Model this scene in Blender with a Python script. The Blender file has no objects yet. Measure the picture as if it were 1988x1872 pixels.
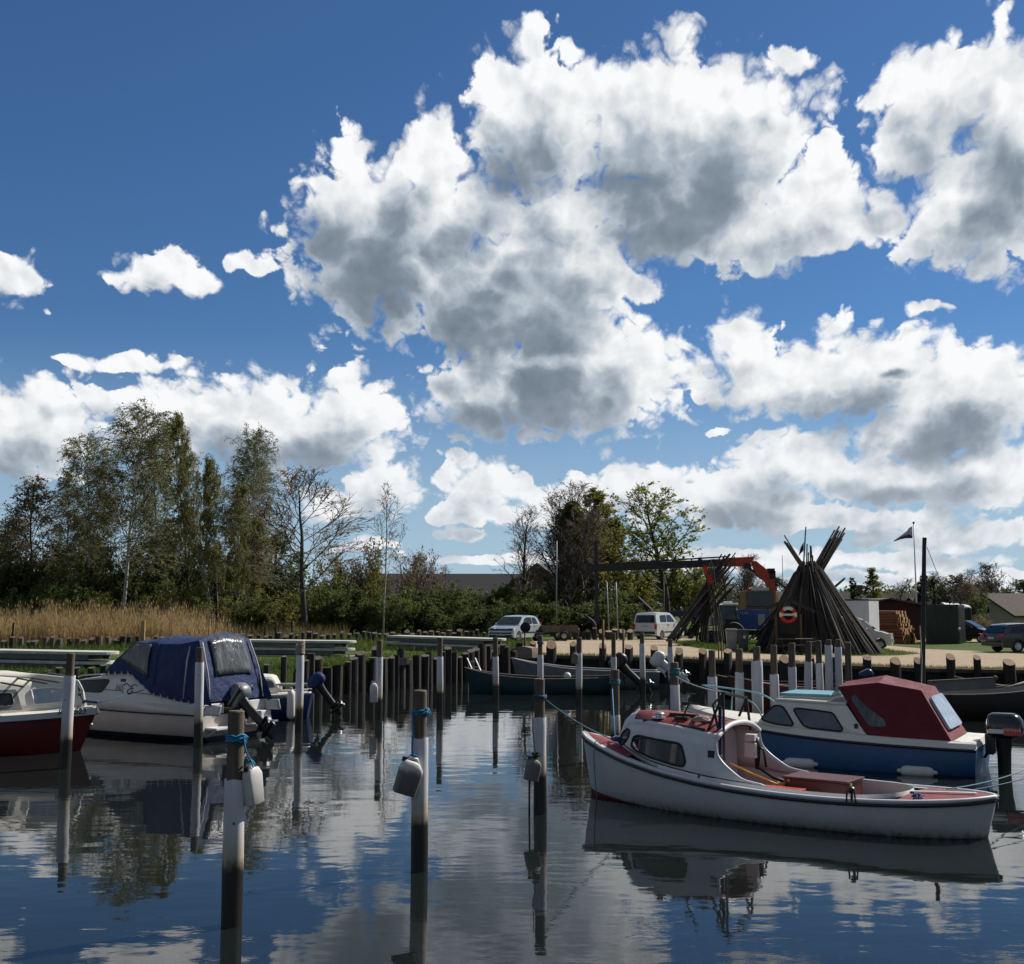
import bpy, bmesh, math, random
import numpy as np
from mathutils import Vector, Matrix
R = math.radians
rnd = random.Random(7)
scene = bpy.context.scene
COL = scene.collection

# ---------------------------------------------------------------- camera
CAM_H = 2.9
FD, CX, CY, HOR = 2255.6, 994.0, 936.0, 1180.0      # focal length and centre in picture units (1988 x 1872)
PITCH = math.atan((HOR - CY) / FD)
cam_d = bpy.data.cameras.new('camera')
cam_d.sensor_width = 36.0
cam_d.lens = 36.0 * FD / 1988.0
cam_d.clip_start = 0.1
cam_d.clip_end = 6000
cam = bpy.data.objects.new('camera', cam_d)
COL.objects.link(cam)
cam.location = (0, 0, CAM_H)
cam.rotation_euler = (math.pi / 2 + PITCH, 0, 0)
scene.camera = cam

def ray(X, Y):
    u, v = (X - CX) / FD, -(Y - CY) / FD
    return Vector((u, math.cos(PITCH) - v * math.sin(PITCH), math.sin(PITCH) + v * math.cos(PITCH)))
def at_z(X, Y, z=0.0):
    d = ray(X, Y); t = (z - CAM_H) / d.z
    return Vector((0, 0, CAM_H)) + d * t
def at_y(X, Y, y):
    d = ray(X, Y); t = y / d.y
    return Vector((0, 0, CAM_H)) + d * t
def px_m(y):                                         # metres per picture unit at distance y
    return y / FD

# ---------------------------------------------------------------- light
SUN_AZ, SUN_EL = R(58), R(43)
world = bpy.data.worlds.new('World')
scene.world = world
world.use_nodes = True
scene.view_settings.view_transform = 'Standard'
scene.view_settings.look = 'None'
scene.view_settings.exposure = 0.15
scene.view_settings.gamma = 1.0
sun_d = bpy.data.lights.new('sun', 'SUN')
sun_d.energy = 5.0
sun_d.angle = R(0.5)
sun_d.color = (1.0, 0.95, 0.88)
sun = bpy.data.objects.new('sun', sun_d)
COL.objects.link(sun)
sd = Vector((math.sin(SUN_AZ) * math.cos(SUN_EL), math.cos(SUN_AZ) * math.cos(SUN_EL), math.sin(SUN_EL)))
sun.rotation_euler = (-sd).to_track_quat('-Z', 'Y').to_euler()

# ---------------------------------------------------------------- node helper
class NT:
    def __init__(s, nt):
        s.nt = nt; s.n = nt.nodes; s.l = nt.links
    def node(s, t, **kw):
        n = s.n.new(t)
        for k, v in kw.items(): setattr(n, k, v)
        return n
    def put(s, sock, v):
        if isinstance(v, bpy.types.NodeSocket): s.l.new(v, sock)
        else: sock.default_value = v
    def m(s, op, *a, clamp=False):
        n = s.node('ShaderNodeMath', operation=op, use_clamp=clamp)
        for i, v in enumerate(a): s.put(n.inputs[i], v)
        return n.outputs[0]
    def vm(s, op, *a):
        n = s.node('ShaderNodeVectorMath', operation=op)
        for i, v in enumerate(a): s.put(n.inputs[i], v)
        return n.outputs['Value'] if op in ('LENGTH', 'DOT_PRODUCT', 'DISTANCE') else n.outputs[0]
    def vs(s, a, f):
        n = s.node('ShaderNodeVectorMath', operation='SCALE')
        s.put(n.inputs[0], a); s.put(n.inputs['Scale'], f)
        return n.outputs[0]
    def noise(s, vec, scale, detail=4, rough=.5, dim='3D', lac=2.0, dist=0.0, col=False):
        n = s.node('ShaderNodeTexNoise', noise_dimensions=dim)
        s.put(n.inputs['Vector'], vec); s.put(n.inputs['Scale'], scale)
        n.inputs['Detail'].default_value = detail; n.inputs['Roughness'].default_value = rough
        n.inputs['Lacunarity'].default_value = lac; n.inputs['Distortion'].default_value = dist
        return n.outputs['Color' if col else 'Fac']
    def voro(s, vec, scale, detail=0, rough=.5, feature='F1', smooth=None):
        n = s.node('ShaderNodeTexVoronoi', voronoi_dimensions='3D', feature=feature)
        s.put(n.inputs['Vector'], vec); s.put(n.inputs['Scale'], scale)
        n.inputs['Detail'].default_value = detail; n.inputs['Roughness'].default_value = rough
        if smooth is not None: n.inputs['Smoothness'].default_value = smooth
        return n.outputs['Distance']
    def mr(s, v, a, b, c=0., d=1., smooth=False):
        n = s.node('ShaderNodeMapRange', interpolation_type='SMOOTHSTEP' if smooth else 'LINEAR', clamp=True)
        for i, x in enumerate((v, a, b, c, d)): s.put(n.inputs[i], x)
        return n.outputs[0]
    def mix(s, f, a, b, mode='MIX'):
        n = s.node('ShaderNodeMix', data_type='RGBA', blend_type=mode)
        s.put(n.inputs['Factor'], f)
        for k, v in (('A', a), ('B', b)):
            sock = [i for i in n.inputs if i.name == k and i.type == 'RGBA'][0]
            if not isinstance(v, bpy.types.NodeSocket) and len(v) == 3: v = (*v, 1)
            s.put(sock, v)
        return [o for o in n.outputs if o.type == 'RGBA'][0]

# ---------------------------------------------------------------- sky with cumulus clouds (world, by direction)
CLOUD = [  # centre and half sizes of the cloud masses: picture units, turned into angles below
    (765, 475, 185, 165), (680, 400, 105, 105), (1060, 240, 140, 145), (1270, 242, 182, 130), (1440, 262, 168, 142),
    (1545, 108, 38, 30), (1330, 390, 240, 105), (1510, 450, 170, 75), (1620, 400, 75, 85), (1110, 530, 150, 110),
    (960, 560, 190, 95), (470, 505, 26, 16), (520, 520, 45, 12), (840, 300, 90, 70),
    (1085, 745, 240, 95), (1220, 715, 120, 100), (935, 760, 110, 80), (1100, 640, 100, 60),
    (70, 830, 125, 85), (330, 825, 100, 90), (480, 815, 170, 85), (690, 800, 110, 75), (560, 850, 235, 62), (260, 705, 85, 20), (150, 702, 30, 14),
    (35, 533, 56, 46), (312, 534, 80, 44), (385, 548, 42, 24),
    (1850, 178, 138, 92), (1920, 142, 88, 60), (1880, 420, 140, 105), (1775, 275, 85, 60), (1985, 300, 115, 210), (1715, 400, 40, 50),
    (1445, 690, 68, 72), (1500, 740, 120, 65), (1690, 720, 200, 82), (1900, 760, 165, 95), (1830, 840, 180, 45), (1800, 600, 40, 12),
    (1535, 905, 120, 68), (1700, 930, 170, 52), (1900, 930, 150, 60), (1250, 955, 160, 45), (1430, 980, 150, 55), (1110, 965, 80, 32),
    (925, 948, 82, 56), (745, 950, 66, 50), (650, 985, 60, 30), (940, 1000, 110, 20), (1400, 838, 20, 7),
    (1640, 1010, 260, 22), (1850, 1040, 200, 26), (1420, 1075, 150, 16), (900, 1042, 45, 12), (1650, 1090, 250, 16), (1000, 1085, 160, 10), (1300, 1100, 200, 10), (1800, 1120, 300, 12), (1100, 1130, 400, 9), (1500, 1145, 500, 8), (720, 1060, 60, 12), (940, 400, 80, 90), (1080, 425, 110, 70), (1000, 600, 130, 60), (900, 640, 90, 40), (1010, 480, 60, 60),
]
GREY = [  # shaded undersides and hollows of the cloud masses
    (765, 545, 215, 130, 1.0), (700, 430, 130, 80, .75), (850, 625, 170, 50, 1.0), (1230, 405, 230, 80, 1.0), (1020, 345, 110, 60, .8),
    (1080, 440, 110, 50, .9), (1420, 420, 150, 60, .65), (1130, 570, 110, 70, .45), (1060, 725, 150, 85, 1.0), (950, 800, 160, 45, 1.0),
    (450, 870, 280, 55, .85), (50, 890, 140, 60, .8), (600, 890, 150, 45, .9), (690, 840, 70, 40, .6), (1950, 330, 85, 140, .55), (1830, 430, 90, 50, .5),
    (1690, 755, 150, 75, .95), (1920, 810, 140, 70, 1.0), (1830, 850, 160, 35, .8), (1510, 960, 150, 50, .85), (1780, 960, 170, 35, .7),
    (1400, 1015, 130, 35, .8), (940, 990, 70, 28, .7), (740, 985, 70, 25, .7), (1250, 985, 150, 22, .6), (1600, 1020, 260, 20, .6), (1190, 200, 90, 60, .35), (700, 560, 110, 90, .8), (1330, 250, 110, 50, .3), (330, 555, 70, 22, .55), (30, 560, 60, 25, .5),
]
def ang(X, Y):
    d = ray(X, Y).normalized()
    return math.degrees(math.atan2(d.x, d.y)), math.degrees(math.asin(d.z))
def blob(x, y, rx, ry):
    a, e = ang(x, y)
    s = math.degrees(1 / FD) * math.cos(math.atan(math.hypot(x - CX, y - CY) / FD)) ** 1.0
    return a, e, rx * s, ry * s
def build_world():
    W = NT(world.node_tree)
    W.n.clear()
    out = W.node('ShaderNodeOutputWorld')
    STR = 0.080
    def bgnode(col):
        b = W.node('ShaderNodeBackground'); b.inputs['Strength'].default_value = STR
        W.put(b.inputs['Color'], col if isinstance(col, bpy.types.NodeSocket) else (*col, 1)); return b.outputs[0]
    sky = W.node('ShaderNodeTexSky', sky_type='NISHITA')
    sky.sun_disc = False
    sky.sun_elevation = SUN_EL
    sky.sun_rotation = SUN_AZ
    sky.air_density = 1.0; sky.dust_density = 0.15; sky.ozone_density = 4.0
    tc = W.node('ShaderNodeTexCoord').outputs['Generated']
    sp = W.node('ShaderNodeSeparateXYZ'); W.l.new(tc, sp.inputs[0])
    az = W.m('MULTIPLY', W.m('ARCTAN2', sp.outputs[0], sp.outputs[1]), 57.2958)
    el = W.m('MULTIPLY', W.m('ARCSINE', sp.outputs[2]), 57.2958)
    blue = W.mix(1.0, sky.outputs[0], (.45, .66, .86), 'MULTIPLY')
    hz = W.mr(el, -1, 14, 1, 0, smooth=True)               # milky air low over the land
    clear = W.mix(W.m('MULTIPLY', hz, .86), blue, (4.9, 6.5, 8.0))
    def greyramp(v):
        ramp = W.node('ShaderNodeValToRGB')
        W.l.new(v, ramp.inputs[0])
        cr = ramp.color_ramp
        cr.elements[0].position = 0.0; cr.elements[0].color = (.98, .99, 1.0, 1)
        cr.elements[1].position = 1.0; cr.elements[1].color = (.165, .212, .265, 1)
        for p_, c_ in ((.25, (.74, .77, .80, 1)), (.5, (.45, .515, .585, 1)), (.78, (.24, .292, .352, 1))):
            e_ = cr.elements.new(p_); e_.color = c_
        return ramp.outputs[0]
    # 1. the part of the sky seen over the harbour
    cb = W.node('ShaderNodeCombineXYZ'); W.l.new(az, cb.inputs[0]); W.l.new(el, cb.inputs[1])
    q = cb.outputs[0]
    amp = W.mr(el, 0, 22, .40, 1.0)                       # far clouds are finer
    w1 = W.vm('SUBTRACT', W.noise(q, .20, 1, .5, '2D', col=True), (.5, .5, .5))
    w2 = W.vm('SUBTRACT', W.noise(q, .70, 7, .50, '2D', col=True), (.5, .5, .5))
    qw = W.vm('ADD', q, W.vs(W.vm('ADD', W.vs(w1, 2.2), W.vs(w2, 1.15)), amp))
    def union(blobs, k, pos=None):
        acc = None; pos = qw if pos is None else pos
        for b in blobs:
            a, e, rx, ry = blob(*b[:4])
            if len(b) > 4: rx *= 1.3; ry *= 1.3
            n = W.node('ShaderNodeVectorMath', operation='MULTIPLY_ADD')
            W.l.new(pos, n.inputs[0]); n.inputs[1].default_value = (1 / rx, 1 / ry, 0); n.inputs[2].default_value = (-a / rx, -e / ry, 0)
            r = W.vm('LENGTH', n.outputs[0])
            if len(b) > 4: r = W.m('SUBTRACT', 1.0, W.m('MULTIPLY', W.mr(r, 0.25, 1.6, 1, 0, smooth=True), b[4]))
            acc = r if acc is None else W.m('SMOOTH_MIN', acc, r, k)
        return acc
    r = union(CLOUD, .22)
    # a mild stretch of the pattern with height: far clouds show finer billows
    cq = W.node('ShaderNodeCombineXYZ')
    W.l.new(W.m('MULTIPLY', az, W.m('SUBTRACT', 1.42, W.m('MULTIPLY', el, .012))), cq.inputs[0])
    W.l.new(W.m('MULTIPLY', el, W.m('SUBTRACT', 1.75, W.m('MULTIPLY', el, .014))), cq.inputs[1])
    qb = W.vm('ADD', cq.outputs[0], W.vs(w2, .7))
    def billow(v):                                        # round bumps with sharp creases, four octaves
        acc = None
        for i, (f, a) in enumerate(((.36, .55), (.82, .30), (1.8, .14), (4.2, .06))):
            n = W.noise(W.vm('ADD', v, (13.1 * i, 7.7 * i, 0)), f, 0, .5, '2D')
            t = W.m('MULTIPLY', W.m('ABSOLUTE', W.m('SUBTRACT', n, .5)), 4.0 * a)
            acc = t if acc is None else W.m('ADD', acc, t)
        return acc
    b0 = billow(qb)
    l0 = W.noise(qb, .50, 3, .48, '2D'); l1 = W.noise(W.vm('ADD', qb, (.45, .55, 0)), .50, 3, .48, '2D')
    fine = W.noise(qb, 1.1, 7, .51, '2D')
    soft = W.noise(qb, .34, 3, .45, '2D')
    dens = W.m('ADD', W.m('MULTIPLY', W.m('SUBTRACT', 1.12, r), .9), W.m('ADD', W.m('MULTIPLY', W.m('SUBTRACT', b0, .40), .62), W.m('MULTIPLY', W.m('SUBTRACT', fine, .5), .28)))
    cov = W.mr(dens, -.02, W.mr(soft, .35, .62, .13, .48), smooth=True)
    g = W.m('SUBTRACT', 1.0, union(GREY, .2))
    # how much cloud lies between this point and the sun, sampled at two steps towards it (up and to the sun's side)
    def towards(dx, dy): return W.m('MAXIMUM', W.m('MULTIPLY', W.m('SUBTRACT', 1.12, union(CLOUD, .22, W.vm('ADD', qw, (dx, dy, 0)))), .9), 0.0)
    T_ = W.m('ADD', W.m('MULTIPLY', towards(.55, 1.0), .60), W.m('MULTIPLY', towards(1.5, 2.6), .62))
    T_ = W.m('ADD', T_, W.m('MULTIPLY', W.m('SUBTRACT', b0, .42), .22))
    gT = W.mr(T_, .12, 1.0, smooth=True)
    relief = W.m('MULTIPLY', W.m('SUBTRACT', l1, l0), 1.5)
    gr = W.m('MULTIPLY', gT, W.m('ADD', .40, W.m('MULTIPLY', g, .50)))
    gr = W.m('ADD', gr, W.m('MULTIPLY', relief, W.m('SUBTRACT', .42, W.m('MULTIPLY', g, .22))))
    gr = W.m('ADD', gr, W.m('ADD', .03, W.m('MULTIPLY', W.m('SUBTRACT', soft, .46), .30)))
    gr = W.m('ADD', gr, W.m('MULTIPLY', W.m('SUBTRACT', fine, .5), .08))
    cl = W.mix(W.m('MULTIPLY', hz, .30), W.vs(greyramp(gr), 11.0), (7.4, 8.1, 9.0))
    seen = bgnode(W.mix(cov, clear, cl))
    # 2. unseen rest of the sky: scattered cloud, dimmed and greyed to weaken ambient light
    gn = W.noise(tc, 3.0, 6, .58)
    gcov = W.mr(gn, .52, .60, smooth=True)
    rest = bgnode(W.mix(gcov, W.mix(.5, clear, (2.3, 2.45, 2.6)), W.vs(greyramp(W.mr(gn, .54, .70, .25, 1.0)), 4.6)))
    ground = bgnode((1.2, 1.25, 1.1))
    inwin = W.m('MULTIPLY', W.m('LESS_THAN', W.m('ABSOLUTE', az), 40.0), W.m('LESS_THAN', el, 44.0))
    mx = W.node('ShaderNodeMixShader'); W.l.new(inwin, mx.inputs[0]); W.l.new(rest, mx.inputs[1]); W.l.new(seen, mx.inputs[2])
    m2 = W.node('ShaderNodeMixShader'); W.l.new(W.m('LESS_THAN', el, -.5), m2.inputs[0]); W.l.new(mx.outputs[0], m2.inputs[1]); W.l.new(ground, m2.inputs[2])
    W.l.new(m2.outputs[0], out.inputs[0])
    world.cycles.sampling_method = 'MANUAL'
    world.cycles.sample_map_resolution = 512
build_world()
scene.cycles.use_adaptive_sampling = True
scene.cycles.adaptive_threshold = 0.015
scene.cycles.adaptive_min_samples = 12
scene.cycles.max_bounces = 6
scene.cycles.diffuse_bounces = 2
scene.cycles.glossy_bounces = 3
scene.cycles.transmission_bounces = 4
scene.cycles.transparent_max_bounces = 12
scene.cycles.caustics_reflective = False
scene.cycles.caustics_refractive = False

# ---------------------------------------------------------------- materials
def crop(x0, y0, w, out_w=1988.0):
    """a reading of the photograph enlarged: (x, y) in that crop -> picture units"""
    k = w / out_w
    return lambda x, y: ((x0 + x * k) / 1.30785, (y0 + y * k) / 1.30785)

def new_mat(name):
    m = bpy.data.materials.new(name); m.use_nodes = True
    T = NT(m.node_tree); b = T.n['Principled BSDF']
    return m, T, b
def coords(T, kind='Object'):
    return T.node('ShaderNodeTexCoord').outputs[kind]
def mat(name, col, rough=.6, metal=0., var=.25, scale=4., dirt=None, dirt_amt=.5, dirt_scale=1.5, bump=0., bscale=30., stretch=(1, 1, 1), spec=.5, coat=0., rvar=.1):
    m, T, b = new_mat(name)
    v = T.vm('MULTIPLY', coords(T), stretch)
    oi = T.node('ShaderNodeObjectInfo').outputs['Random']
    v = T.vm('ADD', v, T.vs((17., 9., 5.), oi))
    n = T.noise(v, scale, 6, .6)
    dark = tuple(c * (1 - var) for c in col); lite = tuple(min(1, c * (1 + var)) for c in col)
    c = T.mix(T.mr(n, .3, .7), dark, lite)
    if dirt:
        d = T.mr(T.noise(v, dirt_scale, 7, .65), .5 , .72)
        c = T.mix(T.m('MULTIPLY', d, dirt_amt), c, dirt)
    T.put(b.inputs['Base Color'], c)
    T.put(b.inputs['Roughness'], T.mr(n, .2, .8, max(0, rough - rvar), min(1, rough + rvar)))
    b.inputs['Metallic'].default_value = metal
    b.inputs['Specular IOR Level'].default_value = spec
    b.inputs['Coat Weight'].default_value = coat
    if bump:
        bp = T.node('ShaderNodeBump'); bp.inputs['Strength'].default_value = bump; bp.inputs['Distance'].default_value = .02 if bscale > 6 else .06
        T.put(bp.inputs['Height'], T.noise(v, bscale, 5, .6)); T.l.new(bp.outputs[0], b.inputs['Normal'])
    return m

M = {}
M['white_paint'] = mat('white_paint', (.66, .66, .65), .38, var=.05, dirt=(.38, .36, .32), dirt_amt=.35, dirt_scale=2.2)
M['cream_paint'] = mat('cream_paint', (.74, .71, .62), .35, var=.05, dirt=(.45, .40, .30), dirt_amt=.25)
M['red_deck'] = mat('red_deck', (.20, .028, .026), .55, var=.18, dirt=(.27, .10, .085), dirt_amt=.45, scale=7)
M['red_box'] = mat('red_box', (.075, .013, .012), .45, var=.15, dirt=(.12, .032, .026), dirt_amt=.3)
M['red_bright'] = mat('red_bright', (.38, .035, .015), .5, var=.12)
M['red_hull'] = mat('red_hull', (.11, .011, .011), .35, var=.12, dirt=(.09, .02, .02), dirt_amt=.5)
M['antifoul_red'] = mat('antifoul_red', (.16, .02, .02), .7, var=.2, dirt=(.05, .03, .02), dirt_amt=.6)
M['antifoul_blue'] = mat('antifoul_blue', (.014, .02, .05), .7, var=.2)
M['blue_hull'] = mat('blue_hull', (.035, .10, .235), .4, var=.12, dirt=(.05, .09, .15), dirt_amt=.5)
M['navy_hull'] = mat('navy_hull', (.012, .03, .10), .35, var=.12)
M['teal_hull'] = mat('teal_hull', (.012, .05, .055), .55, var=.2, dirt=(.02, .03, .03), dirt_amt=.5)
M['grey_hull'] = mat('grey_hull', (.16, .17, .165), .5, var=.2, dirt=(.07, .07, .06), dirt_amt=.6)
M['mahogany'] = mat('mahogany', (.115, .03, .016), .4, var=.3, scale=3, stretch=(.4, 3, 8), dirt=(.05, .015, .01), dirt_amt=.4)
M['tarred_wood'] = mat('tarred_wood', (.022, .016, .013), .5, var=.4, scale=4, stretch=(1, 1, 4))
M['navy_canvas'] = mat('navy_canvas', (.004, .020, .092), .75, var=.22, scale=5, dirt=(.03, .065, .16), dirt_amt=.35, dirt_scale=2.5, bump=1.0, bscale=3.5)
M['maroon_canvas'] = mat('maroon_canvas', (.125, .005, .013), .75, var=.18, scale=5, dirt=(.19, .02, .035), dirt_amt=.3, bump=.9, bscale=3.5)
M['blue_cushion'] = mat('blue_cushion', (.12, .30, .36), .6, var=.1)
M['black'] = mat('black', (.012, .012, .013), .45, var=.3)
M['rubber'] = mat('rubber', (.018, .018, .018), .8, var=.3)
M['black_gloss'] = mat('black_gloss', (.014, .016, .022), .22, var=.2, coat=.3)
M['grey_plastic'] = mat('grey_plastic', (.17, .18, .19), .4, var=.15)
M['mid_grey'] = mat('mid_grey', (.30, .31, .32), .45, var=.12)
M['silver'] = mat('silver', (.55, .56, .58), .28, metal=.9, var=.08)
M['steel'] = mat('steel', (.42, .43, .44), .4, metal=.8, var=.15)
M['rust'] = mat('rust', (.16, .075, .04), .85, var=.35, scale=8)
def hull_mat(name, col, grime=(.26, .22, .16)):
    """painted hull: rub marks along it, rust weeps down from the strake, a scum line at the water"""
    m, T, b = new_mat(name); c = coords(T)
    sp = T.node('ShaderNodeSeparateXYZ'); T.l.new(c, sp.inputs[0])
    n = T.noise(c, 2.2, 6, .6); st = T.noise(T.vm('MULTIPLY', c, (14, 14, .9)), 1, 5, .6); sc = T.noise(T.vm('MULTIPLY', c, (1.2, 1.2, 16)), 1, 6, .65)
    k = T.mix(T.mr(n, .3, .7), tuple(x * .93 for x in col), tuple(x * 1.03 for x in col))
    k = T.mix(T.mr(st, .60, .80, 0, .38), k, grime)
    k = T.mix(T.mr(sc, .64, .74, 0, .42), k, tuple(x * .55 for x in col))
    z = T.m('ADD', sp.outputs[2], T.m('MULTIPLY', T.m('SUBTRACT', st, .5), .22))
    k = T.mix(T.mr(z, .16, .03, 0, .38), k, (.20, .19, .12)); k = T.mix(T.mr(z, .05, .0, 0, .6), k, (.05, .05, .03))
    T.put(b.inputs['Base Color'], k); T.put(b.inputs['Roughness'], T.mr(n, .2, .8, .25, .5)); return m
M['hull_white'] = hull_mat('hull_white', (.56, .56, .55)); M['gel_pink'] = hull_mat('gel_pink', (.52, .47, .43))
M['sleeve'] = None
M['fender'] = mat('fender', (.62, .61, .57), .45, var=.06, dirt=(.35, .33, .26), dirt_amt=.4, dirt_scale=5)
M['can_white'] = mat('can_white', (.66, .64, .60), .45, var=.06, dirt=(.40, .30, .22), dirt_amt=.6, dirt_scale=6)
M['can_dirty'] = mat('can_dirty', (.17, .16, .145), .6, var=.25, dirt=(.08, .07, .06), dirt_amt=.6, dirt_scale=8)
M['rope_blue'] = mat('rope_blue', (.018, .22, .42), .7, var=.3, scale=40, bump=.6, bscale=90)
M['rope_navy'] = mat('rope_navy', (.03, .07, .17), .7, var=.3, scale=40)
M['rope_teal'] = mat('rope_teal', (.04, .16, .19), .7, var=.3, scale=40)
M['rope_tan'] = mat('rope_tan', (.36, .31, .24), .8, var=.3, scale=40)
M['rope_black'] = mat('rope_black', (.02, .02, .02), .8, var=.3, scale=40)
M['rope_yellow'] = mat('rope_yellow', (.55, .28, .03), .6, var=.3, scale=40)
M['pale_rope'] = mat('pale_rope', (.52, .50, .46), .8, var=.2, scale=40)
M['concrete'] = mat('concrete', (.52, .50, .46), .85, var=.15, scale=3, dirt=(.22, .21, .18), dirt_amt=.6, dirt_scale=2.5, bump=.3)
M['galv'] = mat('galv', (.105, .112, .112), .6, var=.2, dirt=(.05, .05, .048), dirt_amt=.5)
M['stone'] = mat('stone', (.21, .155, .12), .9, var=.35, scale=12, dirt=(.33, .28, .24), dirt_amt=.5, dirt_scale=6, bump=.8, bscale=20)
M['old_wood'] = mat('old_wood', (.105, .085, .066), .85, var=.4, scale=5, stretch=(3, 3, .5), dirt=(.055, .048, .04), dirt_amt=.6, bump=.5, bscale=14)
M['dark_wood'] = mat('dark_wood', (.030, .025, .020), .85, var=.45, scale=5, stretch=(3, 3, .5), dirt=(.06, .055, .045), dirt_amt=.5, dirt_scale=3, bump=.6, bscale=14)
M['stake_wood'] = mat('stake_wood', (.026, .021, .017), .85, var=.4, scale=4, stretch=(5, 5, .6), dirt=(.075, .063, .052), dirt_amt=.4, dirt_scale=2)
M['cut_wood'] = mat('cut_wood', (.30, .20, .12), .85, var=.3, scale=12, dirt=(.16, .12, .085), dirt_amt=.6, dirt_scale=8)
M['log_bark'] = mat('log_bark', (.22, .09, .045), .9, var=.4, scale=6, stretch=(.4, 4, 4), dirt=(.08, .04, .028), dirt_amt=.6, bump=.6)
M['log_end'] = mat('log_end', (.52, .30, .14), .8, var=.25, scale=14)
M['new_wood'] = mat('new_wood', (.42, .27, .13), .8, var=.2, stretch=(3, 3, .5))
M['shed_red'] = mat('shed_red', (.040, .012, .011), .8, var=.3, stretch=(8, 8, .4))
M['roof_felt'] = mat('roof_felt', (.10, .095, .09), .9, var=.25, dirt=(.05, .05, .04), dirt_amt=.5)
M['tile_dark'] = mat('tile_dark', (.020, .021, .023), .95, var=.25, scale=6, dirt=(.036, .036, .036), dirt_amt=.4)
M['thatch'] = mat('thatch', (.060, .046, .032), .95, var=.3, scale=6, stretch=(4, 4, 1), bump=.6)
M['render_wall'] = mat('render_wall', (.46, .42, .34), .9, var=.08)
M['brick_brown'] = mat('brick_brown', (.12, .07, .045), .9, var=.25, scale=8)
M['green_sheet'] = mat('green_sheet', (.008, .016, .012), .5, var=.25, stretch=(6, 6, .5))
M['white_sheet'] = mat('white_sheet', (.55, .56, .57), .5, var=.06)
M['truck_blue'] = mat('truck_blue', (.008, .045, .22), .4, var=.1, coat=.3)
M['truck_navy'] = mat('truck_navy', (.005, .014, .055), .45, var=.2)
M['crane_orange'] = mat('crane_orange', (.38, .04, .014), .45, var=.12, dirt=(.25, .05, .02), dirt_amt=.4)
M['crane_black'] = mat('crane_black', (.010, .009, .009), .5, var=.3)
M['truck_yellow'] = mat('truck_yellow', (.19, .115, .035), .5, var=.2)
M['car_silver'] = mat('car_silver', (.50, .58, .62), .25, metal=.35, var=.04, coat=.8)
M['car_white'] = mat('car_white', (.56, .57, .58), .28, var=.04, coat=.7)
M['car_dark'] = mat('car_dark', (.022, .024, .034), .22, metal=.3, var=.1, coat=.9)
M['car_black'] = mat('car_black', (.02, .02, .022), .3, coat=.7)
M['lamp_red'] = mat('lamp_red', (.45, .02, .015), .2, var=.1)
M['lamp_clear'] = mat('lamp_clear', (.62, .60, .58), .12, var=.08)
M['plate'] = mat('plate', (.46, .45, .42), .5, var=.05)
M['bin_grey'] = mat('bin_grey', (.055, .06, .06), .5, var=.15)
M['bin_pale'] = mat('bin_pale', (.26, .26, .25), .55, var=.2, dirt=(.10, .09, .08), dirt_amt=.7)
M['buoy_red'] = mat('buoy_red', (.52, .03, .02), .5, var=.1)
M['buoy_white'] = mat('buoy_white', (.70, .69, .66), .5, var=.06)
M['cloth_white'] = mat('cloth_white', (.62, .63, .66), .8, var=.06)
M['cloth_blue'] = mat('cloth_blue', (.02, .045, .20), .8, var=.12)
M['cloth_red'] = mat('cloth_red', (.50, .03, .03), .8, var=.15)
M['overall_navy'] = mat('overall_navy', (.012, .015, .035), .8, var=.2)
M['skin'] = mat('skin', (.42, .26, .19), .6, var=.08)
M['hair'] = mat('hair', (.05, .035, .025), .7, var=.2)
M['birch_bark'] = mat('birch_bark', (.46, .44, .40), .8, var=.12, scale=2, stretch=(1.5, 1.5, 5), dirt=(.05, .045, .04), dirt_amt=.85, dirt_scale=1.3)
M['bark'] = mat('bark', (.055, .046, .038), .9, var=.3, scale=3)
M['twig_birch'] = mat('twig_birch', (.155, .138, .088), .9, var=.3)
M['twig_grey'] = mat('twig_grey', (.15, .13, .115), .9, var=.3)
M['gold'] = mat('gold', (.5, .3, .05), .5)
M['letter_dark'] = mat('letter_dark', (.02, .02, .025), .5)
M['letter_pale'] = mat('letter_pale', (.50, .52, .50), .5)
M['letter_grey'] = mat('letter_grey', (.22, .21, .20), .5)

def leaf_mat(name, c1, c2):
    m, T, b = new_mat(name)
    g = T.node('ShaderNodeNewGeometry')
    n = T.noise(coords(T), .45, 3, .6)
    f = T.m('ADD', T.m('MULTIPLY', g.outputs['Random Per Island'], .6), T.mr(n, .3, .7, 0, .4))
    c = T.mix(f, c1, c2)
    T.put(b.inputs['Base Color'], c); b.inputs['Roughness'].default_value = .6
    b.inputs['Specular IOR Level'].default_value = .25
    tr = T.node('ShaderNodeBsdfTranslucent'); T.l.new(c, tr.inputs[0])
    mx = T.node('ShaderNodeMixShader'); mx.inputs[0].default_value = .55
    out = T.n['Material Output']
    T.l.new(b.outputs[0], mx.inputs[1]); T.l.new(tr.outputs[0], mx.inputs[2]); T.l.new(mx.outputs[0], out.inputs[0])
    return m
M['leaf_birch'] = leaf_mat('leaf_birch', (.15, .165, .046), (.25, .265, .072))
M['leaf_bronze'] = leaf_mat('leaf_bronze', (.175, .135, .066), (.26, .20, .09))
M['leaf_green'] = leaf_mat('leaf_green', (.08, .12, .026), (.155, .195, .045))
M['leaf_dark'] = leaf_mat('leaf_dark', (.055, .078, .024), (.11, .135, .036))
M['leaf_lime'] = leaf_mat('leaf_lime', (.15, .18, .03), (.26, .28, .05))
M['leaf_olive'] = leaf_mat('leaf_olive', (.15, .15, .030), (.24, .23, .045))
M['leaf_conifer'] = leaf_mat('leaf_conifer', (.010, .020, .010), (.020, .032, .014))
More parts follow.
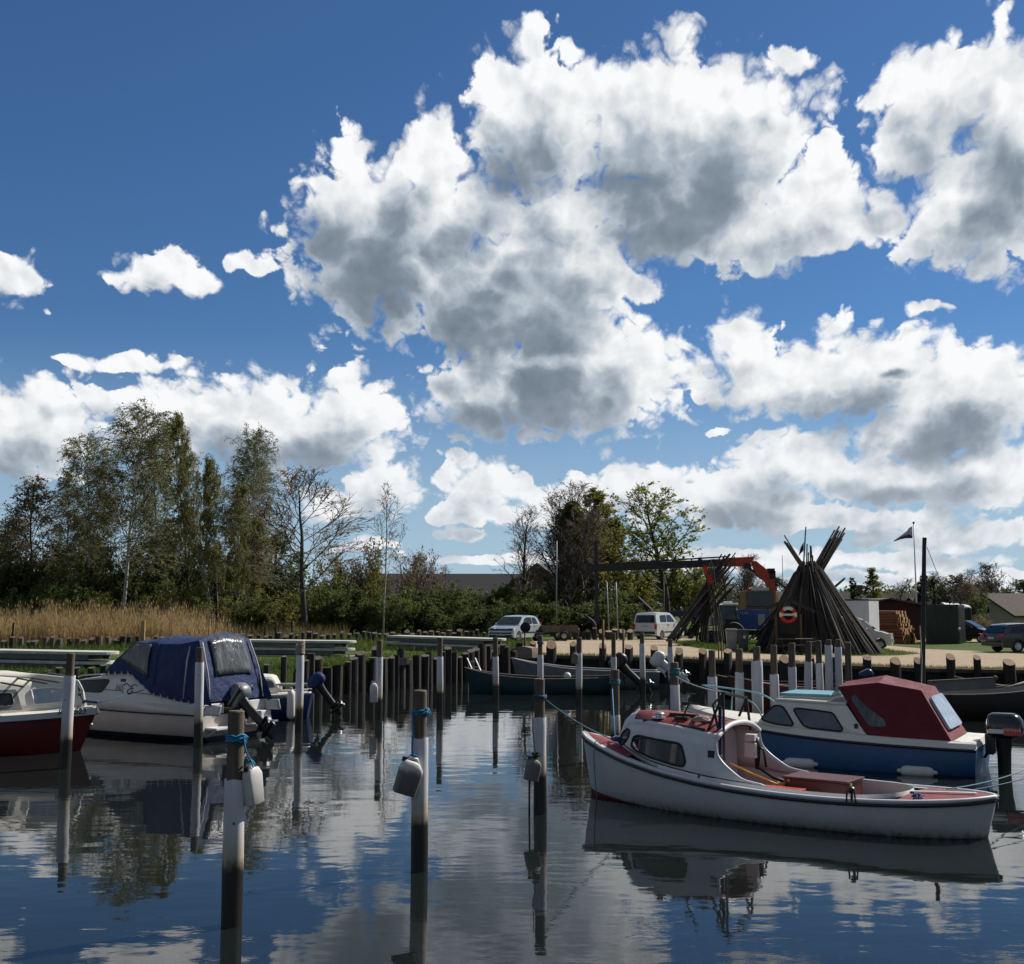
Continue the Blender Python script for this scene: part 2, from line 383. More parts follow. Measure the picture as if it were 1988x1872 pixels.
M['blossom'] = leaf_mat('blossom', (.17, .12, .085), (.25, .19, .14))
M['bud_purple'] = leaf_mat('bud_purple', (.070, .040, .038), (.11, .065, .055))
M['reed'] = leaf_mat('reed', (.27, .185, .085), (.46, .34, .18))
M['grass_blade'] = leaf_mat('grass_blade', (.045, .085, .014), (.095, .135, .025))
M['grass_dry'] = leaf_mat('grass_dry', (.12, .11, .04), (.24, .19, .09))

def glass_mat(name, col, alpha, rough=.05):
    m, T, b = new_mat(name)
    b.inputs['Base Color'].default_value = (*col, 1); b.inputs['Roughness'].default_value = rough
    b.inputs['Alpha'].default_value = alpha; b.inputs['IOR'].default_value = 1.5
    return m
M['glass_dark'] = mat('glass_dark', (.012, .014, .016), .06, var=.3, rvar=.03)
M['glass_car'] = mat('glass_car', (.016, .024, .03), .05, var=.2, rvar=.02)
M['acrylic'] = glass_mat('acrylic', (.30, .32, .34), .42, .12)
M['acrylic_dusty'] = mat('acrylic_dusty', (.085, .092, .092), .16, var=.5, scale=2, dirt=(.25, .26, .25), dirt_amt=.6, dirt_scale=1.6, stretch=(4, 4, .8), bump=.5, bscale=3)
M['acrylic_pale'] = mat('acrylic_pale', (.36, .42, .48), .2, var=.25, scale=6, dirt=(.22, .27, .33), dirt_amt=.5)
M['window_grey'] = mat('window_grey', (.10, .11, .13), .08, var=.3, scale=2, rvar=.03)

def sleeve_mat():
    """white plastic pipe: clean above, ochre stain and black weed towards the water line (height over the water)"""
    m, T, b = new_mat('pole_sleeve')
    geo = T.node('ShaderNodeNewGeometry').outputs['Position']
    sp = T.node('ShaderNodeSeparateXYZ'); T.l.new(geo, sp.inputs[0])
    n = T.noise(geo, 6, 6, .65); n2 = T.noise(T.vm('MULTIPLY', geo, (20, 20, 2.5)), 1, 5, .6)
    z = T.m('ADD', sp.outputs[2], T.m('MULTIPLY', T.m('SUBTRACT', T.m('ADD', T.m('MULTIPLY', n, .5), T.m('MULTIPLY', n2, .5)), .5), .34))
    base = T.mix(T.mr(n2, .35, .75), (.66, .66, .68), (.56, .55, .55))
    c = T.mix(T.mr(z, .88, .62), base, (.42, .33, .20))
    c = T.mix(T.m('MULTIPLY', T.mr(z, 1.3, .8), .35), c, (.50, .47, .42))
    c = T.mix(T.mr(z, .62, .50), c, (.016, .014, .010))
    T.put(b.inputs['Base Color'], c); b.inputs['Roughness'].default_value = .42
    return m
M['sleeve'] = sleeve_mat()
def post_mat():
    m, T, b = new_mat('pole_wood')
    geo = T.node('ShaderNodeNewGeometry').outputs['Position']
    n = T.noise(T.vm('MULTIPLY', geo, (30, 30, 2.2)), 1, 6, .6); k = T.noise(geo, 5, 5, .6)
    c = T.mix(T.mr(n, .3, .7), (.070, .052, .036), (.165, .125, .085))
    c = T.mix(T.mr(k, .5, .75, 0, .7), c, (.085, .085, .055))
    T.put(b.inputs['Base Color'], c); b.inputs['Roughness'].default_value = .85
    bp = T.node('ShaderNodeBump'); bp.inputs['Strength'].default_value = .5; bp.inputs['Distance'].default_value = .015
    T.put(bp.inputs['Height'], n); T.l.new(bp.outputs[0], b.inputs['Normal'])
    return m
M['pole_wood'] = post_mat()

# ---------------------------------------------------------------- mesh building
class MB:
    def __init__(s): s.v, s.f, s.mi, s.cur = [], [], [], 0
    def mat(s, i): s.cur = i; return s
    def add(s, vs, fs):
        o = len(s.v); s.v += [tuple(p) for p in vs]
        for f in fs: s.f.append([o + i for i in f]); s.mi.append(s.cur)
        return s
    def box(s, c, size, rot=None, taper=1.0):
        hx, hy, hz = (k / 2 for k in size); t = taper
        p = [(-hx, -hy, -hz), (hx, -hy, -hz), (hx, hy, -hz), (-hx, hy, -hz), (-hx * t, -hy * t, hz), (hx * t, -hy * t, hz), (hx * t, hy * t, hz), (-hx * t, hy * t, hz)]
        Mx = Matrix.Translation(c) @ (rot.to_4x4() if rot is not None else Matrix.Identity(4))
        return s.add([Mx @ Vector(q) for q in p], [(0, 3, 2, 1), (4, 5, 6, 7), (0, 1, 5, 4), (1, 2, 6, 5), (2, 3, 7, 6), (3, 0, 4, 7)])
    def bar(s, a, b, w, h=None, up=(0, 0, 1)):
        a, b = Vector(a), Vector(b); h = h or w; d = (b - a); L = d.length
        if L < 1e-6: return s
        x = d / L; u = Vector(up)
        if abs(x.dot(u)) > .98: u = Vector((0, 1, 0))
        y = u.cross(x).normalized(); z = x.cross(y)
        return s.box((a + b) / 2, (L, w, h), Matrix((x, y, z)).transposed())
    def tube(s, path, r, n=8, caps=True, flat=1.0):
        path = [Vector(p) for p in path]; k = len(path)
        rs = r if isinstance(r, (list, tuple)) else [r] * k
        rings = []; prev = None
        for i, p in enumerate(path):
            d = (path[min(i + 1, k - 1)] - path[max(i - 1, 0)])
            d = d.normalized() if d.length > 1e-9 else Vector((0, 0, 1))
            if prev is None:
                u = Vector((0, 0, 1)) if abs(d.z) < .9 else Vector((1, 0, 0))
            else: u = prev
            a = (u - d * u.dot(d)).normalized(); prev = a; bb = d.cross(a)
            rings.append([p + (a * math.cos(2 * math.pi * j / n) + bb * math.sin(2 * math.pi * j / n) * flat) * rs[i] for j in range(n)])
        return s.loft(rings, True, caps)
    def loft(s, rings, closed=True, caps=False):
        n = len(rings[0]); vs = [p for r in rings for p in r]; fs = []
        m = n if closed else n - 1
        for i in range(len(rings) - 1):
            for j in range(m):
                a, b = i * n + j, i * n + (j + 1) % n
                fs.append((a, b, b + n, a + n))
        if caps: fs.append(tuple(range(n))[::-1]); fs.append(tuple((len(rings) - 1) * n + j for j in range(n)))
        return s.add(vs, fs)
    def lathe(s, prof, n=16, c=(0, 0, 0), axis='z', caps=True):
        rings = []
        for r, h in prof:
            ring = []
            for j in range(n):
                a = 2 * math.pi * j / n; x, y = r * math.cos(a), r * math.sin(a)
                q = {'z': (x, y, h), 'x': (h, x, y), 'y': (y, h, x)}[axis]
                ring.append((c[0] + q[0], c[1] + q[1], c[2] + q[2]))
            rings.append(ring)
        return s.loft(rings, True, caps)
    def prism(s, pts, d):
        """closed outline of 3-D points swept by vector d"""
        pts = [Vector(p) for p in pts]; d = Vector(d); n = len(pts)
        vs = pts + [p + d for p in pts]
        fs = [tuple(range(n))[::-1], tuple(range(n, 2 * n))] + [(j, (j + 1) % n, (j + 1) % n + n, j + n) for j in range(n)]
        return s.add(vs, fs)
    def ball(s, c, r, n=10, m=7, sc=(1, 1, 1)):
        return s.loft([[(c[0] + sc[0] * r * math.sin(math.pi * i / m) * math.cos(2 * math.pi * j / n), c[1] + sc[1] * r * math.sin(math.pi * i / m) * math.sin(2 * math.pi * j / n), c[2] + sc[2] * r * math.cos(math.pi * i / m)) for j in range(n)] for i in [.02] + list(range(1, m)) + [m - .02]], True, True)
    def build(s, name, mats, parent=None, smooth=False, bevel=0, solid=0, sub=0, fix=True, auto=None):
        me = bpy.data.meshes.new(name)
        me.from_pydata(s.v, [], s.f); me.update()
        mats = mats if isinstance(mats, (list, tuple)) else [mats]
        for m_ in mats: me.materials.append(M[m_] if isinstance(m_, str) else m_)
        if len(mats) > 1: me.polygons.foreach_set('material_index', s.mi)
        if fix:
            bm = bmesh.new(); bm.from_mesh(me); bmesh.ops.remove_doubles(bm, verts=bm.verts, dist=2e-5); bmesh.ops.recalc_face_normals(bm, faces=bm.faces); bm.to_mesh(me); bm.free()
        if smooth:
            me.polygons.foreach_set('use_smooth', [True] * len(me.polygons))
            if auto: me.set_sharp_from_angle(angle=R(auto))
        o = bpy.data.objects.new(name, me); COL.objects.link(o)
        if parent is not None: o.parent = parent
        if solid:
            md = o.modifiers.new('solid', 'SOLIDIFY'); md.thickness = abs(solid); md.offset = 0
        if sub:
            md = o.modifiers.new('sub', 'SUBSURF'); md.levels = sub; md.render_levels = sub
        if bevel:
            md = o.modifiers.new('bevel', 'BEVEL'); md.width = bevel; md.segments = 2; md.limit_method = 'ANGLE'; md.angle_limit = R(40)
        return o
def tag(o, label, cat=None, group=None, kind=None):
    if label: o['label'] = label
    if cat: o['category'] = cat
    if group: o['group'] = group
    if kind: o['kind'] = kind
    return o
def thing(name, label, cat, loc=(0, 0, 0), rotz=0., group=None):
    o = bpy.data.objects.new(name, None); COL.objects.link(o)
    o.location = loc; o.rotation_euler = (0, 0, rotz); o.empty_display_size = .2
    return tag(o, label, cat, group)
def copy_tree(o, parent=None):
    c = o.copy(); COL.objects.link(c)
    if parent is not None: c.parent = parent
    for ch in list(o.children): copy_tree(ch, c)
    return c
def text_mesh(txt, size, name, material, parent, loc, rot, shear=0., thick=.002, sx=1.0, fontbold=False):
    """real letter shapes turned into a mesh part"""
    cu = bpy.data.curves.new(name, 'FONT'); cu.body = txt; cu.size = size; cu.extrude = thick; cu.shear = shear; cu.align_x = 'CENTER'; cu.align_y = 'CENTER'
    if fontbold: cu.offset = size * .02
    tmp = bpy.data.objects.new(name, cu); COL.objects.link(tmp)
    dg = bpy.context.evaluated_depsgraph_get()
    me = bpy.data.meshes.new_from_object(tmp.evaluated_get(dg)); me.name = name
    bpy.data.objects.remove(tmp)
    me.materials.clear(); me.materials.append(M[material])
    o = bpy.data.objects.new(name, me); COL.objects.link(o); o.parent = parent
    o.location = loc; o.rotation_euler = rot; o.scale = (sx, 1, 1)
    return o
class Frame:
    """a boat's or car's own axes: x forward, y to its left, z up from the ground or water"""
    def __init__(s, loc, heading):
        s.loc = Vector(loc); h = Vector(heading).normalized(); s.rz = math.atan2(h.y, h.x)
        s.m = Matrix.Translation(s.loc) @ Matrix.Rotation(s.rz, 4, 'Z'); s.i = s.m.inverted()
        s.cam = s.i @ Vector((0, 0, CAM_H))
    def on_y(s, P, y):
        d = (s.i.to_3x3() @ ray(*P)); t = (y - s.cam.y) / d.y; return s.cam + d * t
    def on_x(s, P, x):
        d = (s.i.to_3x3() @ ray(*P)); t = (x - s.cam.x) / d.x; return s.cam + d * t
    def on_z(s, P, z):
        d = (s.i.to_3x3() @ ray(*P)); t = (z - s.cam.z) / d.z; return s.cam + d * t
def catmull(pts, n):
    pts = [Vector(p) for p in pts]; out = []
    for i in range(len(pts) - 1):
        p0, p1, p2, p3 = pts[max(i - 1, 0)], pts[i], pts[i + 1], pts[min(i + 2, len(pts) - 1)]
        for j in range(n):
            t = j / n
            out.append(.5 * ((2 * p1) + (p2 - p0) * t + (2 * p0 - 5 * p1 + 4 * p2 - p3) * t * t + (3 * p1 - p0 - 3 * p2 + p3) * t ** 3))
    return out + [pts[-1]]
def interp(x, xs, ys):
    return float(np.interp(x, xs, ys))

# ---------------------------------------------------------------- water, land, roads
def smooth01(t): t = max(0., min(1., t)); return t * t * (3 - 2 * t)
def gz(x): return .95 - .38 * smooth01((x - 3) / 16)
def at_g(X, Y):
    p = at_z(X, Y, .95)
    for _ in range(6): p = at_z(X, Y, gz(p.x))
    return p
def water_mat():
    m, T, b = new_mat('harbour_water')
    b.inputs['Base Color'].default_value = (.009, .012, .012, 1); b.inputs['Roughness'].default_value = .015
    b.inputs['IOR'].default_value = 1.333
    c = coords(T)
    v1 = T.vm('MULTIPLY', c, (.55, 1.0, 1))
    patch = T.mr(T.noise(c, .13, 3, .6), .42, .62, .15, 1.2)           # calm and ruffled patches
    h = T.m('ADD', T.m('MULTIPLY', T.noise(v1, 1.6, 2, .5), .009), T.m('MULTIPLY', T.m('MULTIPLY', T.noise(v1, 6.5, 3, .55, dist=.4), .0016), patch))
    h = T.m('ADD', h, T.m('MULTIPLY', T.m('MULTIPLY', T.noise(v1, 22, 2, .5), .0004), patch))
    bp = T.node('ShaderNodeBump'); bp.inputs['Strength'].default_value = .55; bp.inputs['Distance'].default_value = 1.0
    T.put(bp.inputs['Height'], h); T.l.new(bp.outputs[0], b.inputs['Normal'])
    return m
M['water'] = water_mat()
w = MB().add([(-1800, -300, 0), (1800, -300, 0), (1800, 3200, 0), (-1800, 3200, 0)], [(0, 1, 2, 3)]).build('harbour_water', 'water')
tag(w, None, None, kind='structure')

SHORE_PX = [(-100, 1312), (200, 1309), (430, 1306), (610, 1296), (800, 1284), (960, 1273), (1010, 1271)]
SHORE = [at_z(X, Y, .95) for X, Y in SHORE_PX]
SHORE = [(-1500, 30.), (-70, 31.5), (-30, 32.8)] + [(p.x, p.y) for p in SHORE] + [(6., 46.5), (16., 44.6), (24., 43.6), (60, 40.), (1500, 30.)]
SX, SY = [p[0] for p in SHORE], [p[1] for p in SHORE]
def shore(x): return interp(x, SX, SY)
XS = sorted(set([-1500, -700, -300, -150, -100, -80] + [round(-60 + .5 * i, 2) for i in range(241)] + [80, 100, 150, 300, 700, 1500] + [round(p[0], 3) for p in SHORE]))
def ground_mat(name, cols, scale, rough=.95, bump=.5, patch=.25):
    m, T, b = new_mat(name)
    c = coords(T)
    n1 = T.noise(c, scale, 8, .7); n2 = T.noise(c, patch, 5, .6)
    k = T.mix(T.mr(n1, .32, .68), cols[0], cols[1])
    k = T.mix(T.mr(n2, .50, .66, 0, .85), k, cols[2])
    if len(cols) > 3: k = T.mix(T.mr(T.noise(c, patch * 5, 6, .65), .56, .70, 0, .8), k, cols[3])
    T.put(b.inputs['Base Color'], k); b.inputs['Roughness'].default_value = rough; b.inputs['Specular IOR Level'].default_value = .15
    bp = T.node('ShaderNodeBump'); bp.inputs['Strength'].default_value = bump; bp.inputs['Distance'].default_value = .05
    T.put(bp.inputs['Height'], n1); T.l.new(bp.outputs[0], b.inputs['Normal'])
    return m
M['grass'] = ground_mat('grass_ground', [(.030, .055, .010), (.085, .125, .024), (.095, .105, .035), (.14, .12, .06)], 9)
M['gravel'] = ground_mat('gravel', [(.26, .20, .135), (.55, .44, .315), (.44, .355, .25), (.24, .195, .135)], 22, bump=1.0, patch=.35)
M['path_pale'] = ground_mat('pale_path', [(.38, .36, .33), (.48, .46, .42), (.42, .40, .37)], 10)
def strip(lo, hi, dz, name, material, x0, x1, rows=1, kind='structure'):
    xs = [x for x in XS if x0 < x < x1]; xs = [x0] + xs + [x1]
    mb = MB(); ring = []
    for x in xs:
        a, b_ = lo(x), hi(x)
        ring.append([(x, a + (b_ - a) * i / rows, gz(x) + dz) for i in range(rows + 1)])
    mb.loft(ring, closed=False)
    o = mb.build(name, material, fix=False)
    return tag(o, None, None, kind=kind)
mb = MB(); rings = []
for x in XS:
    y0 = shore(x); z = gz(x)
    rings.append([(x, y0 - .02, -2.5), (x, y0 - .01, z - .25), (x, y0, z)] + [(x, y0 + d, z) for d in (.6, 2, 5, 10, 20, 40, 80, 150, 300, 700, 1500, 3000)])
mb.loft(rings, closed=False)
land = mb.build('grass_ground', 'grass', fix=False); tag(land, None, None, kind='structure')

def poly(pts):
    P = [at_g(*p) for p in pts]; P.sort(key=lambda p: p.x)
    xs, ys = [p.x for p in P], [p.y for p in P]
    return lambda x: interp(x, xs, ys)
gr_hi = poly([(975, 1247), (1090, 1243.5), (1250, 1238), (1480, 1238.5), (1600, 1243), (1690, 1256), (1800, 1260.5), (1900, 1264), (2050, 1275)])
strip(lambda x: shore(x) + (.35 if x < 8 else .35 + .75 * smooth01((x - 8) / 5)), gr_hi, .006, 'gravel_road', 'gravel', .6, 30, rows=6)
c4 = crop(1700, 1250, 900)
isl_lo = poly([c4(*p) for p in [(0, 846), (100, 866), (200, 882), (500, 904), (750, 914), (1000, 919), (1300, 916), (1410, 906)]])
isl_hi = poly([c4(*p) for p in [(0, 845), (150, 833), (450, 829), (700, 830), (950, 845), (1180, 869), (1300, 885), (1410, 905)]])
p0, p1 = at_g(*c4(0, 846)), at_g(*c4(1410, 905))
strip(isl_lo, isl_hi, .014, 'grass_island', 'grass', p0.x + .1, p1.x - .1, rows=4)
pl, ph = poly([(1740, 1245), (1800, 1245.5), (1920, 1246.5), (2050, 1248)]), poly([(1740, 1241.5), (1800, 1241), (1920, 1242), (2050, 1243)])
strip(pl, ph, .008, 'gravel_path', 'gravel', at_g(1745, 1243).x, at_g(2040, 1245).x)
# inlet seen as a bright strip behind the gravel, with the same water
inl = MB().add([at_z(*p, z=.96) for p in [(1010, 1227), (1190, 1227.5), (1360, 1227.5), (1370, 1219.5), (1190, 1219), (1015, 1219)]], [(0, 1, 4, 5), (1, 2, 3, 4)]).build('inlet_water', 'water')
tag(inl, None, None, kind='structure')

# ---------------------------------------------------------------- mooring poles
def lathe_noise(mb, r, z0, z1, n=14, seg=6, jag=.03, rr=None):
    rr = rr or rnd
    prof = []
    for i in range(seg + 1):
        z = z0 + (z1 - z0) * i / seg
        prof.append((r * (1 + rr.uniform(-jag, jag)), z))
    return mb.lathe(prof, n)
def mooring_pole(X, Ytop, Ysl, Ywl, label, r_sleeve=.098, r_wood=.078, lean=(0, 0)):
    g = at_z(X, Ywl); d = g.y
    top = at_y(X, Ytop, d)
    r_sleeve *= lrn.uniform(.94, 1.06)
    t = thing('mooring_pole', label, 'pole', (top.x, d, 0), 0, 'white sleeved mooring poles in the harbour')
    t.rotation_euler = (lean[1] + lrn.uniform(-.010, .010), lean[0] + lrn.uniform(-.014, .014), lrn.uniform(0, 6.28))
    zt = top.z; zs = at_y(X, Ysl, d).z
    mb = MB(); lathe_noise(mb, r_wood, -1.5, zt - .012, 14, 8, .04)
    mb.lathe([(r_wood * .99, zt - .012), (r_wood * .90, zt)], 14)
    mb.build('post', 'pole_wood', t, smooth=True, auto=35)
    if Ysl < Ywl:
        n = 20; mb = MB()
        rs = r_sleeve
        mb.lathe([(rs, -1.5), (rs * 1.005, .3), (rs * .99, zs - .01), (rs * .97, zs), (r_wood * 1.02, zs - .004), (r_wood * 1.02, zs - .1)], n, caps=False)
        o = mb.build('sleeve', 'sleeve', t, smooth=True, auto=40)
        bm = bmesh.new(); bm.from_mesh(o.data)                # dented, slightly oval pipe with a chipped lip
        bmesh.ops.subdivide_edges(bm, edges=[e for e in bm.edges if abs(e.verts[0].co.z - e.verts[1].co.z) > .4], cuts=7)
        ov, ph = lrn.uniform(.95, 1.05), lrn.uniform(0, 6)
        for v in bm.verts:
            k = 1 + .018 * math.sin(v.co.z * 5 + ph + 2 * math.atan2(v.co.y, v.co.x)) + .012 * math.sin(v.co.z * 11 + ph * 2)
            v.co.x *= k * ov; v.co.y *= k / ov
            if v.co.z > zs - .02: v.co.z += .008 * math.sin(3 * math.atan2(v.co.y, v.co.x) + ph)
        bm.to_mesh(o.data); bm.free()
        MB().ball((rs * .70, -rs * .72, zs - lrn.uniform(.25, .5)), .013, 8, 5).build('bolt', 'rust', t, smooth=True)
    return t, Vector((top.x, d, zt)), zs
POLES = {}
lrn = random.Random(41)
def P_(key, *a, **k): POLES[key] = mooring_pole(*a, **k)
P_('A', 460, 1380, 1513, 1797, 'nearest white mooring pole, with a blue rope and a white canister hanging beside its top')
P_('B', 817, 1340, 1432, 1690, 'mooring pole with a blue rope and a half dirty canister hung on a long line')
P_('C', 1048, 1318, 1393, 1580, 'mooring pole carrying a dark grubby canister beside the bow of the white boat')
P_('D', 135, 1268, 1312, 1492, 'mooring pole standing in front of the red boat and its number')
P_('E', 390, 1257, 1286, 1452, 'mooring pole in front of the blue canopy of the white cruiser')
P_('F', 583, 1250, 1272, 1420, 'mooring pole wound with old rope at its top, beside the small blue boat')
P_('G', 737, 1243, 1276, 1397, 'mooring pole with a small white bottle hanging low, before the piling wall')
P_('H', 855, 1238, 1275, 1381, 'plain mooring pole between the bottle pole and the ladder, before the pilings')
P_('I', 963, 1238, 1275, 1364, 'mooring pole in front of the bow of the green rowing boat')
P_('J', 1049, 1234, 1272, 1357, 'mooring pole rising behind the canister pole, in line with the road sign')
P_('K', 1123, 1237, 1268, 1372, 'mooring pole with a pale canister at its side, crossing the green rowing boat amidships')
P_('L', 1191, 1229, 1276, 1349, 'slim mooring pole just behind the short roped pole near the green boat stern')
P_('M', 1247, 1229, 1250, 1349, 'mooring pole in front of the white tilted outboard, tallest white sleeve')
P_('N', 1302, 1241, 1256, 1352, 'mooring pole standing behind the roped pole next to the white outboard')
P_('L2', 1193, 1300, 1388, 1478, 'short mooring pole with teal rope just behind the bow of the white boat', r_wood=.082)
P_('N2', 1310, 1286, 1330, 1450, 'short mooring pole with a teal rope leading to the white boat cabin', r_wood=.082)
for i, (cx, cy, cs, lab, ln) in enumerate([
        (235, 887, 1035, 'reddish topped mooring pole with a thin pale line, first of the row behind the boats', 0),
        (385, 878, 1010, 'mooring pole with rusty brown top, second of the row behind the boats', 0),
        (487, 865, 945, 'thick pale mooring pole of the row, in front of the kiosk edge', 0),
        (583, 857, 1022, 'mooring pole of the row before the ringed kiosk post', 0),
        (684, 845, 980, 'dark headed mooring pole right under the lifebuoy', 0),
        (765, 835, 950, 'leaning mooring pole with red brown top before the stake tent', .02),
        (838, 832, 958, 'mooring pole with brown top between the leaning pole and the grey one', 0),
        (886, 826, 860, 'grey mooring pole with blue covered motor at its foot', -.02),
        (945, 825, 868, 'pale mooring pole, last sleeved one of the row by the stake tent', 0),
        (1000, 840, 5000, 'bare rust brown mooring pole without any sleeve', .03)]):
    X, Y = c4(cx, cy); wl = (Y - .71 * 1180) / .29
    wl = min(wl, 1440)
    mooring_pole(X, Y, c4(cx, cs)[1], wl, lab, r_sleeve=.10 if i != 2 else .12, lean=(ln, 0))

# ---------------------------------------------------------------- rope and canisters on the poles
def rope(path, r, m, label, name='mooring_rope', n=6, sag=0., group=None):
    path = [Vector(p) for p in path]
    if sag and len(path) == 2:
        a, b = path
        path = [a.lerp(b, t) - Vector((0, 0, sag * 4 * t * (1 - t))) for t in [i / 14 for i in range(15)]]
    o = MB().tube(path, r, n).build(name, m, None, smooth=True)
    return tag(o, label, 'rope', group)
def coil(c, R0, z0, turns, r, rr, wob=.012, rise=.012):
    pts = []
    N = int(turns * 14)
    for i in range(N + 1):
        a = 2 * math.pi * i / 14
        pts.append((c[0] + (R0 + rr.uniform(0, wob)) * math.cos(a), c[1] + (R0 + rr.uniform(0, wob)) * math.sin(a), z0 + rise * i / 14 + rr.uniform(-wob, wob)))
    return pts
def tuft(mb, c, r, n, L, rr):
    for i in range(n):
        a = rr.uniform(0, 6.28); d = Vector((math.cos(a), math.sin(a), rr.uniform(-1.2, .6))) * L * rr.uniform(.5, 1)
        c = Vector(c)
        mb.tube([c, c + d * .5 + Vector((0, 0, .02)), c + d], r, 5)
def canister(name, label, loc, size, mat_, tilt, rz, sub='body'):
    w_, d_, h_ = size
    t = thing(name, label, 'canister', loc, 0)
    t.rotation_euler = (tilt[0], tilt[1], rz)
    mb = MB(); rings = []
    for z, sx, sy, ox in [(-h_, .80, .80, 0), (-h_ * .97, .97, .97, 0), (-h_ * .3, 1, 1, 0), (-h_ * .22, .99, .98, 0), (-h_ * .06, .70, .86, -.04), (0, .42, .55, -.10)]:
        ring = []
        for j in range(20):
            a = 2 * math.pi * j / 20; ca, sa = math.cos(a), math.sin(a); e = .45
            ring.append((w_ / 2 * sx * math.copysign(abs(ca) ** e, ca) + ox * w_, d_ / 2 * sy * math.copysign(abs(sa) ** e, sa), z))
        rings.append(ring)
    mb.loft(rings, True, True); mb.build('canister_body', mat_, t, smooth=True, auto=50)
    MB().tube([(-w_ * .30, 0, -h_ * .1), (-w_ * .26, 0, h_ * .07), (w_ * .12, 0, h_ * .07), (w_ * .30, 0, -h_ * .13)], d_ * .13, 8).build('handle', mat_, t, smooth=True)
    MB().lathe([(d_ * .2, 0), (d_ * .2, d_ * .35)], 12, (-w_ * .38, 0, -h_ * .08), 'z').build('screw_cap', 'black', t, smooth=True, auto=40)
    return t
rr = random.Random(3)
_, pA, zA = POLES['A']; _, pB, zB = POLES['B']; _, pC, zC = POLES['C']
# pole A: blue line wound under the top, tail and knot towards the canister
zr = at_y(463, 1434, pA.y).z
mb = MB(); mb.tube(coil(pA, .085, zr - .03, 5, .0095, rr, .012, .013), .0095, 6)
q = Vector((pA.x + .085, pA.y - .05, zr))
tuft(mb, q, .006, 7, .06, rr)
kn = at_y(487, 1478, pA.y - .02)
mb.tube(catmull([q, q + Vector((.02, -.01, -.10)), kn], 6), .008, 6)
tuft(mb, kn, .006, 14, .07, rr)
tag(mb.build('mooring_rope', 'rope_blue', None, smooth=True), 'bright blue rope knotted round the nearest pole with a frayed tail', 'rope')
ca = at_y(488, 1487, pA.y + .02)
canister('canister', 'white plastic canister hanging edge-on beside the nearest pole', ca, (.20, .115, .36), 'can_white', (0, -.16, 0), R(62))
# pole B
zr = at_y(817, 1382, pB.y).z
mb = MB(); mb.tube(coil(pB, .085, zr - .03, 4.5, .010, rr, .012, .014), .010, 6)
q = Vector((pB.x - .09, pB.y - .03, zr))
kb = at_y(803, 1478, pB.y - .13)
mb.tube(catmull([q, at_y(802, 1420, pB.y - .1), at_y(800, 1455, pB.y - .13), kb], 6), .011, 6)
for a in range(3): mb.tube(coil((kb.x, kb.y, 0), .028, kb.z - .02 + .04 * a, 1.2, .011, rr, .012, .01), .011, 6)
tail = at_y(787, 1497, pB.y - .12)
mb.tube(catmull([kb, kb.lerp(tail, .5) + Vector((0, 0, .05)), tail, tail - Vector((0, 0, .07))], 6), .017, 6)
q2 = Vector((pB.x + .085, pB.y - .04, zr + .01)); tuft(mb, q2, .007, 7, .07, rr)
mb.tube(catmull([q2, q2 + Vector((.02, -.03, -.06)), q2 + Vector((-.01, -.04, -.16))], 5), .006, 6)
tag(mb.build('mooring_rope', 'rope_blue', None, smooth=True), 'blue rope round the pole with the half dirty canister, hanging down to its handle', 'rope')
cb = at_y(803, 1478, pB.y - .16)
t = canister('canister', 'half dirty canister with a white shoulder, slung from the blue rope', cb, (.27, .15, .37), 'can_white', (0, .30, 0), R(12))
t.children[0].data.materials[0] = None
def half_dirty():
    m, T, b = new_mat('canister_half_dirty'); sp = T.node('ShaderNodeSeparateXYZ'); c = coords(T); T.l.new(c, sp.inputs[0])
    z = T.m('ADD', sp.outputs[2], T.m('MULTIPLY', T.m('SUBTRACT', T.noise(c, 9, 5, .65), .5), .10))
    k = T.mix(T.mr(z, -.085, -.125), (.60, .58, .55), (.36, .24, .17)); k = T.mix(T.mr(z, -.12, -.15), k, (.15, .145, .135))
    T.put(b.inputs['Base Color'], k); b.inputs['Roughness'].default_value = .5; return m
M['half_dirty'] = half_dirty(); t.children[0].data.materials[0] = M['half_dirty']
# pole C
zr = at_y(1048, 1353, pC.y).z
mb = MB(); mb.tube(coil(pC, .083, zr - .02, 3, .008, rr, .012, .014), .008, 6)
tag(mb.build('mooring_rope', 'rope_navy', None, smooth=True), 'dark blue rope wound round the pole with the grubby canister', 'rope')
cc = at_y(1040, 1470, pC.y - .15)
MB_ = MB().tube([(pC.x - .10, pC.y - .05, zr), at_y(1034, 1420, pC.y - .12), cc + Vector((0, 0, .02))], .006, 6)
MB_.tube(coil((cc.x, cc.y, 0), .03, cc.z, 3, .01, rr, .02, .02), .012, 6)
tag(MB_.build('mooring_rope', 'rope_black', None, smooth=True), 'thin dark line holding the grubby canister', 'rope')
canister('canister', 'dark grubby canister coated with dirt, on the pole by the white boat bow', cc - Vector((.01, 0, .03)), (.21, .15, .30), 'can_dirty', (0, .22, 0), R(15))
rope([at_y(1028, 1512, pC.y - .13), Vector((at_y(1027, 1560, pC.y - .13).x, pC.y - .13, -.3))], .014, 'rope_black', 'weedy black line dropping from the grubby canister into the water')
# small bottle on G, pale canister on K
_, pG, zG = POLES['G']; gb = at_y(726, 1330, pG.y - .1)
canister('canister', 'small white bottle hung low on the pole before the piling wall', at_y(726, 1326, pG.y - .14), (.20, .16, .50), 'can_white', (0, 0, 0), .3)
_, pK, zK = POLES['K']
canister('canister', 'pale dirty canister at the side of the pole amidships of the green boat', at_y(1117, 1268, pK.y - .16), (.20, .14, .32), 'can_dirty', (0, .1, 0), .2)
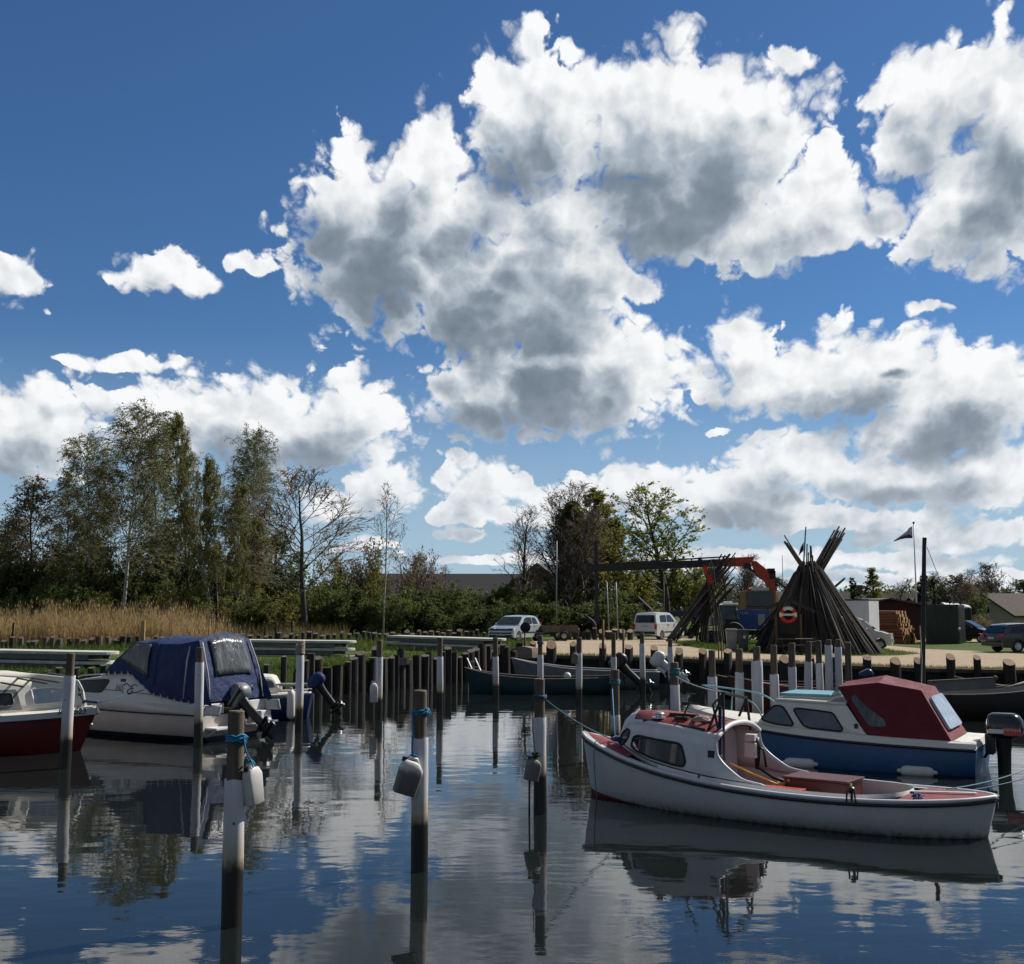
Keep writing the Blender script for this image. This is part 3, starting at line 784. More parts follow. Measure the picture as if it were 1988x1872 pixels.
# windings on F, J, L2, N2
def winding(key, Yc, turns, m, label, r=.012, R0=.088, rise=.022, tails=0, tl=.12):
    _, p, zs = POLES[key]; z = at_y(p.x / p.y * FD + CX, Yc, p.y).z
    mb = MB(); mb.tube(coil(p, R0, z, turns, r, rr, .014, rise), r, 6)
    if tails: tuft(mb, (p.x + .06, p.y - .07, z + .04), r * .8, tails, tl, rr)
    return tag(mb.build('mooring_rope', m, None, smooth=True), label, 'rope')
winding('F', 1270, 9, 'rope_tan', 'old grey rope wound thickly round the pole top by the small blue boat', .018, .088, .034)
winding('J', 1250, 3, 'rope_navy', 'dark rope round the pole in line with the road sign', .014)
winding('L2', 1329, 4, 'rope_teal', 'teal rope round the short pole behind the white boat bow', .011, tails=6)
winding('N2', 1310, 6, 'rope_teal', 'teal rope bunched on the short pole next to the white outboard', .014, .09, .02, 8, .14)

# ---------------------------------------------------------------- piling wall and quay
def pile(p, z0, z1, r, m, mtop, slant, rr, name, label, cat, group):
    n = 12; rings = []; a0 = rr.uniform(0, 6)
    wob = [rr.uniform(.86, 1.12) for _ in range(n)]
    dx, dy = rr.uniform(-.05, .05), rr.uniform(-.03, .03)
    for i in range(6):
        t = i / 5; z = z0 + (z1 - z0) * t
        rings.append([(dx * t + r * wob[j] * math.cos(a0 + 2 * math.pi * j / n), dy * t + r * wob[j] * math.sin(a0 + 2 * math.pi * j / n), z + (slant * r * wob[j] * math.sin(a0 + 2 * math.pi * j / n) if i == 5 else 0)) for j in range(n)])
    mb = MB(); mb.mat(0).loft(rings, True, False)
    mb.mat(1).add(rings[-1], [tuple(range(n))])
    o = mb.build(name, [m, mtop], None)
    o.location = (p[0], p[1], 0)
    return tag(o, label, cat, group)
x0, x1 = at_z(606, 1296, .95).x, .6
s = 0; x = x0; rr = random.Random(11)
while x < x1:
    y = shore(x); r = rr.uniform(.10, .19)
    zt = rr.choice([1.0, 1.1, 1.15, 1.25, 1.35, 1.45]) + rr.uniform(-.1, .1)
    pile((x, y - r * .8 - rr.uniform(0, .12)), -1.5, zt, r, 'dark_wood', 'old_wood', rr.uniform(-.4, .5), rr, 'timber_pile', 'weathered dark timber pile in the row holding up the grassy bank', 'pile', 'timber piles along the grassy bank')
    x += r * rr.uniform(1.25, 1.75)
# a few loose posts at the near bank behind the boats
for i, (X, Y, h) in enumerate([(25, 1306, .35), (60, 1304, .3), (98, 1302, .45), (121, 1296, .5), (150, 1296, .5), (177, 1296, .5), (205, 1291, .55), (250, 1296, .45), (520, 1290, .5), (551, 1274, .75), (592, 1282, .6)]):
    p = at_z(X, 1309 if X < 400 else 1303, .95); zt = at_y(X, Y, p.y).z
    pile((at_y(X, Y, p.y).x, p.y - .1), -1, zt, .10, 'dark_wood', 'old_wood', .2, rr, 'bank_post', 'short stubby timber post at the water edge behind the moored motor boats', 'post', 'posts at the bank behind the motor boats')
# right hand quay: planked wall with a cap beam
qx = [SHORE[-5][0] * 0 + .5 + i * 1.0 for i in range(0, 36)]
t = thing('quay_wall', 'dark timber quay wall with a cap beam along the gravel road', 'wall', (0, 0, 0))
mb = MB(); mb2 = MB()
for i in range(len(qx) - 1):
    a, b_ = qx[i], qx[i + 1]
    ya, yb = shore(a) - .03, shore(b_) - .03; za, zb = gz(a), gz(b_)
    for k in range(4):                                     # four rough planks per bay, gaps between
        f0, f1 = k / 4, (k + 1) / 4 - .012
        xa, xb_ = a + (b_ - a) * f0, a + (b_ - a) * f1
        off = rr.uniform(-.025, .01)
        yy0, yy1 = shore(xa) - .04 + off, shore(xb_) - .04 + off
        mb.add([(xa, yy0, -2), (xb_, yy1, -2), (xb_, yy1, gz(xb_) - .02), (xa, yy0, gz(xa) - .02), (xa, yy0 + .04, -2), (xb_, yy1 + .04, -2), (xb_, yy1 + .04, gz(xb_) - .02), (xa, yy0 + .04, gz(xa) - .02)],
               [(0, 1, 2, 3), (0, 3, 7, 4), (1, 5, 6, 2), (3, 2, 6, 7)])
    mb2.bar((a, ya - .06, za - .06), (b_ - .01, yb - .06, zb - .06), .16, .15)
mb.build('planking', 'dark_wood', t); mb2.build('cap_beam', 'old_wood', t, bevel=.01)
c8 = crop(1180, 1520, 380); c6 = crop(1420, 1500, 380)
BOL = [(c8(895, 575), .12), (c8(1150, 600), .2), (c8(1450, 590), .14), (c8(1820, 620), .16), (c6(910, 735), .16), (c6(1265, 750), .15), (c6(1575, 790), .17), (c6(1890, 790), .16), (c4(325, 885), .16),
       (c4(635, 930), .19), (c4(790, 918), .12), (c4(918, 910), .12), (c4(1105, 922), .16), (c4(1270, 940), .19), (c4(1390, 938), .14), (c4(1573, 918), .17), (c4(1725, 922), .14), (c4(1905, 948), .21), (c4(2060, 950), .17)]
BL = ['slim quay post nearest the road sign', 'broad quay post with a split rounded head, near the trailer', 'quay post in front of the lifted blue beam end', 'quay post with a thin iron rod beside it', 'quay post facing the rear of the white van, pale sawn head',
      'quay post with a pointed sawn head by the white outboard', 'quay post with a rounded head before the small stake stack', 'quay post below the foot of the small stake stack', 'quay post in front of the two bins',
      'low fat quay post with a round sawn face below the lifebuoy', 'thin dark quay post behind the leaning mooring pole', 'thin dark quay post beside the pale mooring pole', 'straight quay post at the near edge of the stake tent', 'low quay post with an oval sawn head, before the log pile',
      'short quay post next to the black mast', 'tall quay post with an oval sawn top, before the green container', 'narrow quay post between the tall one and the fat one', 'fattest quay post, in front of the dark estate car', 'quay post beyond the fat one at the frame edge']
for ((X, Y), r), lab in zip(BOL, BL):
    x = (X - CX) / FD * 46
    for _ in range(4): x = at_y(X, Y, shore(x) - .12 - r).x
    d = shore(x) - .16 - r
    pile((x, d), -1.5, at_y(X, Y, d).z - .03, r, 'dark_wood', 'cut_wood', rr.uniform(.55, .9), rr, 'quay_post', lab, 'post', 'sawn posts along the quay')
# stone and timber lumps on the bank
def lump(name, label, c, size, m, rz=0, cat='stone'):
    mb = MB(); mb.box((0, 0, 0), size); o = mb.build(name, m)
    bm = bmesh.new(); bm.from_mesh(o.data); bmesh.ops.subdivide_edges(bm, edges=bm.edges, cuts=5, use_grid_fill=True)
    for v in bm.verts:
        n_ = Vector((math.sin(v.co.x * 7 + v.co.z * 5), math.sin(v.co.y * 9 + v.co.x * 4), math.sin(v.co.z * 11 + v.co.x * 6)))
        v.co += n_ * min(size) * .07
        v.co *= 1 - .06 * (v.co.x / (size[0] / 2)) ** 4
    bm.to_mesh(o.data); bm.free()
    o.location = c; o.rotation_euler = (0, 0, rz)
    return tag(o, label, cat)
g = at_z(545, 1306, .7); lump('granite_kerb', 'long reddish granite block lying on the bank behind the small blue boat', (g.x, g.y, .85), (1.0, .3, .22), 'stone', .35)
g = at_z(770, 1288, .9); lump('granite_kerb', 'granite block set among the piles below the second pontoon stack', (g.x, g.y - .15, .98), (.95, .4, .26), 'stone', .45)
g = at_z(1023, 1254, 1.1); lump('boulder', 'rounded tan boulder beside the road sign foot', (g.x - .1, 46.2, 1.15), (.75, .45, .42), 'stone', -.6)

# rows of low posts along the ditch and the inlet
rr = random.Random(21)
row = [(8, 1262), (280, 1257), (480, 1251), (700, 1246), (950, 1242)]
xs_ = [r_[0] for r_ in row]; ys_ = [r_[1] for r_ in row]
X = 8.
while X < 950:
    Y = interp(X, xs_, ys_); p = at_z(X, Y, .95); h = rr.uniform(.38, .62)
    pile((p.x, p.y), .6, .95 + h, rr.uniform(.10, .17), 'dark_wood' if rr.random() < .75 else 'old_wood', 'old_wood', rr.uniform(0, .6), rr, 'ditch_post', 'low rotten timber post in the row along the grassy ditch', 'post', 'low posts along the ditch')
    X += rr.uniform(9.5, 14.5) * (1.35 if X < 500 else 1.0)
X = 1092.
while X < 1232:
    Y = interp(X, [1092, 1230], [1243, 1240.5]); p = at_z(X, Y, .95)
    pile((p.x, p.y), .6, .95 + rr.uniform(.45, .72), rr.uniform(.15, .21), 'dark_wood', 'cut_wood', rr.uniform(0, .8), rr, 'inlet_post', 'thick low post in the row at the inlet behind the gravel road', 'post', 'thick posts along the inlet')
    X += rr.uniform(11.5, 15)

# ---------------------------------------------------------------- boats: shared builders
class Hull:
    def __init__(s, st, e=.72, rake=(0., 0.)):
        s.st = st; s.xs = [q[0] for q in st]; s.e = e; s.rake = rake; s.x0, s.x1 = s.xs[0], s.xs[-1]
    def b(s, x): return interp(x, s.xs, [q[1] for q in s.st])
    def zs(s, x): return interp(x, s.xs, [q[2] for q in s.st])
    def k(s, x): return interp(x, s.xs, [q[3] for q in s.st])
    def shift(s, x, z):
        L = s.x1 - s.x0; f = (x - s.x0) / L
        return (s.rake[1] * max(0, (f - .6) / .4) ** 2 + s.rake[0] * max(0, (.25 - f) / .25)) * z / max(.1, s.zs(x))
    def xs_fine(s, n=4):
        out = []
        for a, b_ in zip(s.xs[:-1], s.xs[1:]): out += [a + (b_ - a) * i / n for i in range(n)]
        return out + [s.xs[-1]]
    def smooth(s):
        """resample the stations with a smooth curve"""
        P = catmull([Vector((q[0], q[1], q[2])) for q in s.st], 5); K = catmull([Vector((q[0], q[3], 0)) for q in s.st], 5)
        s.st = [(p.x, max(.012, p.y), p.z, k.y) for p, k in zip(P, K)]; s.xs = [q[0] for q in s.st]
        return s
    def half(s, x, b, zs, k, levels):
        """points keel -> sheer on the +y side passing through the given heights"""
        out = []
        H = zs - k
        for z in levels:
            c = max(0., min(1., (zs - z) / H)); th = math.acos(min(1., c ** (1 / s.e)))
            out.append((x + s.shift(x, z), b * math.sin(th) ** s.e if th > 0 else 0., z))
        return out
    def band(s, zlo, zhi, name, mats, parent, n=6, solid=0, transom=True, smooth=True, steps=None):
        mb = MB(); rings = []
        for (x, b, zs, k) in s.st:
            lo = k if zlo is None else (zlo if not callable(zlo) else zlo(x)); hi = zs if zhi is None else (zhi if not callable(zhi) else zhi(x))
            lv = [lo + (hi - lo) * (i / n) ** (1.6 if zlo is None else 1) for i in range(n + 1)]
            h = s.half(x, b, zs, k, lv)
            if steps: h = [(p[0], p[1] + (steps * (i % 2)), p[2]) for i, p in enumerate(h)]
            rings.append((h, [(p[0], -p[1], p[2]) for p in h]))
        for side in (0, 1): mb.loft([r[side] for r in rings], closed=False)
        if transom: mb.loft([rings[0][0], rings[0][1]], closed=False)
        return mb.build(name, mats, parent, smooth=smooth, solid=solid, auto=40)
    def edge(s, dz=0., dy=0., side=1, x0=None, x1=None):
        out = []
        for (x, b, zs, k) in s.st:
            if (x0 is not None and x < x0 - 1e-6) or (x1 is not None and x > x1 + 1e-6): continue
            out.append(Vector((x + s.shift(x, zs), side * max(0.004, b + dy), zs + dz)))
        return out
    def rail(s, name, m, parent, r, dz=0., dy=0., flat=1., both=True, x0=None, x1=None):
        mb = MB()
        a = s.edge(dz, dy, 1, x0, x1)
        if both and x1 is None:
            mb.tube(a + s.edge(dz, dy, -1, x0, x1)[::-1][1:], r, 6, flat=flat)
        else:
            mb.tube(a, r, 6, flat=flat)
            if both: mb.tube(s.edge(dz, dy, -1, x0, x1), r, 6, flat=flat)
        return mb.build(name, m, parent, smooth=True)
    def deck(s, name, mats, parent, x0, x1, inner=None, camber=.04, trim=.12, dz=0.):
        """deck between x0 and x1; inner(x) gives the half width of an opening; mats = (middle, margin)"""
        xs = [x0] + [x for x in s.xs if x0 < x < x1] + [x1]
        mb = MB(); 
        def row(x):
            b, z = s.b(x), s.zs(x); o = s.shift(x, z); return b, z, o
        if inner is None:
            rr_ = []
            for x in xs:
                b, z, o = row(x); t = max(.0, b - trim)
                ys = [b, t, t * .6, t * .2, -t * .2, -t * .6, -t, -b]
                rr_.append([(x + o, y, z + dz + camber * (1 - (y / max(b, .02)) ** 2)) for y in ys])
            for i in range(len(rr_) - 1):
                for j in range(7):
                    mb.mat(1 if j in (0, 6) else 0).add([rr_[i][j], rr_[i][j + 1], rr_[i + 1][j + 1], rr_[i + 1][j]], [(0, 1, 2, 3)])
        else:
            for sd in (1, -1):
                for xa, xb in zip(xs[:-1], xs[1:]):
                    ba, za, oa = row(xa); bb, zb, ob = row(xb)
                    mb.mat(1).add([(xa + oa, sd * ba, za + dz), (xa + oa, sd * inner(xa), za + dz + .01), (xb + ob, sd * inner(xb), zb + dz + .01), (xb + ob, sd * bb, zb + dz)], [(0, 1, 2, 3)])
        return mb.build(name, mats, parent, smooth=False)

class Cabin:
    """side walls and roof over a top outline: P = [(x, z)] front to aft, base half width yb(x) at height zb(x), walls leaning in"""
    def __init__(s, P, yb, zb, lean=.12, crown=.10):
        P = sorted(P); s.px = [p[0] for p in P]; s.pz = [p[1] for p in P]; s.yb, s.zb, s.lean, s.crown = yb, zb, lean, crown
    def zt(s, x): return interp(x, s.px, s.pz)
    def y(s, x, z): return max(.02, s.yb(x) - s.lean * max(0, z - s.zb(x)))
    def xs(s, n=40):
        a, b = s.px[0], s.px[-1]
        return sorted(set([a + (b - a) * i / n for i in range(n + 1)] + s.px))
    def walls(s, name, m, parent, solid=.02):
        mb = MB()
        for sd in (1, -1):
            rings = []
            for x in s.xs():
                z0, z1 = s.zb(x), max(s.zt(x), s.zb(x) + .002)
                rings.append([(x, sd * s.y(x, z0 + (z1 - z0) * i / 4), z0 + (z1 - z0) * i / 4) for i in range(5)])
            mb.loft(rings, closed=False)
        return mb.build(name, m, parent, smooth=True, auto=30, solid=solid)
    def roof(s, name, mats, parent, x0, x1, split=.82, red=None, solid=0.02):
        mb = MB(); xs = [x0] + [x for x in s.xs() if x0 < x < x1] + [x1]; rings = []
        U = [-1, -split, -.6, -.3, 0, .3, .6, split, 1]
        for x in xs:
            z = s.zt(x); y = s.y(x, z)
            h = s.crown * min(1, max(0., (z - s.zb(x)) / .25))
            rings.append([(x, y * u, z + h * (1 - abs(u) ** 2.4)) for u in U])
        for i in range(len(xs) - 1):
            for j in range(8):
                in_ = red is not None and red[0] <= (xs[i] + xs[i + 1]) / 2 <= red[1] and 1 <= j <= 6
                mb.mat(1 if in_ else 0).add([rings[i][j], rings[i][j + 1], rings[i + 1][j + 1], rings[i + 1][j]], [(0, 1, 2, 3)])
        return mb.build(name, mats, parent, smooth=True, auto=30, solid=solid)
    def trace(s, F, P, sd=1):
        y = s.yb(s.px[0] * .5 + s.px[-1] * .5)
        for _ in range(10):
            q = F.on_y(P, sd * y); y = s.y(q.x, q.z)
        return Vector((q.x, sd * y, q.z))
    def panel(s, F, pts, name, m, parent, sd=1, off=.024, frame=None, fr=.018, both=False, rnd_=3):
        """a window traced on the wall, rounded, standing a little proud, with its frame as a sub-part"""
        q = [s.trace(F, p, sd) for p in pts]
        q = rounded(q, rnd_)
        out = None
        for k in ((1, -1) if both else (1,)):
            n = Vector((0, sd * k, s.lean)).normalized()
            outl = [Vector((p.x, p.z, 0)) for p in q]
            def on(x, z, o_): return Vector((x, sd * k * s.y(x, z), z)) + n * o_
            xa, xb = min(p.x for p in outl), max(p.x for p in outl)
            front, back, N = [], [], 18
            for i in range(N + 1):
                x = xa + (xb - xa) * (.004 + .992 * i / N); zz = []
                for a, b in zip(outl, outl[1:] + outl[:1]):
                    if (a.x - x) * (b.x - x) <= 0 and abs(a.x - b.x) > 1e-9: zz.append(a.y + (b.y - a.y) * (x - a.x) / (b.x - a.x))
                z0, z1 = (min(zz), max(zz)) if zz else (outl[0].y, outl[0].y)
                front.append([on(x, z0 + (z1 - z0) * j / 4, off) for j in range(5)]); back.append([on(x, z0 + (z1 - z0) * j / 4, -.006) for j in range(5)])
            mb = MB(); mb.loft(front, closed=False)
            rim = [r[0] for r in front] + [r[-1] for r in front[::-1]]; rimb = [r[0] for r in back] + [r[-1] for r in back[::-1]]
            mb.loft([rim, rimb], closed=True)
            o = mb.build(name, m, parent, smooth=True, auto=40)
            if frame:
                fp = []
                for a, b in zip(outl, outl[1:] + outl[:1]):
                    fp += [a, a.lerp(b, .5)] if (b - a).length > .08 else [a]
                fp = [on(p.x, p.y, off) for p in fp]
                MB().tube(fp + [fp[0]], fr, 6).build('window_frame', frame, o, smooth=True)
            out = out or o
        return out
def rounded(q, n=3, f=.25):
    if n == 0: return q
    out = []; N = len(q)
    for i in range(N):
        a, b, c = q[i - 1], q[i], q[(i + 1) % N]
        p, r = b.lerp(a, f * .9), b.lerp(c, f * .9)
        for j in range(n + 1):
            t = j / n; out.append(p.lerp(b, t).lerp(b.lerp(r, t), t))
    return out

def outboard(name, label, loc, rz, tilt=0., cowl='black_gloss', leg='black', s=1.0, parent=None, band=None, text=None, cover=False, txt_mat='letter_pale'):
    """outboard motor; origin at the clamp on the transom top, +x aft. as a part of its boat when parent is given"""
    t = bpy.data.objects.new(name, None); COL.objects.link(t); t.empty_display_size = .2
    if parent is not None: t.parent = parent
    else: tag(t, label, 'outboard motor')
    t.location = loc; t.rotation_euler = (0, 0, rz)
    t.rotation_euler.rotate_axis('Y', -tilt)
    t.scale = (s, s, s)
    mb = MB(); rings = []
    for z, x0, x1, w_ in [(.10, .08, .42, .13), (.14, .03, .50, .17), (.24, .0, .54, .19), (.36, .01, .52, .18), (.43, .04, .47, .15), (.46, .09, .40, .10)]:
        ring = []
        for j in range(20):
            a = 2 * math.pi * j / 20; e = .55; ca, sa = math.cos(a), math.sin(a)
            ring.append(((x0 + x1) / 2 + (x1 - x0) / 2 * math.copysign(abs(ca) ** e, ca), w_ * math.copysign(abs(sa) ** e, sa), z))
        rings.append(ring)
    mb.loft(rings, True, True); co = mb.build('cowling', cowl, t, smooth=True, auto=45)
    mb = MB(); rings = []
    for z, x0, x1, w_ in [(.12, .12, .38, .10), (-.10, .14, .34, .065), (-.55, .14, .32, .05), (-.62, .10, .40, .05), (-.66, .12, .36, .035), (-.95, .16, .26, .012)]:
        ring = []
        for j in range(12):
            a = 2 * math.pi * j / 12
            ring.append(((x0 + x1) / 2 + (x1 - x0) / 2 * math.cos(a), w_ * math.sin(a), z))
        rings.append(ring)
    mb.loft(rings, True, True)
    mb.box((.25, 0, -.57), (.42, .17, .02)); mb.lathe([(.012, .02), (.055, .10), (.06, .30), (.045, .44), (.02, .48)], 12, (0, 0, -.73), 'x')
    mb.build('leg', leg, t, smooth=True, auto=45)
    mb = MB()
    for k in range(3):
        a = 2 * math.pi * k / 3; u = Vector((0, math.cos(a), math.sin(a))); v = Vector((0, -math.sin(a), math.cos(a))); c = Vector((.46, 0, -.73))
        mb.add([c + u * .03 - v * .02, c + u * .08 - v * .055 + Vector((.03, 0, 0)), c + u * .135 + Vector((.02, 0, 0)), c + u * .08 + v * .055 - Vector((.03, 0, 0)), c + u * .03 + v * .02], [(0, 1, 2, 3, 4)])
    mb.build('propeller', 'steel', t, solid=.008)
    mb = MB(); mb.box((.05, .09, .0), (.12, .03, .30)); mb.box((.05, -.09, .0), (.12, .03, .30)); mb.bar((.06, -.11, .05), (.06, .11, .05), .05); mb.bar((.1, 0, .02), (-.06, 0, -.25), .04)
    mb.build('clamp_bracket', leg, t)
    if band:
        for nm, m_, x0, x1, z0, z1 in band:
            for sd in (1, -1): MB().box(((x0 + x1) / 2, sd * .181, (z0 + z1) / 2), (x1 - x0, .03, z1 - z0)).build(nm, m_, t, bevel=.006)
    if text:
        for sd in (1, -1):
            text_mesh(text[0], text[1], 'lettering', txt_mat, t, (text[2], sd * .1985, text[3]), (R(90), 0, 0 if sd < 0 else R(180)), thick=.002)
    return t
def fender(label, loc, rz, L=.62, r=.095):
    t = thing('fender', label, 'fender', loc, rz, 'white fenders lying along the blue boat')
    prof = [(.012, -L / 2 - .06), (.03, -L / 2 - .05), (.035, -L / 2), (r * .8, -L / 2 + .03), (r, -L / 2 + .09), (r, L / 2 - .09), (r * .8, L / 2 - .03), (.035, L / 2), (.03, L / 2 + .05), (.012, L / 2 + .06)]
    MB().lathe(prof, 16, axis='x').build('fender_body', 'fender', t, smooth=True, auto=50)
    return t

# ---------------------------------------------------------------- the white boat with the red roof
c5 = crop(1450, 1650, 1150)
F1 = Frame((6.03, 15.125, 0), (-4.75, 3.6, 0))
wb = thing('cabin_boat', 'white wooden motor boat with red decks, rounded cabin and an open cockpit', 'boat', F1.loc, F1.rz)
H = Hull([(0, .035, .52, -.06), (.18, .30, .50, -.10), (.45, .52, .478, -.14), (.9, .72, .45, -.18), (1.6, .86, .425, -.2), (2.5, .94, .43, -.22), (3.4, .94, .475, -.22), (4.2, .84, .55, -.22), (4.9, .66, .655, -.22), (5.45, .41, .765, -.24), (5.8, .20, .855, -.24), (5.98, .02, .915, -.2)], e=.74, rake=(-.13, .16)).smooth()
aft = lambda x: interp(x, [0, 3, 4.6, 5.4, 6], [-.06, -.02, .0, .035, .085])
H.band(aft, None, 'hull', 'hull_white', wb, n=8)
H.band(None, aft, 'bottom_paint', 'antifoul_red', wb, n=5)
H.rail('rubbing_strake', 'black', wb, .022, dz=-.045, dy=.012)
H.rail('gunwale', 'white_paint', wb, .028, dz=.004, dy=-.012, flat=1.)
yc = lambda x: max(.05, min(H.b(x) - .15, .78))
XF = 5.12                                                # cabin front at deck
H.deck('foredeck', ['red_deck', 'white_paint'], wb, 4.95, 5.97, trim=.10, camber=.05)
H.deck('side_deck', ['white_paint', 'white_paint'], wb, .98, 4.95, inner=yc)
H.deck('stern_deck', ['red_deck', 'white_paint'], wb, .02, .98, trim=.07, camber=.03)
mb = MB(); mb.bar((.12, 0, .545), (.95, 0, .49), .07, .012); mb.build('deck_strip', 'white_paint', wb)
zb1 = lambda x: H.zs(x) + .012
cab_y = lambda x: yc(x) * (1.0 if x < 4.4 else max(.16, 1 - ((x - 4.4) / .86) ** 2 * .55))
proto = Cabin([(2.0, .5), (5.15, .7)], cab_y, zb1, lean=.16)
TOP = [(203, 428), (214, 392), (232, 358), (252, 334), (275, 322), (330, 327), (450, 352), (580, 381), (636, 390), (640, 452), (662, 492), (700, 530), (752, 570), (810, 588), (842, 597), (858, 622)]
tp = [proto.trace(F1, c5(*p)) for p in TOP]
tp = [(p.x, p.z) for p in tp]
CB = Cabin(tp, cab_y, zb1, lean=.16, crown=.17)
xa = tp[8][0]                                            # aft end of the roof
CB.walls('cabin_side', 'white_paint', wb, solid=.03)
rf0, rf1 = xa, tp[0][0]
CB.roof('cabin_roof', ['white_paint', 'red_deck'], wb, rf0, rf1 - .01, split=.86, red=(xa + .02, tp[4][0] + .02))
CB.panel(F1, [c5(*p) for p in [(267, 420), (278, 384), (300, 376), (470, 410), (488, 424), (504, 492), (494, 512), (455, 506), (285, 442)]], 'side_window', 'glass_dark', wb, frame='rubber', both=True, rnd_=3)
CB.panel(F1, [c5(*p) for p in [(214, 402), (230, 366), (250, 347), (261, 356), (256, 382), (236, 412), (222, 416)]], 'front_window', 'window_grey', wb, frame='rubber', both=True, rnd_=2)
# white moulding round the cockpit edge of the cabin side
for sd in (1, -1):
    pts = [Vector((x, sd * (CB.y(x, z) + .004), z)) for x, z in tp[8:]]
    MB().tube(catmull(pts, 4), .020, 6).build('edge_moulding', 'white_paint', wb, smooth=True)
    xs_ = [tp[-1][0] + (rf1 - tp[-1][0]) * i / 24 for i in range(25)]
    MB().tube([(x, sd * (CB.y(x, zb1(x) + .045) + .012), zb1(x) + .045 + .02 * (x - xs_[0]) / 3) for x in xs_], .011, 6).build('trim_line', 'black', wb, smooth=True)
# arch beam at the aft end of the roof, bulkhead inside
ya, za = CB.y(xa, CB.zt(xa)), CB.zt(xa)
arch = [Vector((xa - .01, ya * u, za + CB.crown * (1 - abs(u) ** 2.4))) for u in [i / 10 - 1 for i in range(21)]]
MB().tube(arch, .038, 8).build('roof_beam', 'white_paint', wb, smooth=True)
mb = MB(); bx = xa + .30
mb.add([(bx, y, .12) for y in (CB.y(bx, .2) - .07, -.05)] + [(bx, -.05, za + .16), (bx, ya * .6, za + .08), (bx, CB.y(bx, za) - .06, za - .03)], [(0, 1, 2, 3, 4)])
mb.add([(bx + .05, y, .12) for y in (-.05, -CB.y(bx, .2) + .07)] + [(bx + .05, -CB.y(bx, za) + .06, za - .03), (bx + .05, -ya * .6, za + .08), (bx + .05, -.05, za + .16)], [(0, 1, 2, 3, 4)])
mb.build('bulkhead', 'white_paint', wb, solid=.02)
# cockpit liner, floor, seats
mb = MB(); rings = []
X0 = .98
pathl = [(x, yc(x)) for x in [tp[-1][0] + 1.9, 3.6, 3.0, 2.6, 2.2, 1.8, 1.5]] + [(X0 + .32 + .26 * math.cos(a), yc(1.4) * math.sin(a)) for a in [R(q) for q in (78, 66, 54, 42, 30, 15, 0)]][::1]
pathl = [(x, yc(x)) for x in (4.4, 3.8, 3.2, 2.6, 2.1, 1.8, 1.62)] + [(1.62 - .66 * math.sin(R(a)), yc(1.62) * math.cos(R(a))) for a in (20, 40, 58, 74, 90)]
full = pathl + [(x, -y) for x, y in pathl[::-1][1:]]
rings = [[(x, y * 1.0, .10), (x, y, H.zs(x) + .055), (x, y * 1.03 + .0, H.zs(x) + .06), (x - (.025 if abs(y) < .3 else 0), y * 1.045, H.zs(x) + .005)] for x, y in full]
mb.loft(rings, closed=False); mb.build('cockpit_coaming', 'white_paint', wb, smooth=True, auto=40)
mb = MB(); mb.loft([[(x, y, .115), (x, -y, .115)] for x, y in pathl], closed=False); mb.build('cockpit_floor', 'red_box', wb)
mb = MB(); mb.box((1.35, -.30, .30), (.55, .62, .035)); mb.build('seat_board', 'new_wood', wb)
# red side bench under the port moulding and hanging gear
mb = MB(); mb.box((2.95, .60, .30), (1.5, .22, .34)); mb.build('side_bench', 'red_bright', wb, bevel=.01)
# engine box
q0, q1 = F1.on_y(c5(935, 562), .30), F1.on_y(c5(1208, 590), .30)
zt_ = .56
mb = MB(); ex0, ex1 = min(q0.x, q1.x), max(q0.x, q1.x)
mb.box(((ex0 + ex1) / 2, 0, .33), (ex1 - ex0, .60, .44)); eb = mb.build('engine_box', 'red_box', wb, bevel=.012)
mb = MB(); mb.box(((ex0 + ex1) / 2, 0, .565), (ex1 - ex0 + .05, .64, .03)); mb.build('box_lid', 'red_box', eb, bevel=.006)
mb = MB(); mb.box((ex1 - .08, .325, .53), (.04, .012, .03)); mb.box((ex0 - .026, .2, .53), (.012, .04, .03)); mb.build('latch', 'gold', eb)
# roof fittings
def on_roof(P, dz=0.):
    d = F1.i.to_3x3() @ ray(*P); d /= d.length
    for i in range(4000):                                  # march along the line of sight to the roof
        q = F1.cam + d * (14 + i * .002)
        if xa < q.x < rf1:
            u = abs(q.y) / max(.05, CB.y(q.x, CB.zt(q.x)))
            if u < 1 and q.z < CB.zt(q.x) + CB.crown * (1 - u ** 2.4): return q + Vector((0, 0, dz))
    return Vector(((xa + rf1) / 2, 0, za + CB.crown + dz))
for nm, a, b_ in (('grab_rail', (318, 318), (588, 362)), ('grab_rail', (432, 292), (560, 301))):
    A, B = on_roof(c5(*a), .03), on_roof(c5(*b_), .03)
    mb = MB(); mb.bar(A, B, .028, .05)
    for t_ in (0.03, .35, .65, .97): mb.box(A.lerp(B, t_) - Vector((0, 0, .03)), (.06, .028, .05))
    mb.build(nm, 'tarred_wood', wb, bevel=.006)
v = on_roof(c5(386, 300)); MB().lathe([(.11, 0), (.105, .02), (.05, .03), (.05, .055), (.085, .07), (.06, .09), (.01, .10)], 18, v).build('roof_vent', 'silver', wb, smooth=True, auto=40)
v = on_roof(c5(488, 306)); mb = MB(); mb.box(v + Vector((0, 0, .02)), (.22, .09, .04)); mb.build('mast_step', 'tarred_wood', wb, bevel=.005)
tpm = F1.on_y(c5(533, 195), v.y)
mb = MB(); mb.tube([v, v.lerp(tpm, .5), tpm], [.016, .014, .008], 6); mb.box(v.lerp(tpm, .62) + Vector((.05, 0, 0)), (.12, .03, .05)); mb.box(tpm, (.08, .03, .02)); mb.build('signal_mast', 'black', wb)
v = on_roof(c5(572, 318), .02); mb = MB()
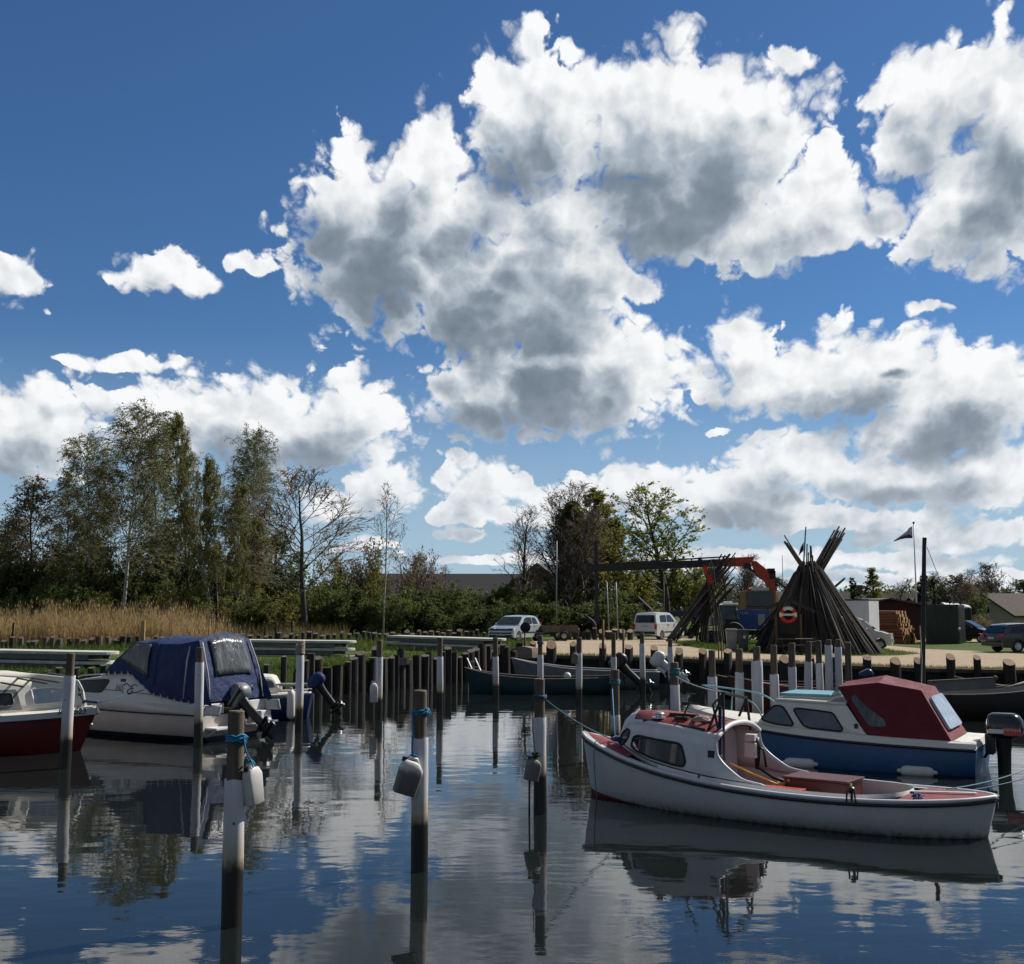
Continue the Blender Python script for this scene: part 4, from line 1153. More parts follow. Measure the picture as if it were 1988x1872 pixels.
for k in range(5): mb.tube([v + Vector((.14 * math.cos(a) * (1 - .1 * k) + rr.uniform(-.02, .02), .10 * math.sin(a) * (1 - .1 * k), .012 * k + rr.uniform(0, .012))) for a in [i * .45 for i in range(15)]], .012, 6)
tag(mb.build('rope_coil', 'rope_tan', None, smooth=True), 'tan rope coiled on the red cabin roof of the white boat', 'rope').matrix_world = F1.m
# gallows of black bars over the cockpit, blue strap
def onY(p, y): return F1.on_y(c5(*p), y)
yp, ys_ = .52, -.46
A1, A2 = onY((668, 192), yp), onY((770, 214), ys_)
mb = MB()
mb.bar(A1, onY((592, 378), yp), .032); mb.bar(A1, onY((672, 486), yp), .03); mb.bar(A2, onY((737, 292), ys_), .032); mb.bar(A2, onY((788, 352), ys_), .032)
mb.bar(A1 + Vector((0, 0, .01)), A2 + Vector((0, 0, .01)), .04); mb.bar(onY((622, 240), yp), onY((648, 360), yp), .028)
mb.build('gallows_frame', 'tarred_wood', wb, bevel=.004)
mb = MB(); mb.bar(onY((654, 250), yp - .05), onY((656, 462), yp - .05), .045, .03); mb.build('furled_strap', 'navy_canvas', wb)
mb = MB(); mb.bar(onY((622, 242), yp - .02), A1, .03, .02); mb.build('tan_strut', 'old_wood', wb)
# tiller arm, pump and hanging gear in the cockpit
mb = MB(); q = onY((812, 420), -.25)
mb.tube([q + Vector((0, 0, .12)), q, q - Vector((.02, 0, .15)), q - Vector((0, .02, .34))], [.05, .07, .045, .03], 8); mb.tube([q, q + Vector((-.12, 0, -.05)), q + Vector((-.15, 0, -.3))], .02, 6)
mb.tube([q - Vector((0, 0, .3)), q + Vector((-.3, .1, -.42)), q + Vector((-.5, .2, -.44))], .022, 6); mb.build('pump', 'black', wb, smooth=True)
mb = MB(); q = onY((790, 385), -.2); mb.box(q, (.16, .12, .10)); mb.box(q - Vector((.0, 0, .18)), (.18, .10, .22)); mb.build('instrument_box', 'white_paint', wb, bevel=.01)
mb = MB(); mb.tube([onY((698, 498), .45), onY((850, 570), .3), onY((1010, 630), .5)], .013, 6); mb.tube([onY((760, 530), .42), onY((905, 590), .3), onY((1000, 628), .5)], .013, 6)
mb.tube([onY((905, 588), .3), onY((935, 600), .3)], .035, 8)
tag(mb.build('yellow_pole', 'rope_yellow', None, smooth=True), 'yellow boat hook with rope lying in the white boat cockpit', 'boat hook').matrix_world = F1.m
for P, sc in (((617, 460), (.10, .02, .11)),):
    q = CB.trace(F1, c5(*P)); mb = MB(); mb.box(q + Vector((0, .012, 0)), sc); mb.build('air_vent', 'black', wb)
q = F1.on_y(c5(1232, 645), H.b(1.9) - .06); mb = MB(); mb.tube([q + Vector((0, 0, -.06)), q + Vector((0, 0, .08))], .02, 8); mb.bar(q + Vector((.05, .03, .07)), q + Vector((.06, .03, -.07)), .018); mb.bar(q + Vector((-.05, .03, .07)), q + Vector((-.06, .03, -.07)), .018); mb.ball(q + Vector((0, 0, .08)), .05); mb.build('rowlock', 'black', wb)
for P in ((564, 556),):
    q = CB.trace(F1, c5(*P)); MB().ball(q + Vector((0, .015, 0)), .022).build('drain_cap', 'black', wb, smooth=True)
mb = MB(); q = F1.on_z(c5(1410, 625), .52)
# mooring lines of the white boat
bow = F1.m @ Vector((5.6, 0, .86))
o = rope([bow, at_y(1056, 1356, pC.y)], .010, 'rope_teal', 'teal line from the white boat bow up to the canister pole', sag=.06)
_, pL2, _ = POLES['L2']; _, pN2, _ = POLES['N2']
rope([at_y(1193, 1336, pL2.y) + Vector((-.05, -.1, 0)), bow + Vector((.05, .05, .02))], .009, 'rope_blue', 'pale blue line from the short roped pole down to the white boat bow')
rope([at_y(1312, 1313, pN2.y) + Vector((0, -.1, 0)), F1.m @ (A1 + Vector((0, 0, .02)))], .009, 'pale_rope', 'long thin line from the roped pole to the gallows of the white boat', sag=.05)
mb = MB(); q = F1.m @ Vector((5.45, .05, .85))
for k in range(4): mb.tube([q + Vector((.13 * math.cos(a) * (1 - .12 * k) + rr.uniform(-.03, .03), .10 * math.sin(a) + rr.uniform(-.03, .03), .014 * k + rr.uniform(0, .02))) for a in [i * .5 for i in range(14)]], .010, 6)
tag(mb.build('rope_coil', 'rope_navy', None, smooth=True), 'blue rope heaped on the red foredeck of the white boat', 'rope')
b0 = F1.m @ Vector((5.62, .29, .80)); rope(catmull([b0, at_y(1156, 1440, b0.y - .05), at_y(1153, 1470, b0.y - .08), at_y(1155, 1505, b0.y - .1), (at_y(1159, 1533, b0.y - .12).x, b0.y - .12, -.1)], 6), .008, 'rope_teal', 'thin line hanging from the white boat bow into the water')
st_ = F1.m @ Vector((.55, -.2, .53))
rope([st_, at_y(2060, 1460, 20.)], .009, 'rope_teal', 'teal stern line of the white boat running off past the big outboard', sag=.10)
rope([F1.m @ Vector((.75, .45, .50)), at_y(2060, 1488, 18.)], .008, 'rope_navy', 'thin dark stern line of the white boat, the lower of the two', sag=.08)
mb = MB()
q = F1.m @ Vector((.72, .47, .52)); tuft(mb, q, .012, 12, .10, rr); mb.tube(coil(q, .03, q.z - .01, 2, .012, rr), .012, 6)
tag(mb.build('mooring_rope', 'rope_navy', None, smooth=True), 'knot of blue rope at the aft corner of the white boat cockpit', 'rope')

# ---------------------------------------------------------------- blue boat with the maroon canopy
cB = crop(1820, 1700, 780)
F2 = Frame((8.36, 21.10, 0), (-.867, .5, 0))
bb = thing('canopy_boat', 'blue clinker boat with white cabin and a maroon folding canopy', 'boat', F2.loc, F2.rz)
HB = Hull([(0, .86, .46, -.12), (.5, .92, .465, -.2), (1.4, .98, .485, -.3), (2.4, .98, .52, -.35), (3.3, .90, .57, -.35), (4.1, .70, .64, -.32), (4.7, .42, .71, -.25), (5.1, .14, .77, -.15), (5.25, .015, .79, -.1)], e=.55, rake=(-.05, .25)).smooth()
HB.band(.0, None, 'hull', 'blue_hull', bb, n=9, steps=.007, smooth=True)
HB.band(None, .0, 'bottom_paint', 'antifoul_blue', bb, n=4)
HB.rail('rubbing_strake', 'black', bb, .026, dz=-.01, dy=.012)
zg = lambda x: HB.zs(x) + (.13 if x > .4 else .10)
rings = []
mb = MB()
for sd in (1, -1):
    mb.loft([[(x + HB.shift(x, z), sd * (b + .0), z + .012), (x + HB.shift(x, z), sd * (b - .02), z + .10), (x + HB.shift(x, z), sd * max(.01, b - .07), z + .13), (x + HB.shift(x, z), sd * max(.005, b - .20), z + .12)] for (x, b, z, k) in HB.st], closed=False)
mb.loft([[(0 - .04, sd * .84 * u, .47) for sd, u in ((1, 1), (1, .5), (1, 0), (-1, .5), (-1, 1))], [(.0, sd * .82 * u, .58) for sd, u in ((1, 1), (1, .5), (1, 0), (-1, .5), (-1, 1))], [(.32, sd * .8 * u, .60) for sd, u in ((1, 1), (1, .5), (1, 0), (-1, .5), (-1, 1))]], closed=False)
mb.build('gunwale', 'cream_paint', bb, smooth=True, auto=40)
HB.deck('foredeck', ['cream_paint', 'cream_paint'], bb, 3.2, 5.24, trim=.1, camber=.06, dz=.11)
yB = lambda x: min(.80, max(.15, HB.b(x) - .14)); zB_ = lambda x: HB.zs(x) + .11
pr = Cabin([(1, .6), (4, 1.2)], yB, zB_, lean=.14)
T2 = [(268, 345), (300, 300), (375, 222), (368, 196), (440, 197), (720, 216), (835, 225), (985, 445)]
tq = [pr.trace(F2, cB(*p)) for p in T2]
tq = [(tq[0].x, zB_(tq[0].x)), (tq[1].x, tq[1].z), (tq[2].x, tq[2].z), (tq[3].x, tq[3].z), (tq[4].x, tq[4].z), (tq[5].x, tq[5].z), (tq[6].x, tq[6].z), (tq[7].x, tq[7].z)]
tq[3] = (min(tq[3][0], tq[2][0]) - .02, tq[3][1])
C2 = Cabin(tq, yB, zB_, lean=.14, crown=.05)
C2.walls('cabin_side', 'cream_paint', bb, solid=.03)
xr = sorted(p[0] for p in tq)
C2.roof('cabin_roof', ['cream_paint', 'cream_paint'], bb, tq[6][0], max(xr) - .01)
C2.panel(F2, [cB(*p) for p in [(283, 322), (372, 232), (430, 238), (497, 350), (488, 366), (380, 352)]], 'side_window', 'window_grey', bb, frame='rubber', both=True, rnd_=2)
C2.panel(F2, [cB(*p) for p in [(498, 262), (520, 250), (740, 278), (760, 292), (817, 385), (805, 402), (595, 378), (560, 360)]], 'side_window', 'window_grey', bb, frame='rubber', both=True, rnd_=2)
for P in ((903, 367),):
    q = C2.trace(F2, cB(*P)); mb = MB(); mb.box(q + Vector((0, .012, 0)), (.07, .02, .09)); mb.build('air_vent', 'black', bb)
# blue sun cushion on the roof, roof rim
q0, q1 = C2.trace(F2, cB(392, 190)), C2.trace(F2, cB(715, 214)); zc = C2.zt((q0.x + q1.x) / 2)
mb = MB(); mb.box(((q0.x + q1.x) / 2, 0, zc + .10), (abs(q0.x - q1.x), 1.05, .05)); mb.build('roof_hatch', 'blue_cushion', bb, bevel=.012)
mb = MB(); mb.box(((q0.x + q1.x) / 2, 0, zc + .055), (abs(q0.x - q1.x) - .1, .95, .05)); mb.build('hatch_base', 'cream_paint', bb, bevel=.01)
for sd in (1, -1): MB().tube([(x, sd * (C2.y(x, C2.zt(x)) + .01), C2.zt(x) + .0) for x in [tq[6][0] + (tq[3][0] - tq[6][0]) * i / 12 for i in range(13)]], .03, 8).build('roof_rim', 'cream_paint', bb, smooth=True)
# pulpit rail of blue pipe
def dk(x, y, z): return (x, y, HB.zs(x) + .12 + z)
mb = MB()
for sd in (1, -1):
    mb.tube(catmull([dk(3.75, sd * .62, 0), dk(3.95, sd * .58, .30), dk(4.3, sd * .52, .42), dk(4.9, sd * .26, .44), dk(5.22, sd * .02, .44)], 5), .016, 6)
    mb.tube([dk(4.75, sd * .36, 0), dk(4.72, sd * .36, .43)], .014, 6)
mb.build('pulpit_rail', 'blue_cushion', bb, smooth=True)
# windscreen and canopy
def tr2(P, y): return F2.on_y(cB(*P), y)
mb = MB(); a, b_, c_ = tr2((708, 208), .70), tr2((776, 120), .62), tr2((838, 226), .70)
mb.add([a, b_, c_], [(0, 1, 2)]); mb.add([(p.x, -p.y, p.z) for p in (a, b_, c_)], [(0, 2, 1)]); mb.add([a, (a.x, -a.y, a.z), (b_.x, -b_.y, b_.z), b_], [(0, 1, 2, 3)])
mb.build('windscreen', 'acrylic', bb, solid=.008)
fb, ft, mt, at_, ab = tr2((985, 443), .86), tr2((782, 112), .66), tr2((1045, 86), .66), tr2((1322, 136), .66), tr2((1528, 482), .84)
mb = MB(); mir = lambda p: Vector((p.x, -p.y, p.z)); cen = lambda p, h: Vector((p.x, 0, p.z + h))
def grid(a, b, c, d, n=5, sag=0.):
    """bilinear patch a-b-c-d with a little slack in the cloth"""
    rings = []
    for i in range(n + 1):
        u = i / n; rings.append([])
        for j in range(n + 1):
            v = j / n; p = (a.lerp(b, v)).lerp(d.lerp(c, v), u)
            rings[-1].append(p - Vector((0, 0, sag * math.sin(math.pi * u) * math.sin(math.pi * v))))
    mb.loft(rings, closed=False)
rf = [(ft, .06), (mt, .10), (at_, .06)]
for (p, h), (p2, h2) in zip(rf[:-1], rf[1:]):
    for k in (1, -1):
        e1, e2 = (p, p2) if k == 1 else (mir(p), mir(p2))
        grid(e1, e2, cen(p2, h2), cen(p, h), 4, .02)
for k in (1, -1):
    f = (lambda p: p) if k == 1 else mir
    grid(f(fb), f(ft), f(mt), f(fb).lerp(f(ab), .5), 4); grid(f(fb).lerp(f(ab), .5), f(mt), f(at_), f(ab), 4)
    grid(f(at_), cen(at_, .06), cen(ab, 0), f(ab), 4)
cn = mb.build('canopy', 'maroon_canvas', bb, solid=.006)
def on_side(p3):                                           # canopy side plane point
    n_ = (ft - fb).cross(ab - fb).normalized(); return n_
ns = (ft - fb).cross(ab - fb).normalized(); ns = ns if ns.y > 0 else -ns
def side_pt(P):
    d = F2.i.to_3x3() @ ray(*cB(*P)); t = (fb - F2.cam).dot(ns) / d.dot(ns); return F2.cam + d * t
q = rounded([side_pt(p) for p in [(868, 190), (895, 158), (1000, 150), (1105, 372), (985, 370)]], 3, .22)
mb = MB(); mb.prism([p + ns * .012 for p in q], ns * -.006); mb.build('canopy_window', 'acrylic_dusty', cn)
q = [mir(p) for p in q]; nm = mir(ns); mb = MB(); mb.prism([p + nm * .012 for p in q], nm * -.006); mb.build('canopy_window', 'acrylic_dusty', cn)
na = (at_ - ab).cross(Vector((0, 1, 0))).normalized(); na = na if na.x < 0 else -na
rw = [at_.lerp(ab, .16).lerp(mir(at_).lerp(mir(ab), .16), .1), at_.lerp(ab, .16).lerp(mir(at_).lerp(mir(ab), .16), .9), at_.lerp(ab, .78).lerp(mir(at_).lerp(mir(ab), .78), .9), at_.lerp(ab, .78).lerp(mir(at_).lerp(mir(ab), .78), .1)]
rw = rounded(rw, 3, .12); mb = MB(); mb.prism([p + na * .065 for p in rw], na * -.05); mb.build('rear_window', 'acrylic_pale', cn)
mb = MB()
for i in range(7): mb.ball(fb.lerp(ab, (i + .5) / 7) + Vector((0, .012, -.0)), .014, 6, 4)
mb.build('press_stud', 'silver', cn)
ob = outboard('outboard_motor', None, (-.10, 0, .50), math.pi, 0, cowl='black_gloss', leg='black', s=1.18, parent=bb,
              band=[('white_stripe', 'white_paint', .06, .27, .17, .235), ('red_panel', 'lamp_red', .27, .50, .145, .262)], text=('YAMAHA', .062, .385, .228))
mb = MB(); mb.box((-.12, .55, .05), (.05, .10, .5)); mb.build('transom_bracket', 'steel', bb)
for P, lab in (((535, 608), 'white fender floating beside the cockpit of the white boat'), ((1297, 662), 'white fender floating below the canopy of the blue boat, nearer its stern')):
    q = at_z(*cB(*P), z=.06); fender(lab, (q.x, q.y, .06), F2.rz + .04, .56)

# ---------------------------------------------------------------- white cruiser with the blue canopy
c2b = crop(300, 1590, 440); c1b = crop(0, 1560, 420, 1966)
F3 = Frame((-6.2, 26.5, 0), (-.87, .49, 0))
cr = thing('motor_cruiser', 'white motor cruiser under a big blue canvas canopy with its outboard tilted up', 'boat', F3.loc, F3.rz)
HC = Hull([(0, 1.05, .56, -.15), (1.2, 1.10, .56, -.2), (2.6, 1.12, .57, -.25), (4.0, 1.02, .60, -.25), (5.0, .80, .65, -.22), (5.8, .48, .71, -.18), (6.3, .20, .76, -.12), (6.55, .015, .80, -.05)], e=.62, rake=(-.02, .45)).smooth()
HC.band(.10, lambda x: HC.zs(x) - .20, 'hull', 'gel_pink', cr, n=5)
HC.band(lambda x: HC.zs(x) - .20, None, 'hull_topside', 'gel_pink', cr, n=2, transom=True)
HC.band(None, .10, 'bottom_paint', 'antifoul_blue', cr, n=4)
HC.rail('rubbing_strake', 'black', cr, .016, dz=.0, dy=.012)
zc0 = lambda x: HC.zs(x) + .01
yC = lambda x: max(.04, HC.b(x) - .05)
pr = Cabin([(1, 1.), (5, 1.2)], yC, zc0, lean=.28)
T3 = [c2b(1195, 1010), c2b(1185, 905), c2b(1010, 915), c2b(880, 890), c2b(700, 858), c2b(390, 780), c1b(1830, 955), c1b(1720, 870), c1b(1555, 706), c1b(1230, 706), c1b(1215, 745), c1b(900, 792)]
tq = [pr.trace(F3, p) for p in T3]; tq = [(p.x, p.z) for p in tq]
tq = tq[1:] + [(6.3, HC.zs(6.3) + .12), (6.7, HC.zs(6.5) + .02)]
C3 = Cabin(tq, yC, zc0, lean=.28, crown=.05)
C3.walls('cabin_side', 'hull_white', cr, solid=.02)
C3.roof('cabin_roof', ['hull_white', 'hull_white'], cr, max(p[0] for p in tq[5:9]) - .9, 6.68)
C3.panel(F3, [c1b(*p) for p in [(760, 800), (1290, 773), (1311, 795), (1218, 922), (1172, 928), (800, 905)]], 'side_window', 'glass_dark', cr, frame='rubber', both=True, rnd_=2, fr=.010)
C3.panel(F3, [c1b(*p) for p in [(1445, 770), (1505, 770), (1497, 805), (1440, 800)]], 'air_vent', 'black', cr, rnd_=0)
def onC(P, o=.02):
    q = C3.trace(F3, P); return q + Vector((0, o, .28 * o))
mb = MB()
for arc in ([(1478, 850), (1495, 830), (1520, 828), (1543, 852)], [(1635, 852), (1610, 838), (1580, 848), (1568, 872), (1590, 885), (1550, 888), (1520, 912), (1525, 938), (1560, 935), (1580, 905)], [(1540, 848), (1570, 868)]):
    mb.tube(catmull([onC(c1b(*p)) for p in arc], 4), .010, 6)
mb.tube([onC(c1b(1245, 895)), onC(c1b(1455, 912)), onC(c1b(1475, 940))], .006, 5); mb.tube([onC(c1b(1570, 930)), onC(c1b(1810, 955))], .006, 5)
mb.build('name_ornament', 'letter_dark', cr, smooth=True)
q = onC(c1b(1428, 873), .025); text_mesh('165', .20, 'lettering', 'letter_grey', cr, q, (R(90 - 15), R(0), R(180)), sx=.9, thick=.003)
# stern: cockpit coaming, pods either side of the motor, bathing steps
mb = MB()
mb.prism([(0, 1.0, .57), (0, 1.0, .80), (.35, 1.0, .82), (.35, 1.0, .57)], (0, -.62, 0)); mb.prism([(0, -1.0, .57), (0, -1.0, .80), (.35, -1.0, .82), (.35, -1.0, .57)], (0, .62, 0))
mb.build('stern_pod', 'white_paint', cr, bevel=.015)
mb = MB(); mb.box((1.2, .98, .68), (2.4, .10, .22)); mb.box((1.2, -.98, .68), (2.4, .10, .22)); mb.build('coaming', 'hull_white', cr, bevel=.01)
mb = MB(); mb.box((-.16, .62, .28), (.34, .66, .05)); mb.bar((-.30, .9, .27), (0, .9, .10), .03); mb.bar((-.30, .35, .27), (0, .35, .10), .03); mb.build('bathing_step', 'white_paint', cr, bevel=.008)
mb = MB(); mb.box((-.16, -.62, .28), (.34, .62, .05)); mb.build('bathing_step', 'white_paint', cr, bevel=.008)
mb = MB(); mb.box((-.14, -.70, .42), (.26, .34, .30)); mb.build('transom_box', 'white_paint', cr, bevel=.02)
mb = MB(); mb.lathe([(.05, -.02), (.07, .0), (.07, .08), (.055, .08)], 12, (-.33, -.66, .36), 'x'); mb.build('deck_fitting', 'cream_paint', cr, smooth=True, auto=40)
outboard('outboard_motor', None, (-.12, 0, .52), math.pi, R(52), cowl='grey_plastic', leg='black', s=1.12, parent=cr, band=[('dark_stripe', 'black', .05, .52, .17, .21), ('pale_stripe', 'mid_grey', .05, .53, .23, .26)])
# pulpit rail
mb = MB(); q = lambda P, y: F3.on_y(P, y)
mb.tube(catmull([q(c1b(510, 755), .1), q(c1b(530, 715), .1), q(c1b(600, 700), .2), q(c1b(780, 730), .45)], 5), .014, 6)
mb.tube(catmull([q(c1b(930, 750), .5), q(c1b(960, 728), .5), q(c1b(1150, 712), .55), q(c1b(1215, 716), .5)], 5), .016, 6)
mb.build('bow_rail', 'steel', cr, smooth=True)
# canopy
yb_, yt_ = .98, .80
def tc_(P, y): return F3.on_y(P, y)
B = [tc_(c1b(1240, 704), .86), tc_(c1b(1558, 706), .88), tc_(c1b(1720, 870), .92), tc_(c2b(385, 778), yb_), tc_(c2b(700, 866), yb_), tc_(c2b(1075, 915), yb_)]
Tt = [tc_(c1b(1610, 330), .74), tc_(c2b(235, 190), yt_), tc_(c2b(460, 200), yt_), tc_(c2b(700, 210), yt_), tc_(c2b(930, 165), yt_)]
B = sorted(B, key=lambda p: -p.x); Tt = sorted(Tt, key=lambda p: -p.x)
def along(L, t):
    d = [0]; 
    for a, b_ in zip(L[:-1], L[1:]): d.append(d[-1] + (b_ - a).length)
    s_ = t * d[-1]
    for i in range(len(L) - 1):
        if s_ <= d[i + 1] + 1e-9: return L[i].lerp(L[i + 1], (s_ - d[i]) / max(1e-9, d[i + 1] - d[i]))
    return L[-1]
rr = random.Random(5)
N = 26; K = 10
rings = []
for i in range(N + 1):
    t_ = i / N
    b_, tt = along(B, t_ ** .95), along(Tt, t_)
    ring = []
    for j in range(K + 1):
        v = j / K; p = b_.lerp(tt, v); p = p + Vector((0, .05 * math.sin(math.pi * v) * (1 if v < .9 else .5) + .014 * math.sin(t_ * 34 + v * 5) * math.sin(math.pi * v), 0))
        p += Vector((rr.uniform(-.004, .004), rr.uniform(-.012, .012) * (1 if 0 < j < K else 0), 0)); ring.append(p)
    crown = .17 * min(1, .25 + 3 * t_)
    for u in (.85, .6, .3, 0): ring.append(Vector((tt.x, tt.y * u, tt.z + crown * (1 - u ** 2.2) * (1 - .25 * abs(math.sin(math.pi * t_ * 3))))))
    ring += [Vector((p.x, -p.y, p.z)) for p in ring[:-1][::-1]]
    rings.append(ring)
mb = MB(); mb.loft(rings, closed=False)
R0, R1 = rings[0], rings[-1]
mb.add(R0, [tuple(range(len(R0)))])
nb = len(R1) // 2
# aft curtain: falls outward to the transom
ab1, ab2 = tc_(c2b(1080, 912), yb_), None
bot = [Vector((.05 - .10 * (1 - abs(u)), u * .93, .86 - .02 * abs(u))) for u in (1, .6, .2, -.2, -.6, -1)]
topc = [R1[K + i] for i in range(len(R1) - 2 * K)]
aft = []
for i in range(9):
    u = i / 8; f = along(topc, u); g = along(bot, u)
    aft.append([f.lerp(g, j / 6) + Vector((-.06 * math.sin(math.pi * j / 6) + .03 * math.sin(u * 15 + j * .9) * math.sin(math.pi * j / 6), 0, 0)) for j in range(7)])
mb.loft(aft, closed=False)
for k, sgn in ((0, 1), (8, -1)):                         # close the gap to the side curtains
    side = [R1[j] if sgn == 1 else R1[len(R1) - 1 - j] for j in range(K, -1, -1)]
    e = aft[k]
    mb.loft([[along(side, j / 6) for j in range(7)], e], closed=False)
cn = mb.build('canopy', 'navy_canvas', cr, smooth=True, auto=55)
# clear panels in the canopy
def patch(pts, ys, name, m, off=.035, n=6):
    a, b_, c_, d = [tc_(p, y) for p, y in zip(pts, ys)]
    mb = MB(); grid_pts = [[(a.lerp(b_, j / n)).lerp(d.lerp(c_, j / n), i / n) + Vector((0, off + .05 * math.sin(math.pi * i / n) * .8, 0)) for j in range(n + 1)] for i in range(n + 1)]
    mb.loft(grid_pts, closed=False); return mb.build(name, m, cn, smooth=True, solid=.004)
patch([c1b(1638, 350), c1b(1822, 352), c1b(1770, 752), c1b(1450, 530)], [.80, .80, .92, .90], 'canopy_window', 'acrylic_dusty', .045)
def aftp(u, v):
    i = u * 8; i0 = min(7, int(i)); f = i - i0; j = v * 6; j0 = min(5, int(j)); g = j - j0
    a = aft[i0][j0].lerp(aft[i0][j0 + 1], g); b_ = aft[i0 + 1][j0].lerp(aft[i0 + 1][j0 + 1], g)
    return a.lerp(b_, f)
mb = MB(); mb.loft([[aftp(.16 + .68 * i / 8, .06 + .56 * j / 6) + Vector((-.030, 0, .01)) for j in range(7)] for i in range(9)], closed=False)
mb.build('canopy_window', 'acrylic_dusty', cn, smooth=True, solid=.004)
for u0, v0, u1, v1 in ((.02, .05, .04, 1.), (.96, .05, .98, 1.)): MB().tube([aftp(u0 + (u1 - u0) * i / 6, v0 + (v1 - v0) * i / 6) + Vector((-.05, 0, .02)) for i in range(7)], .016, 6).build('canopy_strap', 'pale_rope', cn, smooth=True)
mb = MB(); mb.tube([tc_(c2b(825, 235), .86), tc_(c2b(790, 400), .98), tc_(c2b(745, 830), 1.04)], [.012, .02, .012], 6)
mb.build('canopy_strap', 'pale_rope', cn, smooth=True)
mb = MB()
for i in range(1, 17):
    p = along(B, i / 17); mb.add([p + Vector((-.03, .05, -.02)), p + Vector((.03, .05, -.02)), p + Vector((0, .06, .07))], [(0, 1, 2)])
mb.build('canopy_tab', 'pale_rope', cn, solid=.004)
mb = MB(); mb.tube([tc_(c2b(470, 205), .84), tc_(c2b(430, 480), .97), tc_(c2b(400, 700), 1.0)], .010, 5); mb.build('canopy_seam', 'navy_canvas', cn)

# ---------------------------------------------------------------- red boat at the frame edge
F4 = Frame((-14.6, 23.95, 0), (1, .035, 0))
rb = thing('cabin_boat', 'dark red hulled boat with a cream cabin and black registration number', 'boat', F4.loc, F4.rz)
HR = Hull([(0, .85, .75, -.25), (1.5, 1.0, .735, -.3), (3.0, 1.02, .74, -.3), (4.2, .86, .765, -.3), (5.0, .58, .80, -.25), (5.5, .30, .84, -.2), (5.8, .012, .872, -.1)], e=.70, rake=(-.05, .32)).smooth()
zw = lambda x: HR.zs(x) - .125
HR.band(zw, None, 'gunwale_band', 'white_paint', rb, n=2)
HR.band(.0, lambda x: HR.zs(x) - .135, 'hull', 'red_hull', rb, n=7)
HR.band(None, .0, 'bottom_paint', 'antifoul_blue', rb, n=4)
HR.rail('rubbing_strake', 'black', rb, .014, dz=-.13, dy=.004)
HR.deck('foredeck', ['cream_paint', 'cream_paint'], rb, .05, 5.78, trim=.1, camber=.05)
yR = lambda x: max(.06, min(.84, HR.b(x) - .12) * (1 if x < 3.6 else 1 - .27 * (x - 3.6))); zR = lambda x: HR.zs(x) + .02
pr = Cabin([(1, .9), (5, 1.1)], yR, zR, lean=.5)
T4 = [(1022, 1045), (985, 960), (925, 846), (760, 806), (560, 785), (300, 765), (20, 742)]
tq = [pr.trace(F4, c1b(*p), -1) for p in T4]; tq = [(p.x, p.z) for p in tq]; tq = [(tq[0][0], zR(tq[0][0]))] + tq[1:] + [(1.6, tq[-1][1] + .06)]
C4 = Cabin(tq, yR, zR, lean=.5, crown=.10)
C4.walls('cabin_side', 'cream_paint', rb, solid=.02)
C4.roof('cabin_roof', ['cream_paint', 'cream_paint'], rb, 1.6, tq[0][0] - .01)
C4.panel(F4, [c1b(*p) for p in [(372, 905), (400, 890), (600, 872), (790, 880), (800, 1045), (430, 1078), (410, 1060)]], 'front_window', 'acrylic_pale', rb, sd=-1, frame='cream_paint', both=True, fr=.02)
C4.panel(F4, [c1b(*p) for p in [(-60, 905), (200, 898), (268, 1140), (-60, 1150)]], 'wall_recess', 'grey_hull', rb, sd=-1, off=.024, both=True, rnd_=0)
C4.panel(F4, [c1b(*p) for p in [(-60, 945), (150, 940), (178, 1095), (-60, 1105)]], 'side_window', 'glass_dark', rb, sd=-1, off=.036, frame='grey_plastic', both=True, fr=.012)
for a, b_ in (((30, 730), (555, 822)), ((10, 812), (280, 862)), ((240, 735), (700, 808))):
    A, B_ = F4.on_z(c1b(*a), tq[4][1] + .06), F4.on_z(c1b(*b_), tq[4][1] + .03)
    mb = MB(); mb.bar(A, B_, .025, .03); mb.build('grab_rail', 'old_wood', rb)
def on_hull(F, Hh, P, sd):
    y = .6
    for _ in range(12): q = F.on_y(P, sd * y); y = Hh.b(max(Hh.x0, min(Hh.x1, q.x - Hh.shift(q.x, q.z))))
    return q
for txt, P in (('R', (722, 1140)), ('523', (955, 1130))):
    q = on_hull(F4, HR, c1b(*P), -1); x_ = q.x
    a_ = math.atan2(HR.b(x_ + .15) - HR.b(x_ - .15), .3)
    text_mesh(txt, .155, 'registration_number', 'letter_dark', rb, q + Vector((.03, -.115, -.035)), (R(90), 0, -a_), shear=.15, thick=.004, fontbold=True)
q = F4.on_y(c1b(1075, 1040), 0); lump_ = MB(); lump_.tube(catmull([q + Vector((-.14, -.02, -.01)), q + Vector((-.05, -.1, .02)), q + Vector((.16, -.02, .0))], 5), .032, 8)
tag(lump_.build('rope_coil', 'rope_navy', None, smooth=True), 'blue mooring rope bundled on the bow of the red boat', 'rope').matrix_world = F4.m
mb = MB(); mb.tube([F4.on_y(c1b(*p), -.12) for p in [(935, 850), (948, 960), (1000, 1040)]], .012, 6); mb.tube([F4.on_y(c1b(*p), -.12) for p in [(925, 950), (955, 970), (970, 930)]], .014, 6); mb.tube([F4.on_y(c1b(*p), -.12) for p in [(930, 880), (960, 900)]], .02, 6); mb.build('forestay_fitting', 'black', rb, smooth=True)
mb = MB(); mb.ball(F4.on_y(c1b(1085, 1312), 0), .035); mb.ball(F4.on_y(c1b(1075, 1330), 0), .03); mb.build('bow_eye', 'steel', rb, smooth=True)
mb = MB(); mb.bar(F4.on_y(c1b(1140, 1085), 0), F4.on_y(c1b(1180, 1165), 0), .03); mb.build('stem_band', 'silver', rb)
